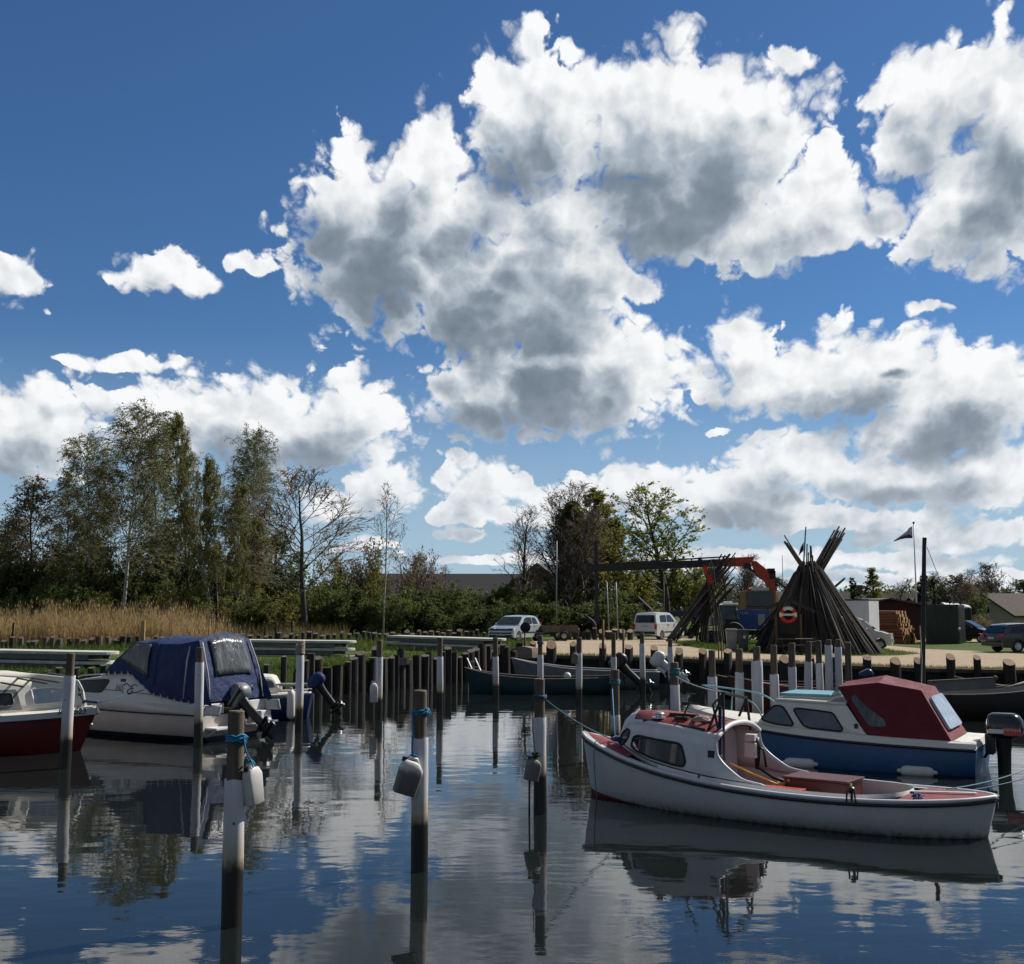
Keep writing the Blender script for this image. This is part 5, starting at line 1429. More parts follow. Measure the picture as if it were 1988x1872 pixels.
rope([F4.m @ F4.on_y(c1b(1140, 1058), 0), F3.m @ C3.trace(F3, c1b(1720, 898)) + Vector((0, -.1, 0))], .010, 'rope_navy', 'dark line stretched from the red boat bow to the cruiser side')

# ---------------------------------------------------------------- small blue boat behind the cruiser
c7b = crop(580, 1560, 340)
F5 = Frame((-5.45, 31.5, 0), (-.985, -.10, 0))
sb = thing('cabin_boat', 'small dark blue boat with a white cuddy, half hidden by the cruiser stern', 'boat', F5.loc, F5.rz)
HS = Hull([(0, .60, .70, -.15), (.6, .74, .66, -.2), (1.6, .82, .63, -.25), (2.8, .72, .66, -.25), (3.6, .42, .74, -.2), (4.1, .015, .82, -.1)], e=.7, rake=(-.12, .25)).smooth()
HS.band(-.02, None, 'hull', 'navy_hull', sb, n=7); HS.band(None, -.02, 'bottom_paint', 'antifoul_red', sb, n=3)
HS.rail('gunwale', 'white_paint', sb, .035, dz=-.02, dy=.01)
HS.deck('side_deck', ['cream_paint', 'cream_paint'], sb, .1, 4.05, trim=.1)
yS = lambda x: max(.1, min(.56, HS.b(x) - .14)); zS = lambda x: HS.zs(x) + .02
pr = Cabin([(1, 1.), (3, 1.)], yS, zS, lean=.2)
tq = [pr.trace(F5, c7b(*p)) for p in [(742, 1118), (668, 962), (620, 945), (420, 936)]]; tz_ = tq[-1].z; tq = [(p.x, p.z) for p in tq] + [(3.1, tz_ - .05), (3.5, zS(3.5))]
C5 = Cabin(tq, yS, zS, lean=.2, crown=.06)
C5.walls('cabin_side', 'cream_paint', sb, solid=.02); C5.roof('cabin_roof', ['cream_paint', 'cream_paint'], sb, min(p[0] for p in tq) + .01, 3.49)
C5.panel(F5, [c7b(*p) for p in [(472, 992), (655, 990), (694, 1085), (510, 1095)]], 'side_window', 'window_grey', sb, frame='grey_plastic', both=True, fr=.015)
q = on_hull(F5, HS, c7b(748, 1222), 1); text_mesh('O204', .145, 'registration_number', 'letter_pale', sb, q + Vector((0, .03, 0)), (R(90), 0, R(180)), thick=.004, sx=1.35)
mb = MB(); mb.box((.45, 0, .86), (.9, .5, .05)); mb.bar((.1, .5, .86), (.95, .5, .9), .04); mb.build('deck_gear', 'grey_plastic', sb)
om = outboard('outboard_motor', None, (-.18, .12, .62), math.pi, R(38), cowl='navy_canvas', leg='black', s=.92, parent=sb)
fb_ = thing('fender', 'white fender hanging upright beside the pole at the small blue boat stern', 'fender', (at_y(566, 1385, 30.7).x, 30.6, .42), 0)
MB().lathe([(.02, -.40), (.08, -.37), (.11, -.28), (.11, .22), (.08, .32), (.03, .36), (.03, .42)], 14).build('fender_body', 'fender', fb_, smooth=True, auto=50)

# ---------------------------------------------------------------- open boats along the quay
def open_boat(name, label, loc, heading, st, m, rimm, inside, rake=(0, .2), thw=3, e=.7, rim=.03):
    F = Frame(loc, heading); t = thing(name, label, 'boat', F.loc, F.rz)
    h = Hull(st, e=e, rake=rake).smooth()
    h.band(None, None, 'hull', m, t, n=9, solid=0)
    h2 = Hull([(x + (.04 if i == 0 else 0), max(.01, b - .035), z + .004, k + .06) for i, (x, b, z, k) in enumerate(h.st)], e=e, rake=rake)
    h2.band(None, None, 'inner_planking', inside, t, n=7)
    h.rail('gunwale', rimm, t, rim, dz=.005, dy=-.015)
    L = h.x1 - h.x0
    for i in range(thw):
        x = h.x0 + L * (.14 + .62 * i / max(1, thw - 1)); mb = MB(); mb.box((x, 0, h.zs(x) - .16), (.24, 2 * h.b(x) - .10, .03)); mb.build('thwart', rimm, t)
    return F, t, h
g0 = at_y(1198, 1330, 40.2); 
FG, gb_, hg = open_boat('rowing_boat', 'long dark teal open boat with a pale gunwale along the pilings', (g0.x, 40.2, 0), (-1, .04, 0),
    [(0, .55, .56, -.1), (1, .68, .52, -.15), (2.4, .74, .50, -.2), (3.6, .64, .56, -.2), (4.5, .36, .70, -.15), (5.0, .02, .84, -.1)], 'teal_hull', 'old_wood', 'dark_wood', rake=(-.05, .22), thw=3)
outboard('outboard_motor', None, (-.08, 0, .56), math.pi, R(48), cowl='black', leg='black', s=1.3, parent=gb_)
bl = MB().ball((0, 0, 0), .13, 12, 8).build('float_ball', 'fender', None, smooth=True); bl.location = FG.m @ Vector((1.7, .45, .60)); tag(bl, 'small white float lying on the gunwale of the teal boat', 'float')
g0 = at_y(1274, 1330, 43.0)
FD_, dg, hd = open_boat('dinghy', 'grey open dinghy with a white tilted outboard, tied under the quay posts', (g0.x, 42.6, 0), (-1, .06, 0),
    [(0, .60, .60, -.1), (1.2, .70, .62, -.15), (3.0, .70, .70, -.15), (4.2, .46, .86, -.1), (5.0, .02, 1.06, 0)], 'grey_hull', 'mid_grey', 'dark_wood', rake=(-.05, .3), thw=3)
outboard('outboard_motor', None, (-.10, 0, .62), math.pi, R(55), cowl='white_paint', leg='white_paint', s=1.15, parent=dg)
# brown wooden boats behind the maroon canopy
c3b = crop(2000, 1640, 600)
a, b_ = at_y(*c3b(60, 300), 33.0), at_y(*c3b(900, 330), 33.4)
FB, br, hb = open_boat('wooden_boat', 'varnished brown wooden boat partly hidden by the maroon canopy', (b_.x + 1.2, 33.6, 0), (-1, -.08, 0),
    [(0, .5, .62, -.1), (1, .75, .58, -.2), (3, .85, .56, -.2), (4.6, .62, .72, -.2), (5.4, .3, .88, -.1), (5.8, .02, .97, 0)], 'mahogany', 'mahogany', 'old_wood', rake=(-.1, .2), rim=.025)
FB2, br2, hb2 = open_boat('wooden_boat', 'large dark wooden boat with a pale lining beneath the black mast', (at_y(1672, 1400, 31.5).x, 31.6, 0), (1, -.02, 0),
    [(0, .5, .72, -.1), (1, .85, .66, -.2), (2.6, 1.0, .64, -.2), (4.0, .86, .72, -.2), (5.1, .45, .90, -.1), (5.7, .03, 1.02, 0)], 'tarred_wood', 'old_wood', 'mid_grey', rake=(-.05, .25), rim=.03, thw=2)
mb = MB(); A, B_ = FB2.i @ at_y(*c3b(1180, 300), 32.2), FB2.i @ at_y(*c3b(1745, 270), 32.2)
mb.bar(A + Vector((0, 0, -.14)), B_ + Vector((0, 0, -.14)), .06, .28); mb.build('side_board', 'galv', br2, bevel=.01)
mb = MB(); mb.bar(A + Vector((0, -.02, .012)), B_ + Vector((0, -.02, .012)), .12, .03); mb.ball(B_, .07); mb.build('board_cap', 'old_wood', br2)
mt_ = at_y(1795, 1044, 31.4); mb_ = at_y(1794, 1400, 31.4)
mb = MB(); mb.tube([(mb_.x, 31.4, .1), (mb_.x + .02, 31.4, 1.4), (mt_.x - .02, 31.4, mt_.z - .25), (mt_.x, 31.4, mt_.z)], [.075, .07, .055, .06], 10)
mst = mb.build('mast', 'tarred_wood', None, smooth=True, auto=40); mst.parent = br2; mst.matrix_parent_inverse = FB2.i
mb = MB(); mb.tube([(mt_.x + .05, 31.4, mt_.z - .25), at_y(1850, 1190, 31.8)], .008, 5); st1 = mb.build('stay', 'rope_black', None); st1.parent = br2; st1.matrix_parent_inverse = FB2.i
mb = MB(); q = at_y(*c3b(1130, 120), 31.2); q2 = at_y(*c3b(1125, 330), 31.2)
mb.tube([at_y(1786, 1215, 31.2), q, q2], .012, 5); st2 = mb.build('halyard', 'pale_rope', None); st2.parent = br2; st2.matrix_parent_inverse = FB2.i
g0 = at_y(2100, 1400, 32.5)
open_boat('wooden_boat', 'black wooden boat at the frame edge with a thin pole over its bow', (g0.x + 1.5, 33.2, 0), (-1, 0, 0),
    [(0, .5, .6, -.1), (1.2, .8, .58, -.2), (3., .75, .66, -.2), (4.0, .4, .82, -.1), (4.5, .02, .95, 0)], 'tarred_wood', 'old_wood', 'dark_wood', thw=2)
rope([at_y(1938, 1340, 32), at_y(2010, 1318, 32.6)], .025, 'rope_tan', 'tan boat pole resting across the bow of the black wooden boat', name='boat_pole')
# covered motors on the low work boat behind the sleeved poles
g0 = at_y(1690, 1400, 36.0)
FW, wk, hw = open_boat('work_boat', 'low black work boat moored behind the sleeved poles with two dark motors', (g0.x + .6, 38.2, 0), (-1, .02, 0),
    [(0, .6, .50, -.1), (1, .75, .46, -.2), (3, .75, .46, -.2), (4.2, .45, .60, -.1), (4.8, .02, .72, 0)], 'tarred_wood', 'dark_wood', 'dark_wood', thw=2)
for P, y in (((372, 262), .0), ((632, 232), .0)):
    q = FW.i @ at_y(*c3b(*P), 38.2); outboard('outboard_motor', None, (q.x, y, q.z - .35), math.pi if P[0] > 500 else 2.6, R(25), cowl='navy_hull', leg='black', s=.85, parent=wk)

# ---------------------------------------------------------------- pontoons stacked on the grass
def pontoon_parts(L, W, t):
    """flat landing stage: a deck slab with a rounded nose over a steel side beam"""
    mb = MB(); nose = [(L / 2 + .55 * math.cos(a), W / 2 * math.sin(a)) for a in [R(q) for q in range(-90, 91, 15)]]
    mb.prism([(-L / 2, W / 2, .16), (-L / 2, -W / 2, .16)] + [(x, y, .16) for x, y in nose], (0, 0, .10)); mb.build('deck', 'concrete', t, bevel=.015)
    mb = MB()
    for s in (1, -1): mb.box((-.02, s * (W / 2 - .06), .075), (L - .1, .08, .15))
    mb.box((0, 0, .05), (L - .4, W - .5, .08)); mb.build('side_beam', 'galv', t)
    mb = MB()
    for i in range(int(L / .55)):
        mb.box((-L / 2 + .3 + .55 * i, -W / 2 + .018, .10), (.03, .012, .03))
    mb.build('bolt', 'black', t)
def pontoon_stack(P0, P1, ds, n, labels, W=1.1, base=None):
    a, b_ = at_y(*P0, ds[0]), at_y(*P1, ds[1])
    L = (b_ - a).to_2d().length; rz = math.atan2(b_.y - a.y, b_.x - a.x); z0 = (a.z + b_.z) / 2 - .26
    for k in range(n):
        o = rr.uniform(-.15, .1) if k else 0
        t = thing('pontoon', labels[k], 'pontoon', ((a.x + b_.x) / 2 + o * math.cos(rz), (a.y + b_.y) / 2 + o * math.sin(rz), z0 - .30 * k), rz, 'landing stage sections stacked on the grass')
        pontoon_parts(L, W, t)
    mb = MB()
    for f in (-.35, 0, .35):
        mb.box((L * f, 0, -.08), (.16, W, max(.06, .16)))
    gzz = z0 - .30 * (n - 1) - .0
    o = MB()
    for f in (-.35, .35): o.box((f * L, 0, (gzz + .95) / 2 - gzz), (.15, W * .9, max(.05, gzz - .95)))
    o = o.build('timber_bearer', 'old_wood'); o.location = ((a.x + b_.x) / 2, (a.y + b_.y) / 2, gzz); o.rotation_euler = (0, 0, rz)
    tag(o, f'pair of timber bearers under the {labels[0].split(" of ")[-1]}', 'timber')
rr = random.Random(31)
pontoon_stack((-150, 1257), (196, 1266), (40, 37), 3, ['top section of the three high pontoon stack behind the red boat', 'middle section of the three high pontoon stack behind the red boat', 'bottom section of the three high pontoon stack behind the red boat'])
pontoon_stack((440, 1238), (665, 1247), (49, 47), 3, ['top section of the pontoon stack beyond the blue canopy', 'middle section of the pontoon stack beyond the blue canopy', 'bottom section of the pontoon stack beyond the blue canopy'])
pontoon_stack((768, 1233), (958, 1240), (56, 50.5), 2, ['upper section of the pontoon stack before the silver hatchback', 'lower section of the pontoon stack before the silver hatchback'])

# ladder on the piling wall, road sign seen from behind
t = thing('ladder', 'small metal ladder leaning on the pilings at the teal boat bow', 'ladder', (0, 0, 0))
a, b_ = at_y(907, 1278, 44.3), at_y(926, 1322, 43.6); s_ = Vector((.30, .05, 0))
for k in (0, 1): MB().bar(a + s_ * k, b_ + s_ * k, .04).build('rail', 'steel', t)
for i in range(4): p = a.lerp(b_, .15 + .25 * i); MB().bar(p, p + s_, .03).build('rung', 'steel', t)
g = at_y(1019, 1265, 48.3); c_ = at_y(1020, 1218.5, 48.2)
t = thing('road_sign', 'round road sign seen from its dark back on a rusty post', 'sign', (g.x, 48.3, 0))
MB().lathe([(.215, -.012), (.215, .012)], 28, (c_.x - g.x, -.04, c_.z), 'y').build('sign_plate', 'rubber', t)
MB().tube([(0, 0, .8), (0, 0, c_.z + .25)], .03, 8).build('post', 'rust', t, smooth=True)

# ---------------------------------------------------------------- vehicles
def arch(cx, r, z, n=8): return [(cx + r * math.cos(R(180 - 180 * i / n)), z + r * math.sin(R(180 * i / n))) for i in range(n + 1)]
def make_car(name, label, loc, heading, S, paint, cat='car', glass='glass_car', plate=True):
    F = Frame(loc, heading); t = thing(name, label, cat, F.loc, F.rz)
    W, belt, wr = S['W'], S['belt'], S['wr']
    lo = S['lower']; gh = S['green']; top = max(p[1] for p in gh); tumble = S.get('tumble', .16)
    out = lo + list(reversed([]))
    bottom = [(S['ax'][1] + wr * 1.18, .24)] + arch(S['ax'][1], wr * 1.18, .30)[::-1] + [(S['ax'][1] - wr * 1.18, .24), (S['ax'][0] + wr * 1.18, .24)] + arch(S['ax'][0], wr * 1.18, .30)[::-1] + [(S['ax'][0] - wr * 1.18, .24)]
    poly_ = lo + bottom
    mb = MB(); n = len(poly_)
    prof = [(1.0, .94), (.96, 1.0), (.0, 1.02)]
    cx0 = sum(p[0] for p in poly_) / n
    def ring(y, k): return [(cx0 + (x - cx0) * k, y, z) for x, z in poly_]
    rings = [ring(W / 2, .975), ring(W / 2 - .05, 1.0), ring(0, 1.012), ring(-W / 2 + .05, 1.0), ring(-W / 2, .975)]
    mb.loft(rings, True, True); mb.build('body', paint, t, smooth=True, auto=35)
    def gy(z): return W / 2 - .035 - tumble * (z - belt) / (top - belt)
    def roofp(z0, inset): return [(x, z) for x, z in gh]
    mb = MB(); m_ = len(gh)
    L_ = [(x, gy(z), z) for x, z in gh]; Rr = [(x, -gy(z), z) for x, z in gh]
    mb.loft([L_, [(x, .45 * gy(z), z + (.025 if z > belt + .1 else 0)) for x, z in gh], [(x, -.45 * gy(z), z + (.025 if z > belt + .1 else 0)) for x, z in gh], Rr], False)
    mb.add(L_, [tuple(range(m_))]); mb.add(Rr, [tuple(range(m_))])
    mb.build('cabin', paint, t, smooth=True, auto=30)
    for w_ in S['windows']:
        for sd in (1, -1):
            q = rounded([Vector((x, sd * (gy(z) + .012), z)) for x, z in w_], 2, .12)
            MB().add(q, [tuple(range(len(q)))]).build('side_window', glass, t, solid=.006)
    for nm, (x0, z0), (x1, z1), ins in S['screens']:
        d = Vector((z1 - z0, 0, -(x1 - x0))).normalized(); d = d if d.z > 0 or abs(d.z) < .05 else -d
        if (x0 + x1) / 2 < S['mid']: d = d if d.x < 0 else -d
        else: d = d if d.x > 0 else -d
        q = [Vector((x0, gy(z0) - ins, z0)), Vector((x0, -gy(z0) + ins, z0)), Vector((x1, -gy(z1) + ins, z1)), Vector((x1, gy(z1) - ins, z1))]
        q = rounded([p + d * .02 for p in q], 2, .1)
        MB().add(q, [tuple(range(len(q)))]).build(nm, glass, t, solid=.01)
    for x in S['ax']:
        for sd in (1, -1):
            wh = MB().lathe([(wr * .62, -.10), (wr * .95, -.10), (wr, -.07), (wr, .07), (wr * .95, .10), (wr * .62, .10)], 24, (x, sd * (W / 2 - .10), wr), 'y', caps=False).build('wheel', 'rubber', t, smooth=True, auto=40)
            MB().lathe([(wr * .63, -.06), (wr * .60, -.085), (wr * .50, -.07), (wr * .2, -.06), (wr * .18, -.085), (.005, -.09)] if sd < 0 else [(wr * .63, .06), (wr * .60, .085), (wr * .50, .07), (wr * .2, .06), (wr * .18, .085), (.005, .09)], 20, (x, sd * (W / 2 - .10), wr), 'y', caps=False).build('rim', 'silver', wh, smooth=True, auto=40)
            mb = MB()
            for k in range(6):
                a = k * math.pi / 3; mb.bar((x, sd * (W / 2 - .008), wr), (x + wr * .56 * math.cos(a), sd * (W / 2 - .012), wr + wr * .56 * math.sin(a)), .045, .012, up=(0, 1, 0))
            mb.build('spokes', 'silver', wh)
    for sd in (1, -1):
        for nm, m2, (x, z), (sx, sy, sz) in S['lamps']:
            mb = MB(); mb.box((x, sd * (W / 2 - sy / 2 - .015), z), (sx, sy, sz)); mb.build(nm, m2, t, bevel=.02)
        mx, mz = S['mirror']; mb = MB(); mb.ball((mx, sd * (W / 2 + .07), mz), .10, 10, 6, (.7, .9, .65)); mb.build('mirror', paint, t, smooth=True)
        for hx in S.get('handles', []): mb = MB(); mb.box((hx, sd * (W / 2 + .002), belt - .10), (.16, .03, .03)); mb.build('door_handle', S.get('trim', 'black'), t)
        mb = MB(); mb.box(((S['ax'][0] + S['ax'][1]) / 2, sd * (W / 2 + .004), .52), (S['ax'][1] - S['ax'][0] - 2.4 * wr, .025, .07)); mb.build('side_moulding', S.get('trim', 'black'), t)
        for dx in S.get('seams', []): mb = MB(); mb.box((dx, sd * (W / 2 - .001), belt - .30), (.012, .006, .52)); mb.build('door_seam', 'black', t)
    for x, z, sz in S['bumpers']: MB().box((x, 0, z), (.05, W * .86, sz)).build('bumper_trim', 'black', t, bevel=.01)
    if plate:
        for x in (S['pl'][0], S['pl'][1]): mb = MB(); mb.box((x[0], 0, x[1]), (.02, .5, .11)); mb.build('number_plate', 'plate', t)
    return t
HATCH = dict(W=1.66, belt=.95, wr=.29, ax=(.62, 3.06), mid=2., tumble=.17,
    lower=[(-.0, .30), (-.03, .5), (.03, .72), (.08, .95), (2.75, .97), (3.25, .86), (3.58, .73), (3.72, .58), (3.76, .42), (3.70, .24)],
    green=[(.08, .94), (.30, 1.36), (.55, 1.46), (1.2, 1.50), (1.9, 1.47), (2.15, 1.41), (2.92, .95)],
    windows=[[(.42, 1.0), (.62, 1.36), (1.05, 1.39), (1.12, 1.0)], [(1.20, 1.0), (1.14, 1.39), (1.80, 1.39), (2.05, 1.32), (2.50, 1.0)]],
    screens=[('windscreen', (2.86, 1.0), (2.17, 1.40), .05), ('rear_window', (.12, 1.02), (.31, 1.36), .07)],
    lamps=[('headlight', 'lamp_clear', (3.50, .70), (.34, .36, .19)), ('tail_light', 'lamp_red', (.03, .92), (.14, .16, .4))],
    mirror=(2.5, 1.02), handles=[.95, 1.75], seams=[1.16, 2.35], bumpers=[(3.745, .50, .09), (3.75, .33, .14), (3.66, .70, .10), (-.03, .45, .1)], pl=((3.775, .42), (-.05, .62)))
VAN = dict(W=1.72, belt=1.08, wr=.30, ax=(.75, 3.42), mid=2., tumble=.13,
    lower=[(.0, .32), (-.04, .55), (.0, .85), (.03, 1.08), (2.95, 1.08), (3.55, .98), (3.92, .84), (4.05, .66), (4.08, .42), (4.02, .24)],
    green=[(.03, 1.07), (.12, 1.62), (.3, 1.76), (1.4, 1.80), (2.15, 1.76), (2.45, 1.64), (3.15, 1.07)],
    windows=[[(.62, 1.16), (.66, 1.60), (1.50, 1.63), (1.52, 1.16)], [(1.62, 1.16), (1.62, 1.63), (2.15, 1.61), (2.75, 1.16)]],
    screens=[('windscreen', (3.10, 1.12), (2.47, 1.63), .06), ('rear_window', (.035, 1.12), (.12, 1.60), .10)],
    lamps=[('headlight', 'lamp_clear', (3.88, .78), (.30, .32, .2)), ('tail_light', 'lamp_red', (.01, .86), (.10, .14, .34))],
    mirror=(2.7, 1.14), handles=[1.6, 1.72], seams=[1.57, 2.62], bumpers=[(4.06, .48, .16), (-.04, .48, .16)], pl=((4.08, .45), (-.045, .90)))
ESTATE = dict(W=1.80, belt=.98, wr=.33, ax=(.95, 3.65), mid=2.4, tumble=.20,
    lower=[(.02, .32), (-.02, .55), (.02, .78), (.10, .98), (3.25, .98), (3.9, .90), (4.4, .76), (4.62, .60), (4.66, .42), (4.58, .24)],
    green=[(.10, .97), (.42, 1.36), (.62, 1.45), (1.4, 1.50), (2.2, 1.49), (2.55, 1.43), (3.45, .97)],
    windows=[[(.55, 1.04), (.72, 1.30), (1.15, 1.37), (1.2, 1.04)], [(1.28, 1.04), (1.24, 1.38), (2.05, 1.41), (2.1, 1.04)], [(2.18, 1.04), (2.14, 1.41), (2.45, 1.38), (3.0, 1.04)]],
    screens=[('windscreen', (3.40, 1.0), (2.57, 1.42), .06), ('rear_window', (.14, 1.02), (.43, 1.36), .08)],
    lamps=[('headlight', 'lamp_clear', (4.40, .72), (.36, .36, .16)), ('tail_light', 'lamp_red', (.08, .86), (.22, .30, .17))],
    mirror=(3.0, 1.04), handles=[1.35, 2.3], seams=[1.24, 2.12, 3.05], bumpers=[(4.64, .40, .16), (-.01, .40, .1)], pl=((4.67, .45), (-.015, .75)))
def place_car(S, X, Y, d, heading, *a, frac=.5, **k):
    """put the car so that the middle of its plan sits where it stands in the view"""
    p = at_y(X, Y, d); h = Vector((*heading, 0)).normalized(); L = S['lower'][-2][0]
    return make_car(a[0], a[1], (p.x - h.x * L * frac, d - h.y * L * frac, gz(p.x) if p.x > 4 else .95), heading, S, a[2], **k)
c8b = crop(1180, 1520, 380)
place_car(HATCH, 1000, 1245, 68.5, (-.45, -.89), 'parked_car', 'silver hatchback parked with its nose towards the pontoons', 'car_silver')
place_car(VAN, 1280, 1240, 78, (.56, .83), 'parked_van', 'white van parked tail-on beneath the long blue beam', 'car_white', cat='van')
place_car(ESTATE, 1964, 1266, 62.0, (.97, .24), 'parked_car', 'dark estate car cut off by the frame edge on the gravel', 'car_dark', frac=.26)
place_car(VAN, 1676, 1246, 67, (.93, -.36), 'parked_van', 'white van nose sticking out behind the big stake tent', 'car_white', cat='van', frac=.6)
place_car(HATCH, 1886, 1236, 80, (.80, -.6), 'parked_car', 'black car parked beside the green containers', 'car_black', frac=.6)
place_car(HATCH, 1978, 1214, 128, (-.95, -.3), 'parked_car', 'small white car far off by the thatched house', 'car_white')
# box trailer with a load
p = at_y(1085, 1243, 69.5); t = thing('box_trailer', 'small box trailer with a rusty load beside the silver hatchback', 'trailer', (p.x, 69.5, .95), R(12))
mb = MB(); 
for s in (1, -1): mb.box((0, s * .60, .72), (2.0, .04, .36))
for s in (1, -1): mb.box((s * 1.0, 0, .72), (.04, 1.24, .36))
mb.box((0, 0, .53), (2.0, 1.2, .05)); mb.build('trailer_box', 'old_wood', t)
mb = MB(); mb.bar((-1, 0, .48), (-2.0, 0, .46), .08); mb.bar((-1, .5, .48), (-1.8, 0, .46), .06); mb.bar((-1, -.5, .48), (-1.8, 0, .46), .06); mb.build('drawbar', 'galv', t)
for s in (1, -1):
    wh = MB().lathe([(.18, -.08), (.28, -.08), (.30, 0), (.28, .08), (.18, .08)], 18, (.15, s * .72, .30), 'y', caps=False).build('wheel', 'rubber', t, smooth=True); MB().lathe([(.19, .0), (.05, s * .04), (.005, s * .05)], 14, (.15, s * .72, .30), 'y', caps=False).build('rim', 'steel', wh)
o = MB(); rr = random.Random(8)
for i in range(14): o.box((rr.uniform(-.8, .8), rr.uniform(-.4, .4), rr.uniform(.62, .98)), (rr.uniform(.2, .5), rr.uniform(.1, .3), rr.uniform(.1, .25)), Matrix.Rotation(rr.uniform(-1, 1), 3, 'Y'))
o = o.build('scrap_load', 'rust'); o.location = t.location; tag(o, 'rusty scrap heaped in the box trailer', 'scrap')
for P0, P1, r, d, m, lab in [((1081, 1050), (1079.5, 1243), .045, 71, 'grey_plastic', 'slender grey lamp mast rising by the trailer'), ((1178, 1130), (1183, 1240), .05, 76, 'mid_grey', 'thin pale pole by the inlet, nearer the crane mast'), ((1196, 1130), (1200, 1240), .05, 76, 'mid_grey', 'thin pale pole by the inlet, nearer the white van'),
                             ((1288, 1100), (1291, 1215), .05, 95, 'mid_grey', 'thin pole standing against the trunk behind the white van'), ((1519, 1078), (1520, 1165), .045, 90, 'mid_grey', 'bare thin pole in the sky between the crane and the stake tent')]:
    a, b_ = at_y(*P0, d), at_y(*P1, d); g = gz(b_.x) if b_.x > 4 else .95
    o = MB().tube([(b_.x, d, g - .1), (a.x, d, a.z)], [r, r * .6], 8).build('thin_mast', m, None, smooth=True); tag(o, lab, 'pole')
for (X0, Y0, Y1, r), lab in zip([(1170.5, 1203, 1256, .05), (1210, 1222, 1272, .045), (1395, 1245, 1282, .03), (1401, 1246, 1282, .03)], ['tall iron rod beside the quay post below the blue beam', 'shorter iron rod in front of the inlet posts', 'thin iron rod before the bins, first of a close pair', 'thin iron rod before the bins, second of a close pair']):
    a, b_ = at_y(X0, Y0, 46.3), at_y(X0, Y1, 46.3); o = MB().tube([a, b_ - Vector((0, 0, .5))], r, 7).build('iron_rod', 'rust', None, smooth=True); tag(o, lab, 'rod')

# ---------------------------------------------------------------- crane lorry, tractor, blue beam, worker
c7 = crop(1450, 1400, 600)
DC = 74.
gC = lambda X: gz((X - CX) / FD * DC)
def y7(P, d=DC): return at_y(*c7(*P), d)
org = y7((1560, 700)); t = thing('crane_lorry', 'blue and yellow lorry carrying an orange loading crane with a long black boom', 'lorry', (org.x, DC, gz(org.x)), 0)
T0 = Vector(t.location)
L7 = lambda P, d=DC: y7(P, d) - T0
mb = MB(); a, b_ = L7((160, 145)), L7((1310, 95)); mb.bar(a, b_, .34, .46); a2, b2 = L7((170, 118)), L7((1310, 45)); mb.bar(a2, b2, .14, .09)
for f in (.02, .12, .27, .45, .62, .80): p, q = a.lerp(b_, f), a2.lerp(b2, f); mb.bar(p, q + Vector((0, 0, .06)), .20, .10)
mb.box(a + Vector((-.1, 0, .05)), (.35, .40, .62)); bo = mb.build('boom', 'crane_black', t)
mb = MB(); mb.bar(a + Vector((.35, 0, 1.75)), a + Vector((.42, 0, -3.3)), .22, .26); mb.bar(a + Vector((.42, 0, -2.6)), a + Vector((.42, 0, -3.5)), .34, .30); mb.build('pile_driver', 'crane_black', bo)
mb = MB(); mb.prism([L7(p, DC - .17) for p in [(1295, 55), (1545, 45), (1525, 78), (1480, 128), (1300, 128)]], (0, .34, 0)); mb.build('outer_arm', 'crane_orange', t, bevel=.02)
mb = MB(); mb.prism([L7(p, DC - .19) for p in [(1520, 82), (1560, 82), (1650, 155), (1705, 205), (1715, 290), (1650, 300), (1640, 262), (1560, 190), (1535, 130)]], (0, .38, 0)); mb.build('inner_arm', 'crane_orange', t, bevel=.02)
mb = MB(); mb.bar(L7((1485, 140)), L7((1575, 195)), .14, .14); mb.bar(L7((1560, 190)), L7((1640, 245)), .22, .22); mb.box(L7((1480, 125)), (.42, .42, .36)); mb.box(L7((1680, 165)), (.42, .5, .30)); mb.box(L7((1690, 200)), (.36, .5, .5)); mb.bar(L7((1720, 240)), L7((1860, 360)), .10, .12); mb.build('hydraulics', 'crane_black', t)
mb = MB(); mb.bar(L7((1690, 290)), L7((1690, 480)), .42, .42); mb.build('crane_column', 'crane_orange', t, bevel=.02)
cab0, cab1 = L7((1455, 345)), L7((1720, 600))
mb = MB(); cz = cab0.z; W_ = cab1.x - cab0.x
mb.box(((cab0.x + cab1.x) / 2, .6, (cz + cab1.z) / 2 + .1), (W_, 2.0, cz - cab1.z), taper=.96); cb_ = mb.build('cab', 'truck_yellow', t, bevel=.06)
mb = MB(); q0, q1 = L7((1460, 346)), L7((1690, 465)); mb.box(((q0.x + q1.x) / 2, -.42, (q0.z + q1.z) / 2), (q1.x - q0.x, .05, q0.z - q1.z)); mb.build('windscreen', 'glass_car', cb_, bevel=.02)
mb = MB(); q0, q1 = L7((1510, 305)), L7((1672, 335)); mb.box(((q0.x + q1.x) / 2, .0, (q0.z + q1.z) / 2), (q1.x - q0.x, .3, q0.z - q1.z)); mb.build('roof_sign', 'white_sheet', cb_, bevel=.02)
mb = MB(); mb.ball(L7((1495, 322)), .12, 10, 6); mb.build('beacon', 'crane_orange', cb_, smooth=True)
mb = MB(); q0, q1 = L7((1735, 335)), L7((1780, 430)); mb.box(((q0.x + q1.x) / 2, .2, (q0.z + q1.z) / 2), (q1.x - q0.x, .6, q0.z - q1.z)); mb.build('air_deflector', 'cream_paint', t, bevel=.03)
q0, q1 = L7((1375, 490)), L7((1640, 655))
mb = MB(); mb.box(((q0.x + q1.x) / 2, -.85, (q0.z + q1.z) / 2), (q1.x - q0.x, .9, q0.z - q1.z)); bdy = mb.build('blue_body', 'truck_blue', t, bevel=.05)
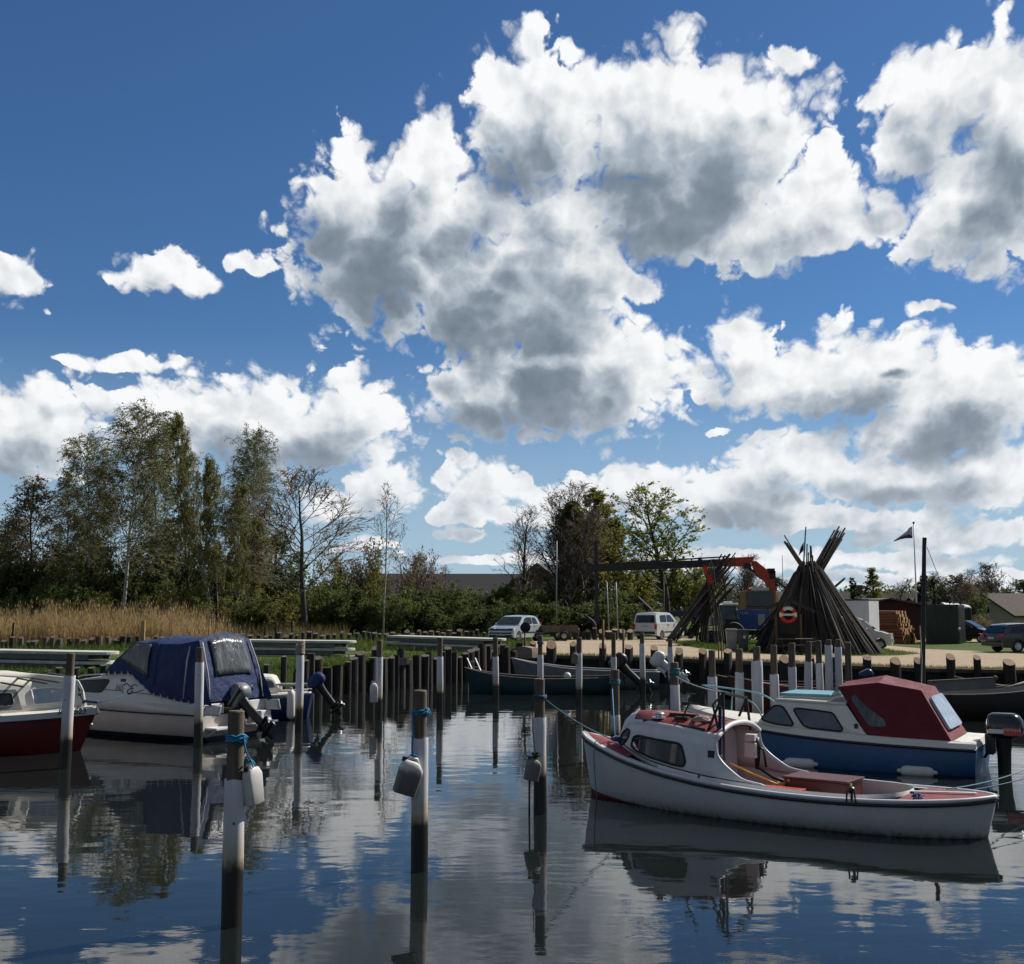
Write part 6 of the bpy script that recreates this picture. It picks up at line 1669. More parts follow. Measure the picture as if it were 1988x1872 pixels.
mb = MB(); g0, g1 = L7((1535, 528)), L7((1592, 620)); mb.box(((g0.x + g1.x) / 2, -1.31, (g0.z + g1.z) / 2), (g1.x - g0.x, .04, g0.z - g1.z)); mb.build('grey_panel', 'mid_grey', bdy, bevel=.015)
mb = MB(); mb.box(L7((1612, 580)) + Vector((0, -1.31, 0)), (.18, .06, .22)); mb.build('tail_light', 'lamp_red', bdy, bevel=.02)
text_mesh('12 63', .24, 'lettering', 'letter_pale', bdy, L7((1418, 518)) + Vector((.02, -1.315, 0)), (R(90), 0, 0))
for xx in (1400, 1600): 
    p = L7((xx, 680)); wh = MB().lathe([(.25, -.15), (.46, -.15), (.50, 0), (.46, .15), (.25, .15)], 20, (p.x, -.95, .50), 'y').build('wheel', 'rubber', t, smooth=True, auto=40)
mb = MB(); mb.box(((q0.x + q1.x) / 2 + .4, .2, .72), (4.0, .9, .3)); mb.build('chassis', 'crane_black', t)
# tractor in front of the lorry
p = y7((1280, 690), 71); t = thing('tractor', 'dark tractor with a white cab roof standing before the blue lorry', 'tractor', (p.x, 71, gz(p.x)), 0)
o7 = lambda P: y7(P, 71) - Vector(t.location)
q0, q1 = o7((1235, 455)), o7((1375, 575)); mb = MB(); cx_, cz_ = (q0.x + q1.x) / 2, (q0.z + q1.z) / 2; mb.box((cx_, 0, cz_), (q1.x - q0.x, 1.2, q0.z - q1.z), taper=.86); mb.build('cab_glass', 'window_grey', t, bevel=.04)
mb = MB()
for sx in (-1, 1):
    for sy in (-1, 1): mb.bar((cx_ + sx * (q1.x - q0.x) / 2, sy * .6, q1.z), (cx_ + sx * (q1.x - q0.x) / 2 * .88, sy * .53, q0.z), .07)
mb.build('cab_pillar', 'black', t)
mb = MB(); mb.box((cx_, 0, q0.z + .06), (1.25, 1.2, .14)); mb.box((cx_ + .1, 0, q0.z + .18), (.5, .3, .12)); mb.build('cab_roof', 'white_paint', t, bevel=.05)
q0, q1 = o7((1160, 555)), o7((1300, 625)); mb = MB(); mb.box(((q0.x + q1.x) / 2, 0, (q0.z + q1.z) / 2), (q1.x - q0.x, .8, q0.z - q1.z)); mb.build('bonnet', 'grey_plastic', t, bevel=.06)
q0, q1 = o7((1290, 560)), o7((1400, 640)); mb = MB(); mb.box(((q0.x + q1.x) / 2, 0, (q0.z + q1.z) / 2), (q1.x - q0.x, 1.1, q0.z - q1.z)); mb.build('rear_body', 'black', t, bevel=.05)
for xx, r in ((1200, .42), (1345, .68)):
    for sy in (-1, 1): q = o7((xx, 600)); wh = MB().lathe([(r * .5, -.18), (r * .93, -.18), (r, -.1), (r, .1), (r * .93, .18), (r * .5, .18)], 22, (q.x, sy * .75, r), 'y', caps=False).build('wheel', 'rubber', t, smooth=True, auto=40); MB().lathe([(r * .52, sy * .1), (r * .2, sy * .06), (.01, sy * .06)], 16, (q.x, sy * .75, r), 'y', caps=False).build('rim', 'galv', wh)
# pale tubular frame in front of it
t = thing('tube_frame', 'pale bent tube frame standing upright before the tractor', 'frame', (0, 0, 0))
MB().tube([y7((1222, 690), 66), y7((1215, 560), 66), y7((1160, 455), 66), y7((1275, 450), 66)], .035, 6).build('tube_frame', 'mid_grey', t, smooth=True)
# long blue beam
DB = 84.
t = thing('lifting_beam', 'long dark blue steel beam on a cranked leg behind the white van', 'beam', (0, 0, 0))
mb = MB(); mb.bar(y7((125, 545), DB), y7((1110, 520), DB), .45, .42); mb.build('beam', 'truck_navy', t, bevel=.02)
mb = MB(); mb.bar(y7((140, 548), DB), y7((60, 640), DB), .40, .42); mb.box(y7((55, 650), DB), (.9, .5, .55)); mb.box((y7((55, 650), DB).x, DB, 1.1), (.5, .5, .8)); mb.build('cranked_leg', 'truck_navy', t, bevel=.02)
mb = MB(); q = y7((1100, 530), DB); mb.bar(q, (q.x - .9, DB, gz(q.x)), .30, .3); mb.bar(q, (q.x + .4, DB, gz(q.x)), .30, .3); mb.build('rear_leg', 'truck_navy', t)
mb = MB(); mb.bar(y7((950, 492), DB + .2), y7((1100, 492), DB + .2), .2, .06); mb.build('top_plate', 'galv', t)
mb = MB(); mb.tube([y7((25, 568), DB - .4), y7((70, 568), DB - .4)], .03, 5); mb.tube([y7((45, 560), DB - .4), y7((50, 640), DB - .4)], .03, 5); mb.tube([y7((25, 570), DB - .4), y7((50, 600), DB - .4)], .03, 5)
tag(mb.build('lifting_sling', 'rope_teal', None), 'turquoise sling tied round the cranked leg of the blue beam', 'sling')

def person(label, loc, heading, joints, radii, mats):
    """one skinned figure; joints: name -> (parent, point)"""
    F = Frame(loc, heading); t = thing('person', label, 'person', F.loc, F.rz)
    me = bpy.data.meshes.new('body'); names = list(joints); idx = {n: i for i, n in enumerate(names)}
    me.from_pydata([joints[n][1] for n in names], [(idx[joints[n][0]], idx[n]) for n in names if joints[n][0]], [])
    o = bpy.data.objects.new('body', me); COL.objects.link(o); o.parent = t
    md = o.modifiers.new('skin', 'SKIN'); md.use_smooth_shade = True
    for n in names:
        sv = me.skin_vertices[0].data[idx[n]]; r = radii[n]; sv.radius = (r, r) if not isinstance(r, tuple) else r; sv.use_root = n == names[0]
    sb_ = o.modifiers.new('sub', 'SUBSURF'); sb_.levels = 2; sb_.render_levels = 2
    me.materials.append(M[mats]); return t, o
J = {'pelvis': (None, (0, 0, .92)), 'waist': ('pelvis', (.12, 0, 1.06)), 'chest': ('waist', (.30, 0, 1.24)), 'neck': ('chest', (.44, 0, 1.36)), 'head': ('neck', (.54, 0, 1.42)), 'crown': ('head', (.66, 0, 1.45))}
RR = {'pelvis': .16, 'waist': .14, 'chest': .17, 'neck': .07, 'head': .095, 'crown': .075}
for s, nm in ((1, 'a'), (-1, 'b')):
    J['hip' + nm] = ('pelvis', (0, .10 * s, .86)); J['knee' + nm] = ('hip' + nm, (.06 + .1 * s, .12 * s, .48)); J['ankle' + nm] = ('knee' + nm, (-.02 + .12 * s, .12 * s, .09)); J['toe' + nm] = ('ankle' + nm, (.17 + .12 * s, .13 * s, .05))
    J['shoulder' + nm] = ('chest', (.32, .20 * s, 1.27)); J['elbow' + nm] = ('shoulder' + nm, (.44, .24 * s, 1.02)); J['wrist' + nm] = ('elbow' + nm, (.64, .16 * s, .92)); J['hand' + nm] = ('wrist' + nm, (.73, .13 * s, .90))
    RR.update({'hip' + nm: .105, 'knee' + nm: .068, 'ankle' + nm: .045, 'toe' + nm: .04, 'shoulder' + nm: .072, 'elbow' + nm: .05, 'wrist' + nm: .036, 'hand' + nm: .035})
gp = y7((205, 730), 73.4)
pt, _ = person('worker in dark blue clothes bending forward behind the inlet posts', (gp.x - .1, 72.6, .95), (-1, .25, 0), J, RR, 'overall_navy')
MB().ball((.60, 0, 1.47), .095, 12, 8, (1.05, .92, 1.)).build('hair', 'hair', pt, smooth=True); MB().ball((.67, 0, 1.41), .075, 10, 7, (.8, .8, 1.)).build('face', 'skin', pt, smooth=True)
for s in (1, -1): 
    mb = MB(); mb.ball((.75, .13 * s, .90), .035, 8, 6)
    for k in range(4): mb.tube([(.76, .13 * s - .03 + .02 * k, .90), (.81, .13 * s - .03 + .02 * k, .885), (.83, .13 * s - .03 + .02 * k, .86)], .009, 5)
    mb.tube([(.74, .13 * s + .03, .90), (.78, .13 * s + .05, .89)], .01, 5); mb.build('hand', 'skin', pt, smooth=True)

# ---------------------------------------------------------------- stake tents
STAKE_L = {'big': ('long weathered fishing stake leaning in the big stake tent behind the kiosk', 'fishing stakes of the big tent'), 'small': ('weathered fishing stake leaning in the smaller stack before the tractor', 'fishing stakes of the smaller stack')}
def stake(a, b_, r, which, m='stake_wood', rr=rnd):
    a, b_ = Vector(a), Vector(b_); L = (b_ - a).length
    mid = [a.lerp(b_, f) + Vector((rr.uniform(-.02, .02), rr.uniform(-.02, .02), 0)) * (0 if f in (0, 1) else 1) for f in (0, .35, .7, 1)]
    o = MB().tube(mid, [r, r * .95, r * .85, r * .7], 7).build('fishing_stake', m, None, smooth=True, auto=50)
    return tag(o, STAKE_L[which][0], 'stake', STAKE_L[which][1])
c4c = crop(1780, 1310, 500)
rr = random.Random(77)
DT = 60.
ap = at_y(*c4c(1085, 500), DT); gzt = .62
bc = Vector((ap.x + .18, DT, gzt)); RB = 3.05
for i in range(165):
    a = 2 * math.pi * (i + rr.uniform(-.4, .4)) / 165 * 1.0
    r = RB * rr.uniform(.93, 1.03) + .25 * max(0, math.cos(a))
    base = bc + Vector((r * math.cos(a), r * math.sin(a) * .95, 0))
    off = Vector((.55 * math.cos(a), .5 * math.sin(a), 0)) * rr.uniform(.5, 1.1)
    top = Vector((ap.x, DT, ap.z)) + off * .8 + Vector((rr.uniform(-.1, .1), rr.uniform(-.1, .1), 0))
    ext = rr.uniform(-.12, .05)
    stake(base, top + (top - base) * ext, rr.uniform(.045, .072), 'big', rr.choice(['stake_wood', 'stake_wood', 'stake_wood', 'dark_wood', 'dark_wood', 'stake_wood', 'old_wood']), rr)
def far_stake(P0, P1, d0, d1, which, cr=c4c, r=.05, m='stake_wood'):
    a, b_ = at_y(*cr(*P0), d0), at_y(*cr(*P1), d1); stake(a, b_, r, which, m, rr)
for i in range(23):                                         # bundle rising to the upper end on one side
    f = i / 22; tx = 1290 + 165 * f + rr.uniform(-12, 12); ty = 290 - 150 * f + rr.uniform(-50, 70) - (70 if i in (13, 8) else 0)
    far_stake((760 + 120 * f + rr.uniform(-20, 20), 1150 + rr.uniform(-60, 90)), (tx, ty), DT - 1.9, DT + 1.4 + rr.uniform(-.3, .3), 'big', r=.06, m=rr.choice(['stake_wood', 'old_wood', 'stake_wood']))
for i in range(9):
    f = i / 8; far_stake((1500 + 90 * f, 1250 + rr.uniform(-40, 60)), (835 + 55 * f + rr.uniform(-8, 8), 262 + 40 * f + rr.uniform(-25, 25) - (65 if i == 1 else 0)), DT + 1.2, DT - .7, 'big', r=.045, m='old_wood')
for (x, y, xb) in [(1058, 112, 1005), (1070, 285, 1060), (1104, 300, 1095), (1110, 305, 1150), (1086, 370, 1070), (1127, 400, 1160)]: far_stake((xb, 1000), (x, y), DT - 1.4, DT + .2, 'big', m='dark_wood', r=.045)
for (P0, P1) in [((490, 1245), (760, 940)), ((520, 1240), (800, 985)), ((600, 1300), (745, 1010)), ((560, 1250), (700, 1040)), ((640, 1310), (760, 1020))]: far_stake(P0, P1, DT - 1.0, DT - .2, 'big', r=.05)
far_stake((1330, 740), (1455, 628), DT + .6, DT + .4, 'big', r=.07, m='old_wood')
fl = at_y(*c4c(1045, 330), DT + .1)
o = MB().add([fl + Vector(q) for q in [(-.03, 0, .35), (-.05, .02, -.1), (-.32, .03, -.38), (-.20, .02, .05)]], [(0, 1, 2, 3)]).build('marker_flag', 'black', None, solid=.01); tag(o, 'small black marker flag on a stake above the big tent', 'flag')
# the smaller stack
DS = 66.
rr = random.Random(9)
for i in range(22): far_stake((800 + rr.uniform(0, 90), 745 + rr.uniform(-18, 18)), (1330 + rr.uniform(-70, 60), 70 + rr.uniform(-60, 110)), DS - 1.0 + rr.uniform(-.3, .3), DS + .9 + rr.uniform(-.4, .4), 'small', c7, .05, rr.choice(['stake_wood', 'dark_wood', 'old_wood']))
for i in range(20): far_stake((1030 + rr.uniform(0, 120), 752 + rr.uniform(-15, 10)), (1175 + rr.uniform(-30, 30), 230 + rr.uniform(-90, 60)), DS + rr.uniform(-.6, .8), DS + rr.uniform(-.2, .2), 'small', c7, .055, rr.choice(['dark_wood', 'stake_wood']))
for i in range(9): far_stake((1210 + rr.uniform(0, 90), 762 + rr.uniform(-12, 12)), (1160 + rr.uniform(-25, 40), 165 + rr.uniform(-120, 60)), DS - .5 + rr.uniform(-.3, .3), DS - .1, 'small', c7, .04, 'old_wood')
for i in range(8): far_stake((960 + rr.uniform(0, 80), 700 + rr.uniform(-20, 20)), (1290 + rr.uniform(-60, 95), 230 + rr.uniform(-60, 90)), DS + .7, DS - .9, 'small', c7, .045, 'stake_wood')
far_stake((1110, 370), (955, 122), DS, DS - .3, 'small', c7, .04, 'old_wood')
for (x, y), lab in (((1130, 150), 'red marker flag on the smaller stake stack, the upper one'), ((1168, 235), 'faded red marker flag lower in the smaller stake stack')):
    p = at_y(*c7(x, y), DS - .4); o = MB().add([p + Vector(q) for q in [(-.1, 0, .28), (.08, .02, .2), (.14, -.02, -.2), (.02, .03, -.32), (-.12, 0, -.12)]], [(0, 1, 2, 3, 4)]).build('marker_flag', 'cloth_red', None, solid=.01); tag(o, lab, 'flag')

# ---------------------------------------------------------------- kiosk with the lifebuoy, bench, bins
DK = 57.
kc = at_y(*c4c(880, 1290), DK); kg = gz(kc.x)
t = thing('notice_shelter', 'small wooden shelter with a felt roof carrying the lifebuoy', 'shelter', (kc.x, DK, kg), R(-14))
FK = Frame((kc.x, DK, kg), (math.cos(R(-14)), math.sin(R(-14)), 0))
K = lambda P, y=0.: FK.on_y(c4c(*P), y)
pk, el_, er = K((868, 822), -.35), K((655, 925), -.35), K((1150, 952), -.35)
mb = MB(); dd = Vector((0, 1.35, 0))
for e in (el_, er): mb.prism([pk, e, e + Vector((0, 0, -.07)), pk + Vector((0, 0, -.07))], dd)
mb.build('roof', 'roof_felt', t)
mb = MB()
for e in (el_, er): mb.bar(pk + Vector((0, -.03, -.09)), e + Vector((0, -.03, -.09)), .05, .14)
mb.build('barge_board', 'dark_wood', t)
for x in (-.55, .62):
    for y in (0, .75): MB().box((x, y, .95), (.11, .11, 1.9)).build('post', 'brick_brown', t)
mb = MB(); mb.box((.03, .05, 1.45), (1.3, .04, .95)); mb.box((.03, .72, 1.2), (1.3, .04, 1.4)); mb.build('board', 'dark_wood', t)
rc = K((880, 998), -.10); rc = Vector((rc.x, -.10, rc.z)); lb = thing('lifebuoy', 'red and white ring lifebuoy hung on the wooden shelter', 'lifebuoy', FK.m @ rc, FK.rz)
Rm, rm, N = .33, .095, 48
for k in range(4):
    mid = [90, 0, -90, 180][k]; half = 47 if mid in (90, -90) else 43
    # red top shoulders and bottom, white band across the middle and crown
def torus(a0, a1, name, m):
    rings = []
    for i in range(25):
        a = R(a0 + (a1 - a0) * i / 24); rings.append([((Rm + rm * math.cos(b)) * math.cos(a), rm * .8 * math.sin(b), (Rm + rm * math.cos(b)) * math.sin(a)) for b in [2 * math.pi * j / 14 for j in range(14)]])
    MB().loft(rings, True, True).build(name, m, lb, smooth=True, auto=60)
torus(48, 132, 'white_segment', 'buoy_white'); torus(16, 48, 'red_segment', 'buoy_red'); torus(132, 164, 'red_segment', 'buoy_red'); torus(164, 196, 'white_segment', 'buoy_white'); torus(-16, 16, 'white_segment', 'buoy_white'); torus(196, 344, 'red_segment', 'buoy_red')
mb = MB(); mb.box((0, -.02, 0), (.46, .03, .10)); mb.build('name_band', 'buoy_white', lb)
mb = MB(); mb.box((0, 0, .75), (1.7, .38, .06))
p = FK.m @ Vector((.30, -.9, 0)); bt = thing('picnic_bench', 'dark picnic bench in the shade before the lifebuoy shelter', 'bench', (p.x, p.y, kg), R(-5))
MB().box((0, 0, .74), (1.7, .70, .05)).build('table_top', 'old_wood', bt)
for s in (1, -1): MB().box((0, s * .62, .44), (1.7, .26, .05)).build('seat', 'dark_wood', bt)
for s in (1, -1):
    mb = MB(); mb.bar((s * .6, -.62, 0), (s * .6, -.2, .72), .09); mb.bar((s * .6, .62, 0), (s * .6, .2, .72), .09); mb.bar((s * .6, -.7, .40), (s * .6, .7, .40), .09); mb.build('leg', 'dark_wood', bt)
# boards lying before the tent
p = at_g(*c4c(1120, 1380)); o = MB().box((0, 0, .06), (1.5, .5, .1)).build('timber_board', 'old_wood'); o.location = (p.x, p.y, gz(p.x)); tag(o, 'weathered board lying on the grass at the foot of the big stake tent', 'board')
p = at_y(*c4c(1120, 1275), 56.5); o = MB().box((0, 0, 0), (.55, .3, .05)).build('timber_board', 'old_wood', bevel=.01); o.location = (p.x, 56.5, p.z); mb = MB(); tag(o, 'pale board propped up between the mooring pole tops by the tent', 'board')
o2 = MB().bar((p.x, 56.5, p.z - .02), (p.x, 56.5, gz(p.x)), .1).build('timber_prop', 'dark_wood'); tag(o2, 'dark timber prop holding the pale board by the tent', 'prop')
def bin_(X, d, m, label, w_=.56):
    p = at_y(X, 1250, d); b_ = thing('wheelie_bin', label, 'bin', (p.x, d, gz(p.x)), R(rr.uniform(-12, 12)))
    mb = MB(); rings = []
    for z, a, c in [(.05, .42, .44), (.95, .54, .62), (1.0, .56, .66)]: rings.append([(sx * a * w_ / .56 / 2, sy * c / 2, z) for sx, sy in ((-1, -1), (1, -1), (1, 1), (-1, 1))])
    mb.loft(rings, True, True); mb.build('bin_body', m, b_, bevel=.03)
    mb = MB(); mb.loft([[(sx * .30 * w_ / .56, sy * .36, 1.0) for sx, sy in ((-1, -1), (1, -1), (1, 1), (-1, 1))], [(sx * .27 * w_ / .56, sy * .31, 1.09) for sx, sy in ((-1, -1), (1, -1), (1, 1), (-1, 1))]], True, True); mb.build('lid', m, b_, bevel=.02)
    for s in (1, -1): MB().lathe([(.05, -.03), (.10, -.03), (.10, .03), (.05, .03)], 12, (s * .24, .28, .10), 'x').build('wheel', 'rubber', b_)
    return b_
bin_(1420.5, 58.5, 'bin_pale', 'faded grey wheelie bin, the paler one of the pair'); b2 = bin_(1443, 58.2, 'bin_grey', 'dark wheelie bin with a white sticker on its front')
MB().box((.04, -.305, .72), (.10, .012, .14)).build('sticker', 'white_paint', b2)

# ---------------------------------------------------------------- log pile, sheds, containers, flag
c5b = crop(2150, 1440, 450)
rr = random.Random(12)
DLg = 77.
p = at_y(*c5b(640, 800), DLg - 1.2); ax = Vector((.80, -.60, 0)); pe = Vector((.60, .80, 0)); lg = Vector((p.x + .05, DLg - 1.2, gz(p.x)))
logm = []
for v in range(6):
    r = rr.uniform(.095, .14); L = rr.uniform(3.6, 4.3); mb = MB()
    rings = []
    wob = [rr.uniform(.92, 1.08) for _ in range(12)]
    for x, k in ((-L, 1.08), (-L * .6, 1.03), (-L * .3, 1.0), (0, .97)): rings.append([(x, r * k * wob[j] * math.cos(2 * math.pi * j / 12), r * k * wob[j] * math.sin(2 * math.pi * j / 12)) for j in range(12)])
    mb.mat(0).loft(rings, True); mb.mat(1).add(rings[0], [tuple(range(12))]); mb.add(rings[-1], [tuple(range(12))])
    o = mb.build('log', ['log_bark', 'log_end'], None); logm.append(o.data); bpy.data.objects.remove(o)
def put_log(pos, rz):
    o = bpy.data.objects.new('log', rr.choice(logm)); COL.objects.link(o); o.location = pos; o.rotation_euler = (rr.uniform(0, 6), 0, rz)
    tag(o, 'reddish cut log in the stack beside the dark red shed', 'log', 'logs stacked by the shed')
rzl = math.atan2(ax.y, ax.x)
for row in range(11):
    n = 13 - (row // 2) - (1 if row > 6 else 0)
    for k in range(n):
        pos = lg + pe * (.21 * k + .105 * (row % 2) - .1 * (row // 3)) + Vector((0, 0, .11 + .19 * row)) - ax * (rr.uniform(0, .25) + (.0 if row < 5 else .12))
        put_log(pos, rzl + rr.uniform(-.02, .02))
for k in range(4): put_log(lg + pe * 2.45 + pe * .22 * k + Vector((0, 0, .11)) - ax * .2, rzl)
for k in range(3): put_log(lg - pe * .55 + pe * .22 * k + Vector((0, 0, .11 + .17 * (k % 2))) - ax * .45, rzl + .02)
def shed_box(name, label, cat, P0, P1, d, depth, m, roofm=None, rz=0., parts=True, ribs=0):
    """a box shaped hut, container: its front face fills P0-P1 at distance d, turned by rz about its near corner"""
    a, b_ = at_y(*P0, d), at_y(*P1, d); g = gz(b_.x); Wd = (b_.x - a.x); H_ = a.z - g
    t = thing(name, label, cat, ((a.x + b_.x) / 2, d, g), rz)
    mb = MB(); mb.box((0, depth / 2, H_ / 2 + .04), (Wd, depth, H_ - .08))
    if ribs:
        for i in range(ribs): mb.box((-Wd / 2 + Wd * (i + .5) / ribs, -.012, H_ / 2), (Wd / ribs * .5, .03, H_ - .2))
        for i in range(int(depth / .3)): mb.box((Wd / 2 + .012, .2 + .3 * i, H_ / 2), (.03, .14, H_ - .2))
    mb.build('wall', m, t)
    mb = MB(); mb.box((0, depth / 2, H_ + .02), (Wd + .04, depth + .04, .09)); mb.build('roof', roofm or m, t, bevel=.01)
    mb = MB(); mb.box((0, depth / 2, .04), (Wd - .1, depth - .1, .12)); mb.build('base_skid', 'black', t)
    return t, Wd, H_
t, Wd, H_ = shed_box('storage_box', 'pale grey cabin with a dark roof edge behind the white van nose', 'cabin', c4c(1440, 852), c4c(1700, 1180), 70.5, 2.6, 'white_sheet', 'rubber', R(-30))
t, Wd, H_ = shed_box('container', 'dark green steel container with its door end catching light', 'container', c5b(880, 432), c5b(1250, 790), 76, 2.4, 'green_sheet', None, R(-30), ribs=11)
mb = MB(); mb.box((0, -.03, H_ / 2), (.04, .03, H_ - .3)); mb.build('door', 'green_sheet', t)
t, Wd, H_ = shed_box('container', 'second green container further back with a pale sheet over its roof', 'container', c5b(1225, 468), c5b(1395, 755), 82, 3, 'green_sheet', None, R(-22), ribs=5)
mb = MB(); rr = random.Random(2)
a, b_ = at_y(*c5b(1065, 440), 80.5), at_y(*c5b(1370, 468), 80.5); N = 16
mb.loft([[(a.x + (b_.x - a.x) * i / N, 80 + .5 * j, a.z + .12 + (b_.z - a.z) * i / N + rr.uniform(-.04, .05) + (.12 if j == 1 else -.1)) for j in range(4)] for i in range(N + 1)], False)
tag(mb.build('tarpaulin', 'cloth_white', None, smooth=True, solid=.02), 'pale crumpled sheet spread over the container roofs', 'tarpaulin')
p = at_y(*c5b(1265, 770), 75); o = thing('standpipe', 'small brown standpipe with a pale head beside the green container', 'standpipe', (p.x, 75, gz(p.x)))
MB().tube([(0, 0, 0), (0, 0, .85)], .05, 8).build('pipe', 'old_wood', o); MB().ball((0, 0, .98), .09, 8, 6).build('pipe_head', 'fender', o)
# dark red shed with a low gable
d = 84.; a, pk, b_ = at_y(*c5b(215, 392), d), at_y(*c5b(478, 345), d), at_y(*c5b(870, 420), d); g = gz(b_.x)
t = thing('shed', 'low dark red shed with a shallow felt roof behind the log stack', 'shed', (pk.x, d, g))
q = lambda v: (v.x - pk.x, 0, v.z - g)
mb = MB(); mb.prism([(q(a)[0] + .1, 0, 0), (q(a)[0] + .1, 0, q(a)[2] - .1), (0, 0, q(pk)[2] - .1), (q(b_)[0] - .1, 0, q(b_)[2] - .1), (q(b_)[0] - .1, 0, 0)], (0, 6, 0)); mb.build('wall', 'shed_red', t)
mb = MB()
for e in (a, b_): mb.prism([Vector(q(pk)) + Vector((0, -.35, 0)), Vector(q(e)) + Vector((0, -.35, 0)), Vector(q(e)) + Vector((0, -.35, -.1)), Vector(q(pk)) + Vector((0, -.35, -.1))], (0, 6.7, 0))
mb.build('roof', 'roof_felt', t)
# flagpole
d = 86.; a, b_ = at_y(*c4(1360, 176), d), at_y(*c4(1386, 640), d); g = gz(b_.x)
t = thing('flagpole', 'tall white flagpole behind the dark red shed', 'flagpole', (b_.x, d, g))
MB().tube([(0, 0, 0), (0, 0, a.z - g)], [.07, .04], 10).build('pole', 'white_paint', t, smooth=True); MB().ball((0, 0, a.z - g + .06), .09, 10, 6).build('finial', 'brick_brown', t, smooth=True)
t.rotation_euler = (0, 0, 0)
F = lambda x, y, w: at_y(*c4(x, y), d) + Vector((0, w, 0))
top_, low_, mid_ = [F(1362, 190, 0), F(1347, 199, .15), F(1330, 217, -.1), F(1305, 240, .12), F(1258, 272, 0)], [F(1363, 258, 0), F(1345, 258, .15), F(1322, 259, -.1), F(1298, 264, .12), F(1257, 278, 0)], None
mid_ = [p.lerp(q_, .80 - .45 * i / 4) for i, (p, q_) in enumerate(zip(top_, low_))]
ft_ = thing('pennant', 'white and blue pennant streaming from the flagpole', 'flag', (0, 0, 0))
MB().loft([top_, mid_], False).build('white_half', 'cloth_white', ft_, smooth=True, solid=.01); MB().loft([mid_, low_], False).build('blue_half', 'cloth_blue', ft_, smooth=True, solid=.01)

# ---------------------------------------------------------------- houses far off
def house(name, label, Xc, d, Wd, depth, eave, ridge, rz, wallm, roofm, windows=(), chimney=None, base=.95, hip=0.):
    p = at_y(Xc, 1200, d); t = thing(name, label, 'house', (p.x, d, base), rz)
    mb = MB(); mb.prism([(-Wd / 2, -depth / 2, 0), (-Wd / 2, -depth / 2, eave), (-Wd / 2, 0, ridge - .15), (-Wd / 2, depth / 2, eave), (-Wd / 2, depth / 2, 0)], (Wd, 0, 0)); mb.build('wall', wallm, t)
    mb = MB(); o = .45
    for s in (1, -1):
        mb.prism([(-Wd / 2 - .4, 0, ridge), (-Wd / 2 - .4, s * (depth / 2 + o), eave - .25), (-Wd / 2 - .4, s * (depth / 2 + o), eave - .45), (-Wd / 2 - .4, 0, ridge - .25)], (Wd + .8, 0, 0))
    rf_ = mb.build('roof', roofm, t)
    for side, u, z, w_, h_ in windows:
        mb = MB(); fm = MB()
        if side == 'long': mb.box((u, -depth / 2 - .02, z), (w_, .06, h_)); fm.box((u, -depth / 2 - .01, z), (w_ + .16, .05, h_ + .16))
        else:
            sx = 1 if side == 'gable+' else -1
            mb.box((sx * (Wd / 2 + .02), u, z), (.06, w_, h_)); fm.box((sx * (Wd / 2 + .01), u, z), (.05, w_ + .16, h_ + .16))
        wf = fm.build('window', 'white_paint', t); mb.build('pane', 'glass_dark', wf)
    if chimney is not None: MB().box((chimney, 0, ridge + .35), (.6, .6, 1.1)).build('chimney', 'brick_brown', rf_)
    return t
house('barn', 'long low dark roofed barn beyond the hedge', 905, 150, 24, 9, 3.4, 6.3, R(4), 'brick_brown', 'tile_dark')
house('house', 'brown house with a tall gable standing among bare trees', 1052, 140, 7, 8, 4.2, 7.2, R(80), 'brick_brown', 'roof_felt', [('gable-', -1.2, 4.3, .9, 1.1), ('gable-', 1.2, 4.3, .9, 1.1), ('gable-', -1.8, 2.2, 1.1, 1.3), ('gable-', 1.8, 2.2, 1.1, 1.3)])
house('garden_house', 'tiny brown garden house with a dark roof beyond the inlet', 1240, 120, 2.2, 1.9, 2.0, 3.1, R(80), 'brick_brown', 'tile_dark', [('gable-', 0, 1.2, .6, .8)])
house('cottage', 'thatched cottage with cream walls at the frame edge', 1990, 132, 13, 7.5, 1.7, 3.9, R(28), 'render_wall', 'thatch', [('long', -3.0, 1.2, .7, .7), ('long', 2, 1.2, .7, .7), ('gable-', -.3, 2.0, .7, .8)], base=.6)
house('house', 'grey roofed house with a dark chimney beyond the stake tent', 1645, 150, 9, 7, 2.2, 4.3, R(10), 'render_wall', 'tile_dark', [('long', 2.2, 1.6, 1.0, 1.0)], chimney=1.8, base=.6)
house('house', 'brown roofed house mostly hidden by the trees near the flagpole', 1752, 165, 9, 7, 2.2, 4.3, R(-25), 'render_wall', 'thatch', [('long', 0, 1.6, 1.2, 1.0)], base=.6)
house('house', 'low house with a dull roof behind the green containers', 1835, 160, 10, 7, 2.0, 3.7, R(12), 'brick_brown', 'tile_dark', base=.6)
p = at_y(1633, 1200, 105); t = thing('caravan', 'white caravan peeping over the stake tent edge', 'caravan', (p.x, 105, .6), R(-10))
mb = MB(); mb.box((0, 0, 1.5), (3.2, 2.1, 2.3)); mb.build('body', 'white_paint', t, bevel=.2); mb = MB(); mb.box((.4, -1.06, 1.9), (1.1, .03, .6)); mb.build('window', 'glass_dark', t, bevel=.01); 
for s in (1, -1): MB().lathe([(.1, -.08), (.3, -.08), (.3, .08), (.1, .08)], 14, (0, s * .95, .3), 'y').build('wheel', 'rubber', t)
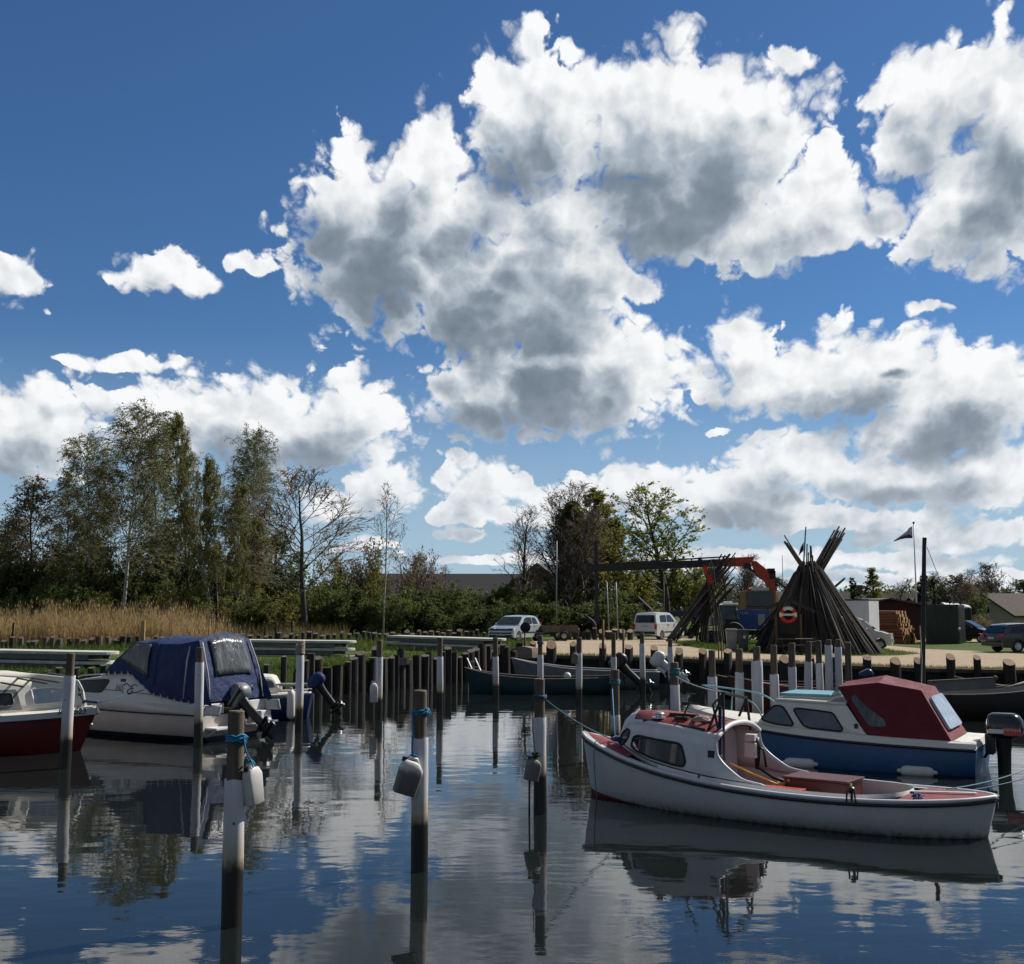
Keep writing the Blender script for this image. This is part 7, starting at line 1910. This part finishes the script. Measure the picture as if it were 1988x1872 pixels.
# fence bits and posts on the meadow
p = at_y(277, 1236, 58); o = MB().box((0, 0, .55), (.20, .10, 1.5)).build('marker_post', 'new_wood'); o.location = (p.x, 58, .95); tag(o, 'pale new wooden post in front of the reeds', 'post')
p = at_y(405, 1236, 60); o = MB().tube([(0, 0, 0), (.03, 0, 1.4)], .045, 8).build('marker_post', 'log_end'); o.location = (p.x, 60, .95); tag(o, 'thin orange stake above the blue canopy', 'stake')
p = at_y(22, 1256, 55); o = MB().tube([(0, 0, 0), (.06, 0, 1.25)], .05, 8).build('marker_post', 'dark_wood'); o.location = (p.x, 55, .95); tag(o, 'thin dark stake at the edge of the reed bed', 'stake')
t = thing('rail_fence', 'short broken rail fence with a pale top board on the meadow', 'fence', (0, 0, 0))
for x, y0, y1 in ((545, 180, 345), (705, 150, 300), (945, 88, 355)): a, b_ = at_y(*c7b(x, y0), 66), at_y(*c7b(x, y1), 66); MB().bar((b_.x, 66, .8), (a.x, 66, a.z), .10).build('fence_post', 'dark_wood', t)
MB().bar(at_y(*c7b(635, 122), 65.9), at_y(*c7b(965, 122), 65.9), .25, .07).build('rail', 'old_wood', t)

# ---------------------------------------------------------------- trees
class Buf:
    """fast collector of thin tubes and leaf faces"""
    def __init__(s): s.v, s.f, s.n = [], [], 0
    def tube(s, P, r, n):
        P = np.asarray(P, float); k = len(P); d = np.gradient(P, axis=0); d /= np.linalg.norm(d, axis=1)[:, None] + 1e-9
        u = np.where(np.abs(d[:, 2:3]) < .9, np.array([[0, 0, 1.]]), np.array([[1., 0, 0]]))
        a = np.cross(d, u); a /= np.linalg.norm(a, axis=1)[:, None] + 1e-9; b = np.cross(d, a)
        th = 2 * np.pi * np.arange(n) / n
        V = P[:, None, :] + (a[:, None, :] * np.cos(th)[None, :, None] + b[:, None, :] * np.sin(th)[None, :, None]) * np.asarray(r, float)[:, None, None]
        s.v.append(V.reshape(-1, 3))
        i, j = np.meshgrid(np.arange(k - 1), np.arange(n), indexing='ij')
        F = np.stack([i * n + j, i * n + (j + 1) % n, (i + 1) * n + (j + 1) % n, (i + 1) * n + j], -1).reshape(-1, 4) + s.n
        s.f.append(F); s.n += k * n
    def leaves(s, C, size, rng, flat=.0, asp=.6):
        C = np.asarray(C, float); m = len(C)
        if m == 0: return
        a = rng.normal(size=(m, 3)); a[:, 2] *= 1 - flat; a /= np.linalg.norm(a, axis=1)[:, None]
        b = rng.normal(size=(m, 3)); b -= a * (a * b).sum(1)[:, None]; b /= np.linalg.norm(b, axis=1)[:, None]
        sz = size * rng.uniform(.6, 1.3, (m, 1)); a *= sz; b *= sz * asp
        V = np.stack([C - a, C + b, C + a, C - b], 1).reshape(-1, 3)
        s.v.append(V); s.f.append(np.arange(4 * m).reshape(-1, 4) + s.n); s.n += 4 * m
    def mesh(s, name, m, smooth=False):
        V = np.concatenate(s.v) if s.v else np.zeros((0, 3)); F = np.concatenate(s.f) if s.f else np.zeros((0, 4), int)
        me = bpy.data.meshes.new(name); me.vertices.add(len(V)); me.vertices.foreach_set('co', V.astype(np.float32).ravel())
        me.loops.add(F.size); me.loops.foreach_set('vertex_index', F.astype(np.int32).ravel())
        me.polygons.add(len(F)); me.polygons.foreach_set('loop_start', np.arange(0, F.size, 4, dtype=np.int32)); 
        if smooth: me.polygons.foreach_set('use_smooth', np.ones(len(F), bool))
        me.update(calc_edges=True); me.materials.append(M[m]); return me
def rot_dir(d, az, tilt):
    d = d / np.linalg.norm(d); u = np.array([0, 0, 1.]) if abs(d[2]) < .9 else np.array([1., 0, 0])
    a = np.cross(d, u); a /= np.linalg.norm(a); b = np.cross(d, a)
    return d * math.cos(tilt) + (a * math.cos(az) + b * math.sin(az)) * math.sin(tilt)
def grow(rng, p, d, L, k, curve, wob):
    P = [np.array(p, float)]; d = np.array(d, float); d /= np.linalg.norm(d)
    for i in range(k):
        d = d + np.array(curve) / k + rng.normal(size=3) * wob; d /= np.linalg.norm(d); P.append(P[-1] + d * L / k)
    return np.array(P), d
def at_(P, t):
    x = t * (len(P) - 1); i = min(int(x), len(P) - 2); return P[i] + (P[i + 1] - P[i]) * (x - i), P[i + 1] - P[i]
def tree_data(key, seed, H, W, r0, h0, n1, n2, n3, tilt, c1, c2, c3, profile, leaf, leaf_n, leaf_sz, bark, twig, stems=1, lean=.02, twig_r=.011, leaf_low=0., tl=.55, fork=False, wind=0.):
    rng = np.random.default_rng(seed); tr, tw, lf = Buf(), Buf(), Buf(); LC = []
    for s in range(stems):
        d0 = np.array([rng.normal() * (lean + .14 * (stems > 1)), rng.normal() * (lean + .14 * (stems > 1)), 1.])
        Hs = H * (1 if s == 0 else rng.uniform(.72, .98)); rs = r0 * (1 if s == 0 else rng.uniform(.5, .9))
        T, _ = grow(rng, (rng.normal() * .12 * (stems > 1), rng.normal() * .12 * (stems > 1), -.1), d0, Hs * (1.0 if not fork else .9), 12, (wind * .3, 0, .08), .035 + .03 * fork)
        tr.tube(T, rs * (1 - np.linspace(0, 1, 13)) ** .8 + .012, 8)
        for i in range(n1):
            t = h0 + (1 - h0) * ((i + rng.uniform(0, 1)) / n1) ** .9; t = min(t, .985)
            u = (t - h0) / (1 - h0)
            p, td = at_(T, t); L = W * profile(u) * rng.uniform(.75, 1.15)
            if L < .12: continue
            d = rot_dir(td, i * 2.4 + rng.uniform(-.5, .5), tilt * rng.uniform(.75, 1.2) * (1 - .45 * u))
            B, _ = grow(rng, p, d, L, 6, (wind, 0, c1), .07)
            r1 = max(.018, rs * .42 * (1 - .72 * u) * (L / W) ** .6)
            tr.tube(B, np.linspace(r1, twig_r, 7), 5)
            m2 = max(2, int(n2 * (L / W) ** .5))
            for j in range(m2):
                t2 = .18 + .8 * (j + rng.uniform(0, 1)) / m2; p2, bd = at_(B, t2)
                L2 = L * tl * (1.05 - .6 * t2) * rng.uniform(.6, 1.2) + .12
                d2 = rot_dir(bd, rng.uniform(0, 6.28), rng.uniform(.45, .95))
                Q, _ = grow(rng, p2, d2, L2, 4, (wind, 0, c2), .09)
                tw.tube(Q, np.linspace(max(twig_r * 1.1, r1 * .38), twig_r * .8, 5), 3)
                for k in range(n3):
                    t3 = rng.uniform(.15, 1.); p3, qd = at_(Q, t3)
                    L3 = rng.uniform(.25, .75) * (.4 + .5 * L2)
                    d3 = rot_dir(qd, rng.uniform(0, 6.28), rng.uniform(.3, .9))
                    Z, _ = grow(rng, p3, d3, L3, 3, (wind * 1.3, 0, c3), .10)
                    tw.tube(Z, np.linspace(twig_r * .8, twig_r * .45, 4), 3)
                    if leaf_n:
                        low = 1 if leaf_low == 0 else max(.06, 1 - u * leaf_low)
                        for _q in range(rng.poisson(leaf_n * low)):
                            x, _d = at_(Z, rng.uniform(.15, 1)); LC.append(x + rng.normal(size=3) * .07)
    lf.leaves(LC, leaf_sz, rng)
    return dict(trunk=tr.mesh('trunk', bark, True), crown=tw.mesh('crown', twig), foliage=lf.mesh('foliage', leaf) if LC else None, H=H, W=W)
def bush_data(key, seed, H, W, n, leaf, leaf_n, leaf_sz, bark='bark', twig='twig_grey', stems=7):
    """many stemmed shrub: arching stems, twigs and leaf clumps of different depth"""
    rng = np.random.default_rng(seed); tr, tw, lf = Buf(), Buf(), Buf(); LC = []
    for s in range(stems):
        a = rng.uniform(0, 6.28); L = H * rng.uniform(.7, 1.08)
        T, _ = grow(rng, (rng.normal() * .2, rng.normal() * .2, -.1), (math.cos(a) * W / H * rng.uniform(.2, .9), math.sin(a) * W / H * rng.uniform(.2, .9), 1.), L, 7, (math.cos(a) * .15, math.sin(a) * .15, -.1), .08)
        tr.tube(T, np.linspace(.05, .014, 8), 5)
        for i in range(n):
            t = rng.uniform(.12, 1.); p, d = at_(T, t); L2 = W * rng.uniform(.25, .62) * (1.15 - .6 * t)
            Q, _ = grow(rng, p, rot_dir(d, rng.uniform(0, 6.28), rng.uniform(.5, 1.2)), L2, 4, (0, 0, .25), .12)
            tw.tube(Q, np.linspace(.018, .008, 5), 3)
            dens = rng.uniform(.3, 1.6)
            for k in range(4):
                p3, qd = at_(Q, rng.uniform(.2, 1)); Z, _ = grow(rng, p3, rot_dir(qd, rng.uniform(0, 6.28), rng.uniform(.3, 1.)), L2 * rng.uniform(.25, .6), 2, (0, 0, .2), .12)
                tw.tube(Z, np.linspace(.009, .005, 3), 3)
                for _q in range(rng.poisson(leaf_n * dens)):
                    x, _d = at_(Z, rng.uniform(0, 1)); LC.append(x + rng.normal(size=3) * .12)
    lf.leaves(LC, leaf_sz, rng)
    return dict(trunk=tr.mesh('trunk', bark, True), crown=tw.mesh('crown', twig), foliage=lf.mesh('foliage', leaf), H=H, W=W)
pb = lambda u: math.sqrt(max(0, 1 - ((u - .38) / .66) ** 2)) + .05
pw = lambda u: math.sqrt(max(0, 1 - (u - .35) ** 2 / .46)) * (1 - u * .35)
pc = lambda u: (1 - u) * .95 + .05
A_ = {}
A_['birch_a'] = tree_data('birch_a', 1, 13, 3.0, .085, .26, 36, 12, 9, .75, .10, -.55, -1.3, pb, 'leaf_birch', 2.2, .058, 'birch_bark', 'twig_birch', twig_r=.015)
A_['birch_b'] = tree_data('birch_b', 2, 13, 2.6, .075, .22, 34, 12, 9, .78, .15, -.45, -1.2, pw, 'leaf_birch', 2.6, .058, 'bark', 'twig_birch', twig_r=.015)
A_['birch_c'] = tree_data('birch_c', 3, 12, 2.6, .07, .24, 32, 11, 8, .78, .12, -.4, -1.0, pw, 'leaf_olive', 4.2, .066, 'birch_bark', 'twig_birch', stems=2, twig_r=.014)
A_['birch_bronze'] = tree_data('birch_bronze', 4, 10, 2.6, .07, .2, 32, 10, 8, .72, .10, -.3, -.8, pw, 'leaf_bronze', 2.0, .07, 'bark', 'twig_birch', twig_r=.015)
A_['birch_bare'] = tree_data('birch_bare', 5, 10, 2.4, .065, .38, 15, 6, 5, .8, .25, -.2, -.7, pw, 'bud_purple', .7, .05, 'birch_bark', 'twig_birch', lean=.06, twig_r=.014)
A_['alder'] = tree_data('alder', 26, 11, 4.2, .11, .26, 20, 11, 8, .85, .55, .15, .1, pw, 'leaf_bronze', .9, .06, 'bark', 'twig_grey', fork=False, lean=.0, twig_r=.015)
A_['bare_wide'] = tree_data('bare_wide', 7, 11, 3.6, .22, .16, 26, 9, 7, .62, .45, .25, .2, pw, 'bud_purple', 1.4, .055, 'bark', 'twig_grey', stems=3)
A_['bare_tall'] = tree_data('bare_tall', 8, 11, 2.4, .15, .2, 28, 8, 6, .6, .35, .2, .1, pb, 'bud_purple', .9, .05, 'bark', 'twig_grey')
A_['olive_wide'] = tree_data('olive_wide', 9, 11, 3.4, .2, .16, 26, 9, 7, .65, .40, .2, .0, pw, 'leaf_olive', 7.0, .095, 'bark', 'twig_birch', stems=3, twig_r=.014)
A_['lime'] = tree_data('lime', 10, 11, 3.9, .19, .24, 26, 8, 6, .78, .40, .2, .0, pw, 'leaf_lime', 8.5, .10, 'bark', 'twig_grey', leaf_low=.92, twig_r=.014)
A_['dome'] = tree_data('dome', 11, 9, 4.2, .22, .2, 24, 9, 7, .75, .45, .25, .2, pw, 'bud_purple', 2.4, .085, 'bark', 'twig_grey', stems=2, twig_r=.016)
A_['mixed'] = tree_data('mixed', 12, 10, 3.4, .2, .18, 22, 8, 6, .75, .4, .2, .1, pw, 'leaf_dark', 3.6, .11, 'bark', 'twig_grey', twig_r=.014)
A_['conical'] = tree_data('conical', 13, 9, 2.2, .16, .08, 34, 8, 6, .9, .5, .3, .2, pc, 'leaf_olive', 4.5, .10, 'bark', 'twig_birch', twig_r=.012)
A_['conifer'] = tree_data('conifer', 14, 9, 2.2, .16, .05, 46, 10, 5, 1.35, -.1, -.15, -.1, pc, 'leaf_conifer', 5, .10, 'bark', 'bark', twig_r=.012)
A_['shrub_green'] = bush_data('shrub_green', 15, 4.2, 2.6, 20, 'leaf_green', 6, .10)
A_['shrub_dark'] = bush_data('shrub_dark', 16, 4.0, 2.6, 20, 'leaf_dark', 8, .11)
A_['shrub_bronze'] = bush_data('shrub_bronze', 17, 4.4, 2.6, 20, 'leaf_bronze', 5, .085)
A_['shrub_blossom'] = bush_data('shrub_blossom', 18, 4.2, 2.4, 20, 'blossom', 3.2, .07)
A_['shrub_olive'] = bush_data('shrub_olive', 19, 4.2, 2.6, 20, 'leaf_olive', 6, .09)
trr = random.Random(99)
for a in A_.values():                                     # measured size of each kind
    n_ = len(a['crown'].vertices); v_ = np.empty(n_ * 3, np.float32); a['crown'].vertices.foreach_get('co', v_); v_ = v_.reshape(-1, 3)
    a['W'] = float(np.percentile(np.hypot(v_[:, 0], v_[:, 1]), 90)); a['H'] = float(np.percentile(v_[:, 2], 99.9))
def plant(key, X, Ytop, hw, d, label, name='tree', cat='tree', group=None, rz=None, base=None, lean=(0, 0)):
    a = A_[key]; p = at_y(X, Ytop, d); g = base if base is not None else (gz(p.x) if p.x > 4 else .95)
    t = thing(name, label, cat, (p.x, d, g), trr.uniform(0, 6.28) if rz is None else rz, group)
    H = p.z - g; t.scale = (hw * d / FD / a['W'] * 1.05,) * 2 + (H / a['H'],); t.rotation_euler[0] += lean[0]; t.rotation_euler[1] += lean[1]
    for part in ('trunk', 'crown', 'foliage'):
        if a[part] is None: continue
        o = bpy.data.objects.new(part, a[part]); COL.objects.link(o); o.parent = t
    return t
W_ = 'trees of the birch wood behind the reeds'
for args in [
    ('mixed', 4, 1052, 45, 88, 'dark bushy tree at the frame edge of the birch wood'), ('birch_bronze', 75, 930, 58, 86, 'reddish bare birch, outermost tall one on the reed side'),
    ('birch_b', 128, 905, 40, 92, 'slim grey birch just inside the reddish one'), ('birch_a', 188, 838, 58, 84, 'birch with a leaning crown before the tallest pair'),
    ('birch_a', 252, 785, 78, 80, 'tallest birch of the wood with a long white trunk'), ('birch_b', 312, 842, 52, 86, 'thin grey crowned birch between the two tallest ones'),
    ('birch_b', 382, 808, 50, 84, 'airy birch leaning over the greener one'), ('birch_c', 436, 806, 62, 79, 'greener twin trunked birch with bright white stems'),
    ('birch_a', 508, 828, 46, 88, 'birch with a narrow ragged crown next to the dark alder'), ('birch_c', 470, 950, 66, 82, 'yellowish young tree filling the wood below the narrow birch'),
    ('alder', 600, 905, 118, 76, 'dark spreading alder at the open end of the wood'), ('birch_c', 350, 960, 66, 90, 'olive tree in the shade between the birches'), ('birch_c', 225, 1000, 60, 90, 'olive young tree under the tallest birch'),
    ('birch_bronze', 30, 1000, 50, 95, 'brown tree far inside the wood at the frame edge'), ('birch_b', 155, 950, 48, 95, 'thin birch deep in the wood behind the leaning one'), ('mixed', 300, 1040, 60, 95, 'dark tree in the depth of the wood'), ('mixed', 540, 1030, 55, 92, 'dark low tree behind the alder'),
    ('birch_a', 480, 890, 50, 95, 'thin birch in the gap behind the twin trunked one'), ('mixed', 110, 1060, 60, 93, 'dark bushy tree behind the reddish birches'), ('mixed', 420, 1060, 60, 96, 'dark bushy tree behind the twin trunked birch')]:
    plant(args[0], args[1], args[2], args[3] * (1.25 if 'birch' in args[0] else 1), args[4], args[5], 'birch_tree' if args[0].startswith('birch') else 'tree', 'tree', W_)
# bent white stem beside the twin trunked birch
plant('birch_bare', 410, 1060, 20, 78, 'short bent white birch stem at the foot of the twin trunked birch', 'birch_tree', 'tree', W_)
sh = 0
SH_L = {'shrub_green': 'fresh green shrub', 'shrub_dark': 'dark green shrub', 'shrub_bronze': 'bronze leaved shrub', 'shrub_blossom': 'pinkish blossoming shrub', 'shrub_olive': 'olive green shrub'}
UG = []
for X in range(-10, 590, 27): UG.append((trr.choice(['shrub_dark', 'shrub_green', 'shrub_dark', 'shrub_bronze', 'shrub_olive']), X + trr.uniform(-8, 8), 1085 + trr.uniform(-30, 45), trr.uniform(38, 55), trr.uniform(80, 96)))
for X in range(10, 590, 42): UG.append((trr.choice(['shrub_dark', 'shrub_green', 'shrub_olive']), X + trr.uniform(-8, 8), 1150 + trr.uniform(-20, 20), trr.uniform(34, 46), trr.uniform(77, 80)))
for k, X, Y, hw, d in UG: plant(k, X, Y, hw, d, SH_L[k] + ' in the undergrowth of the birch wood', 'shrub', 'shrub', SH_L[k] + 's under the birches')
HG = [('shrub_olive', 640, 1085, 45, 84), ('shrub_blossom', 690, 1042, 50, 86), ('shrub_blossom', 668, 1075, 30, 84), ('shrub_olive', 735, 1075, 45, 86), ('shrub_bronze', 775, 1060, 45, 88), ('shrub_blossom', 808, 1058, 38, 85), ('shrub_blossom', 842, 1085, 26, 84), ('shrub_dark', 655, 1140, 40, 79), ('shrub_green', 625, 1120, 40, 80), ('shrub_dark', 710, 1130, 42, 80), ('shrub_green', 760, 1140, 40, 79), ('shrub_dark', 805, 1130, 42, 81)]
for X in range(850, 1245, 33): HG.append((trr.choice(['shrub_dark', 'shrub_green', 'shrub_green']), X + trr.uniform(-8, 8), 1136 + trr.uniform(-9, 14), trr.uniform(36, 46), trr.uniform(84, 98)))
for X in range(600, 1180, 36): HG.append((trr.choice(['shrub_dark', 'shrub_green', 'shrub_dark']), X + trr.uniform(-8, 8), 1168 + trr.uniform(-8, 8), trr.uniform(30, 40), trr.uniform(80, 84)))
for k, X, Y, hw, d in HG: plant(k, X, Y, hw, d, SH_L[k] + ' of the hedge between the wood and the inlet', 'shrub', 'shrub', SH_L[k] + 's of the hedge')
plant('birch_bare', 748, 938, 50, 78, 'bare white stemmed birch standing alone above the hedge', 'birch_tree', lean=(0, .05))
plant('bare_tall', 1012, 985, 46, 92, 'bare slim tree nearest the dark barn'); plant('bare_wide', 1085, 932, 78, 88, 'dark many stemmed bare tree behind the lamp mast')
plant('olive_wide', 1155, 945, 98, 90, 'yellowish green tree behind the boom tip'); plant('lime', 1292, 935, 80, 96, 'tall tree with fresh lime leaves on its lower boughs behind the boom'); plant('bare_wide', 1125, 985, 60, 98, 'smaller bare tree behind the yellowish one')
plant('shrub_olive', 1345, 1085, 40, 100, 'olive shrub at the foot of the lime leaved tree', 'shrub', 'shrub')
for i, (k, X, Y, hw, d) in enumerate([('mixed', 1180, 1100, 40, 130), ('olive_wide', 1225, 1085, 45, 140), ('mixed', 1262, 1100, 40, 150), ('olive_wide', 1330, 1088, 45, 140), ('mixed', 1375, 1100, 40, 150), ('bare_tall', 1408, 1085, 34, 130), ('bare_wide', 1440, 1075, 36, 135), ('bare_tall', 1470, 1095, 30, 150), ('mixed', 1500, 1118, 36, 150), ('mixed', 1305, 1110, 45, 160)]):
    plant(k, X, Y, hw, d, {'mixed': 'dark leafy tree', 'olive_wide': 'olive leaved tree', 'bare_tall': 'slim bare tree', 'bare_wide': 'spreading bare tree'}[k] + ' in the belt beyond the inlet and the crane lorry', group={'mixed': 'dark', 'olive_wide': 'olive', 'bare_tall': 'slim bare', 'bare_wide': 'spreading bare'}[k] + ' trees beyond the inlet')
for k, X, Y, hw, d, lab in [('conical', 1690, 1102, 32, 130, 'cone shaped yellow green tree by the grey roofed house'), ('conifer', 1668, 1122, 18, 128, 'dark conifer beside the yellow green cone tree'), ('bare_tall', 1740, 1122, 26, 140, 'small bare tree next to the cone shaped one'), ('conifer', 1783, 1112, 20, 135, 'dark conifer just behind the flagpole'),
                            ('mixed', 1812, 1118, 34, 140, 'dark tree behind the black mast'), ('mixed', 1848, 1116, 34, 138, 'dark tree right of the black mast stay'), ('bare_wide', 1868, 1105, 34, 130, 'grey bare tree above the green containers'), ('birch_bronze', 1892, 1128, 26, 125, 'bronze young tree beside the thatched cottage'), ('dome', 1940, 1092, 48, 150, 'domed purple budded tree above the thatched cottage'), ('mixed', 1985, 1125, 40, 160, 'dark tree behind the thatched cottage at the frame edge'), ('bare_wide', 1828, 1112, 30, 150, 'spreading bare tree behind the dark ones by the mast')]:
    plant(k, X, Y, hw, d, lab)
for k, X, Y, hw, d, lab in [('shrub_bronze', 1905, 1190, 22, 100, 'brown bramble shrub before the cottage wall'), ('shrub_bronze', 1928, 1200, 18, 98, 'smaller brown bramble next to the cottage'), ('shrub_dark', 1700, 1160, 26, 120, 'dark shrub behind the log stack'), ('shrub_dark', 1880, 1150, 26, 112, 'dark shrub behind the black car')]:
    plant(k, X, Y, hw, d, lab, 'shrub', 'shrub')
# distant wood along the horizon
rng = np.random.default_rng(5); fw = Buf(); C = []
for i in range(420):
    x = rng.uniform(-330, 330); y = rng.uniform(240, 420); h = rng.uniform(5, 9.5) * (1.25 if x < -40 else 1); w_ = rng.uniform(3, 6)
    m = 150; q = rng.normal(size=(m, 3)); q /= np.linalg.norm(q, axis=1)[:, None]; q *= rng.uniform(.35, 1.0, (m, 1)) ** .5
    C.append(np.stack([x + q[:, 0] * w_, y + q[:, 1] * w_, .9 + h * .5 + q[:, 2] * h * .5], 1))
fw.leaves(np.concatenate(C), .62, rng)
o = bpy.data.objects.new('distant_wood', fw.mesh('distant_wood', 'leaf_dark')); COL.objects.link(o); tag(o, 'dark wood along the far horizon', 'wood', kind='stuff')

# ---------------------------------------------------------------- reeds and grass
def blades(name, material, n, place, h, w_, lean, seed, label, cat, plume=0):
    rng = np.random.default_rng(seed); b = Buf()
    P = np.array([place(rng) for _ in range(n)]); a = rng.uniform(0, 6.28, n); hh = rng.uniform(h[0], h[1], n) * (1 if not plume else (.72 + .22 * np.sin(P[:, 0] * 1.7 + np.sin(P[:, 0] * .6) * 2) + .12 * np.sin(P[:, 0] * 5.1 + P[:, 1]))); l = rng.normal(size=(n, 2)) * lean
    wv = np.stack([np.cos(a), np.sin(a), np.zeros(n)], 1) * rng.uniform(.6, 1.2, (n, 1)) * w_
    mid = P + np.stack([l[:, 0] * hh * .35, l[:, 1] * hh * .35, hh * .55], 1); top = P + np.stack([l[:, 0] * hh, l[:, 1] * hh, hh], 1)
    V = np.stack([P - wv, P + wv, mid + wv * .8, mid - wv * .8, mid - wv * .8, mid + wv * .8, top + wv * .15, top - wv * .15], 1).reshape(-1, 3)
    b.v.append(V); b.f.append(np.arange(8 * n).reshape(-1, 4)); b.n = 8 * n
    if plume:
        k = rng.random(n) < plume; t = top[k]; m = len(t); wp = wv[k] * 2.2
        dn = np.stack([l[k, 0] * .2, l[k, 1] * .2, np.full(m, -.18)], 1)
        V = np.stack([t + np.array([0, 0, .05]), t + dn * .5 + wp, t + dn, t + dn * .5 - wp], 1).reshape(-1, 3); b.v.append(V); b.f.append(np.arange(4 * m).reshape(-1, 4) + b.n); b.n += 4 * m
    o = bpy.data.objects.new(name, b.mesh(name, material)); COL.objects.link(o); return tag(o, label, cat, kind='stuff')
def reed_at(rng):
    X = -70 + 470 * rng.random() ** 1.0 + (90 * rng.random() ** 3); d = 60 + 16 * rng.random() ** 1.4; x = (X - CX) / FD * d; return (x, d, .93)
blades('reed_bed', 'reed', 15000, reed_at, (.7, 2.45), .012, .15, 1, 'dry tan reed bed in front of the birch wood', 'reeds', plume=.5)
def reed_sparse(rng):
    X = 420 + 260 * rng.random() ** 2; d = 70 + 9 * rng.random(); return ((X - CX) / FD * d, d, .93)
blades('dry_weeds', 'grass_dry', 2200, reed_sparse, (.4, 1.1), .012, .18, 2, 'dry weeds along the foot of the wood', 'weeds')
def bank_at(rng):
    x = -24 + 25 * rng.random(); return (x, shore(x) + .05 + 9 * rng.random() ** 2.2, .945)
blades('bank_grass', 'grass_blade', 26000, bank_at, (.06, .20), .010, .35, 3, 'short green grass on the bank above the pilings', 'grass')
def mead_at(rng):
    X = -50 + 1080 * rng.random(); d = 52 + 30 * rng.random(); return ((X - CX) / FD * d, d, .945)
blades('meadow_grass', 'grass_blade', 26000, mead_at, (.08, .36), .016, .35, 4, 'taller meadow grass below the wood and hedge', 'grass')
def isl_at(rng):
    x = p0.x + .3 + (p1.x - p0.x - .6) * rng.random(); a, b = isl_lo(x), isl_hi(x); return (x, a + (b - a) * rng.random(), gz(x) + .01)
blades('island_grass', 'grass_blade', 16000, isl_at, (.05, .16), .012, .35, 5, 'short grass round the stake tents', 'grass')
def quay_at(rng):
    x = 1 + 26 * rng.random(); return (x, shore(x) + .03 + (.35 + .9 * smooth01((x - 8) / 5)) * rng.random(), gz(x) - .005)
blades('quay_weeds', 'grass_dry', 9000, quay_at, (.03, .13), .009, .4, 6, 'dry weeds along the quay edge', 'weeds')
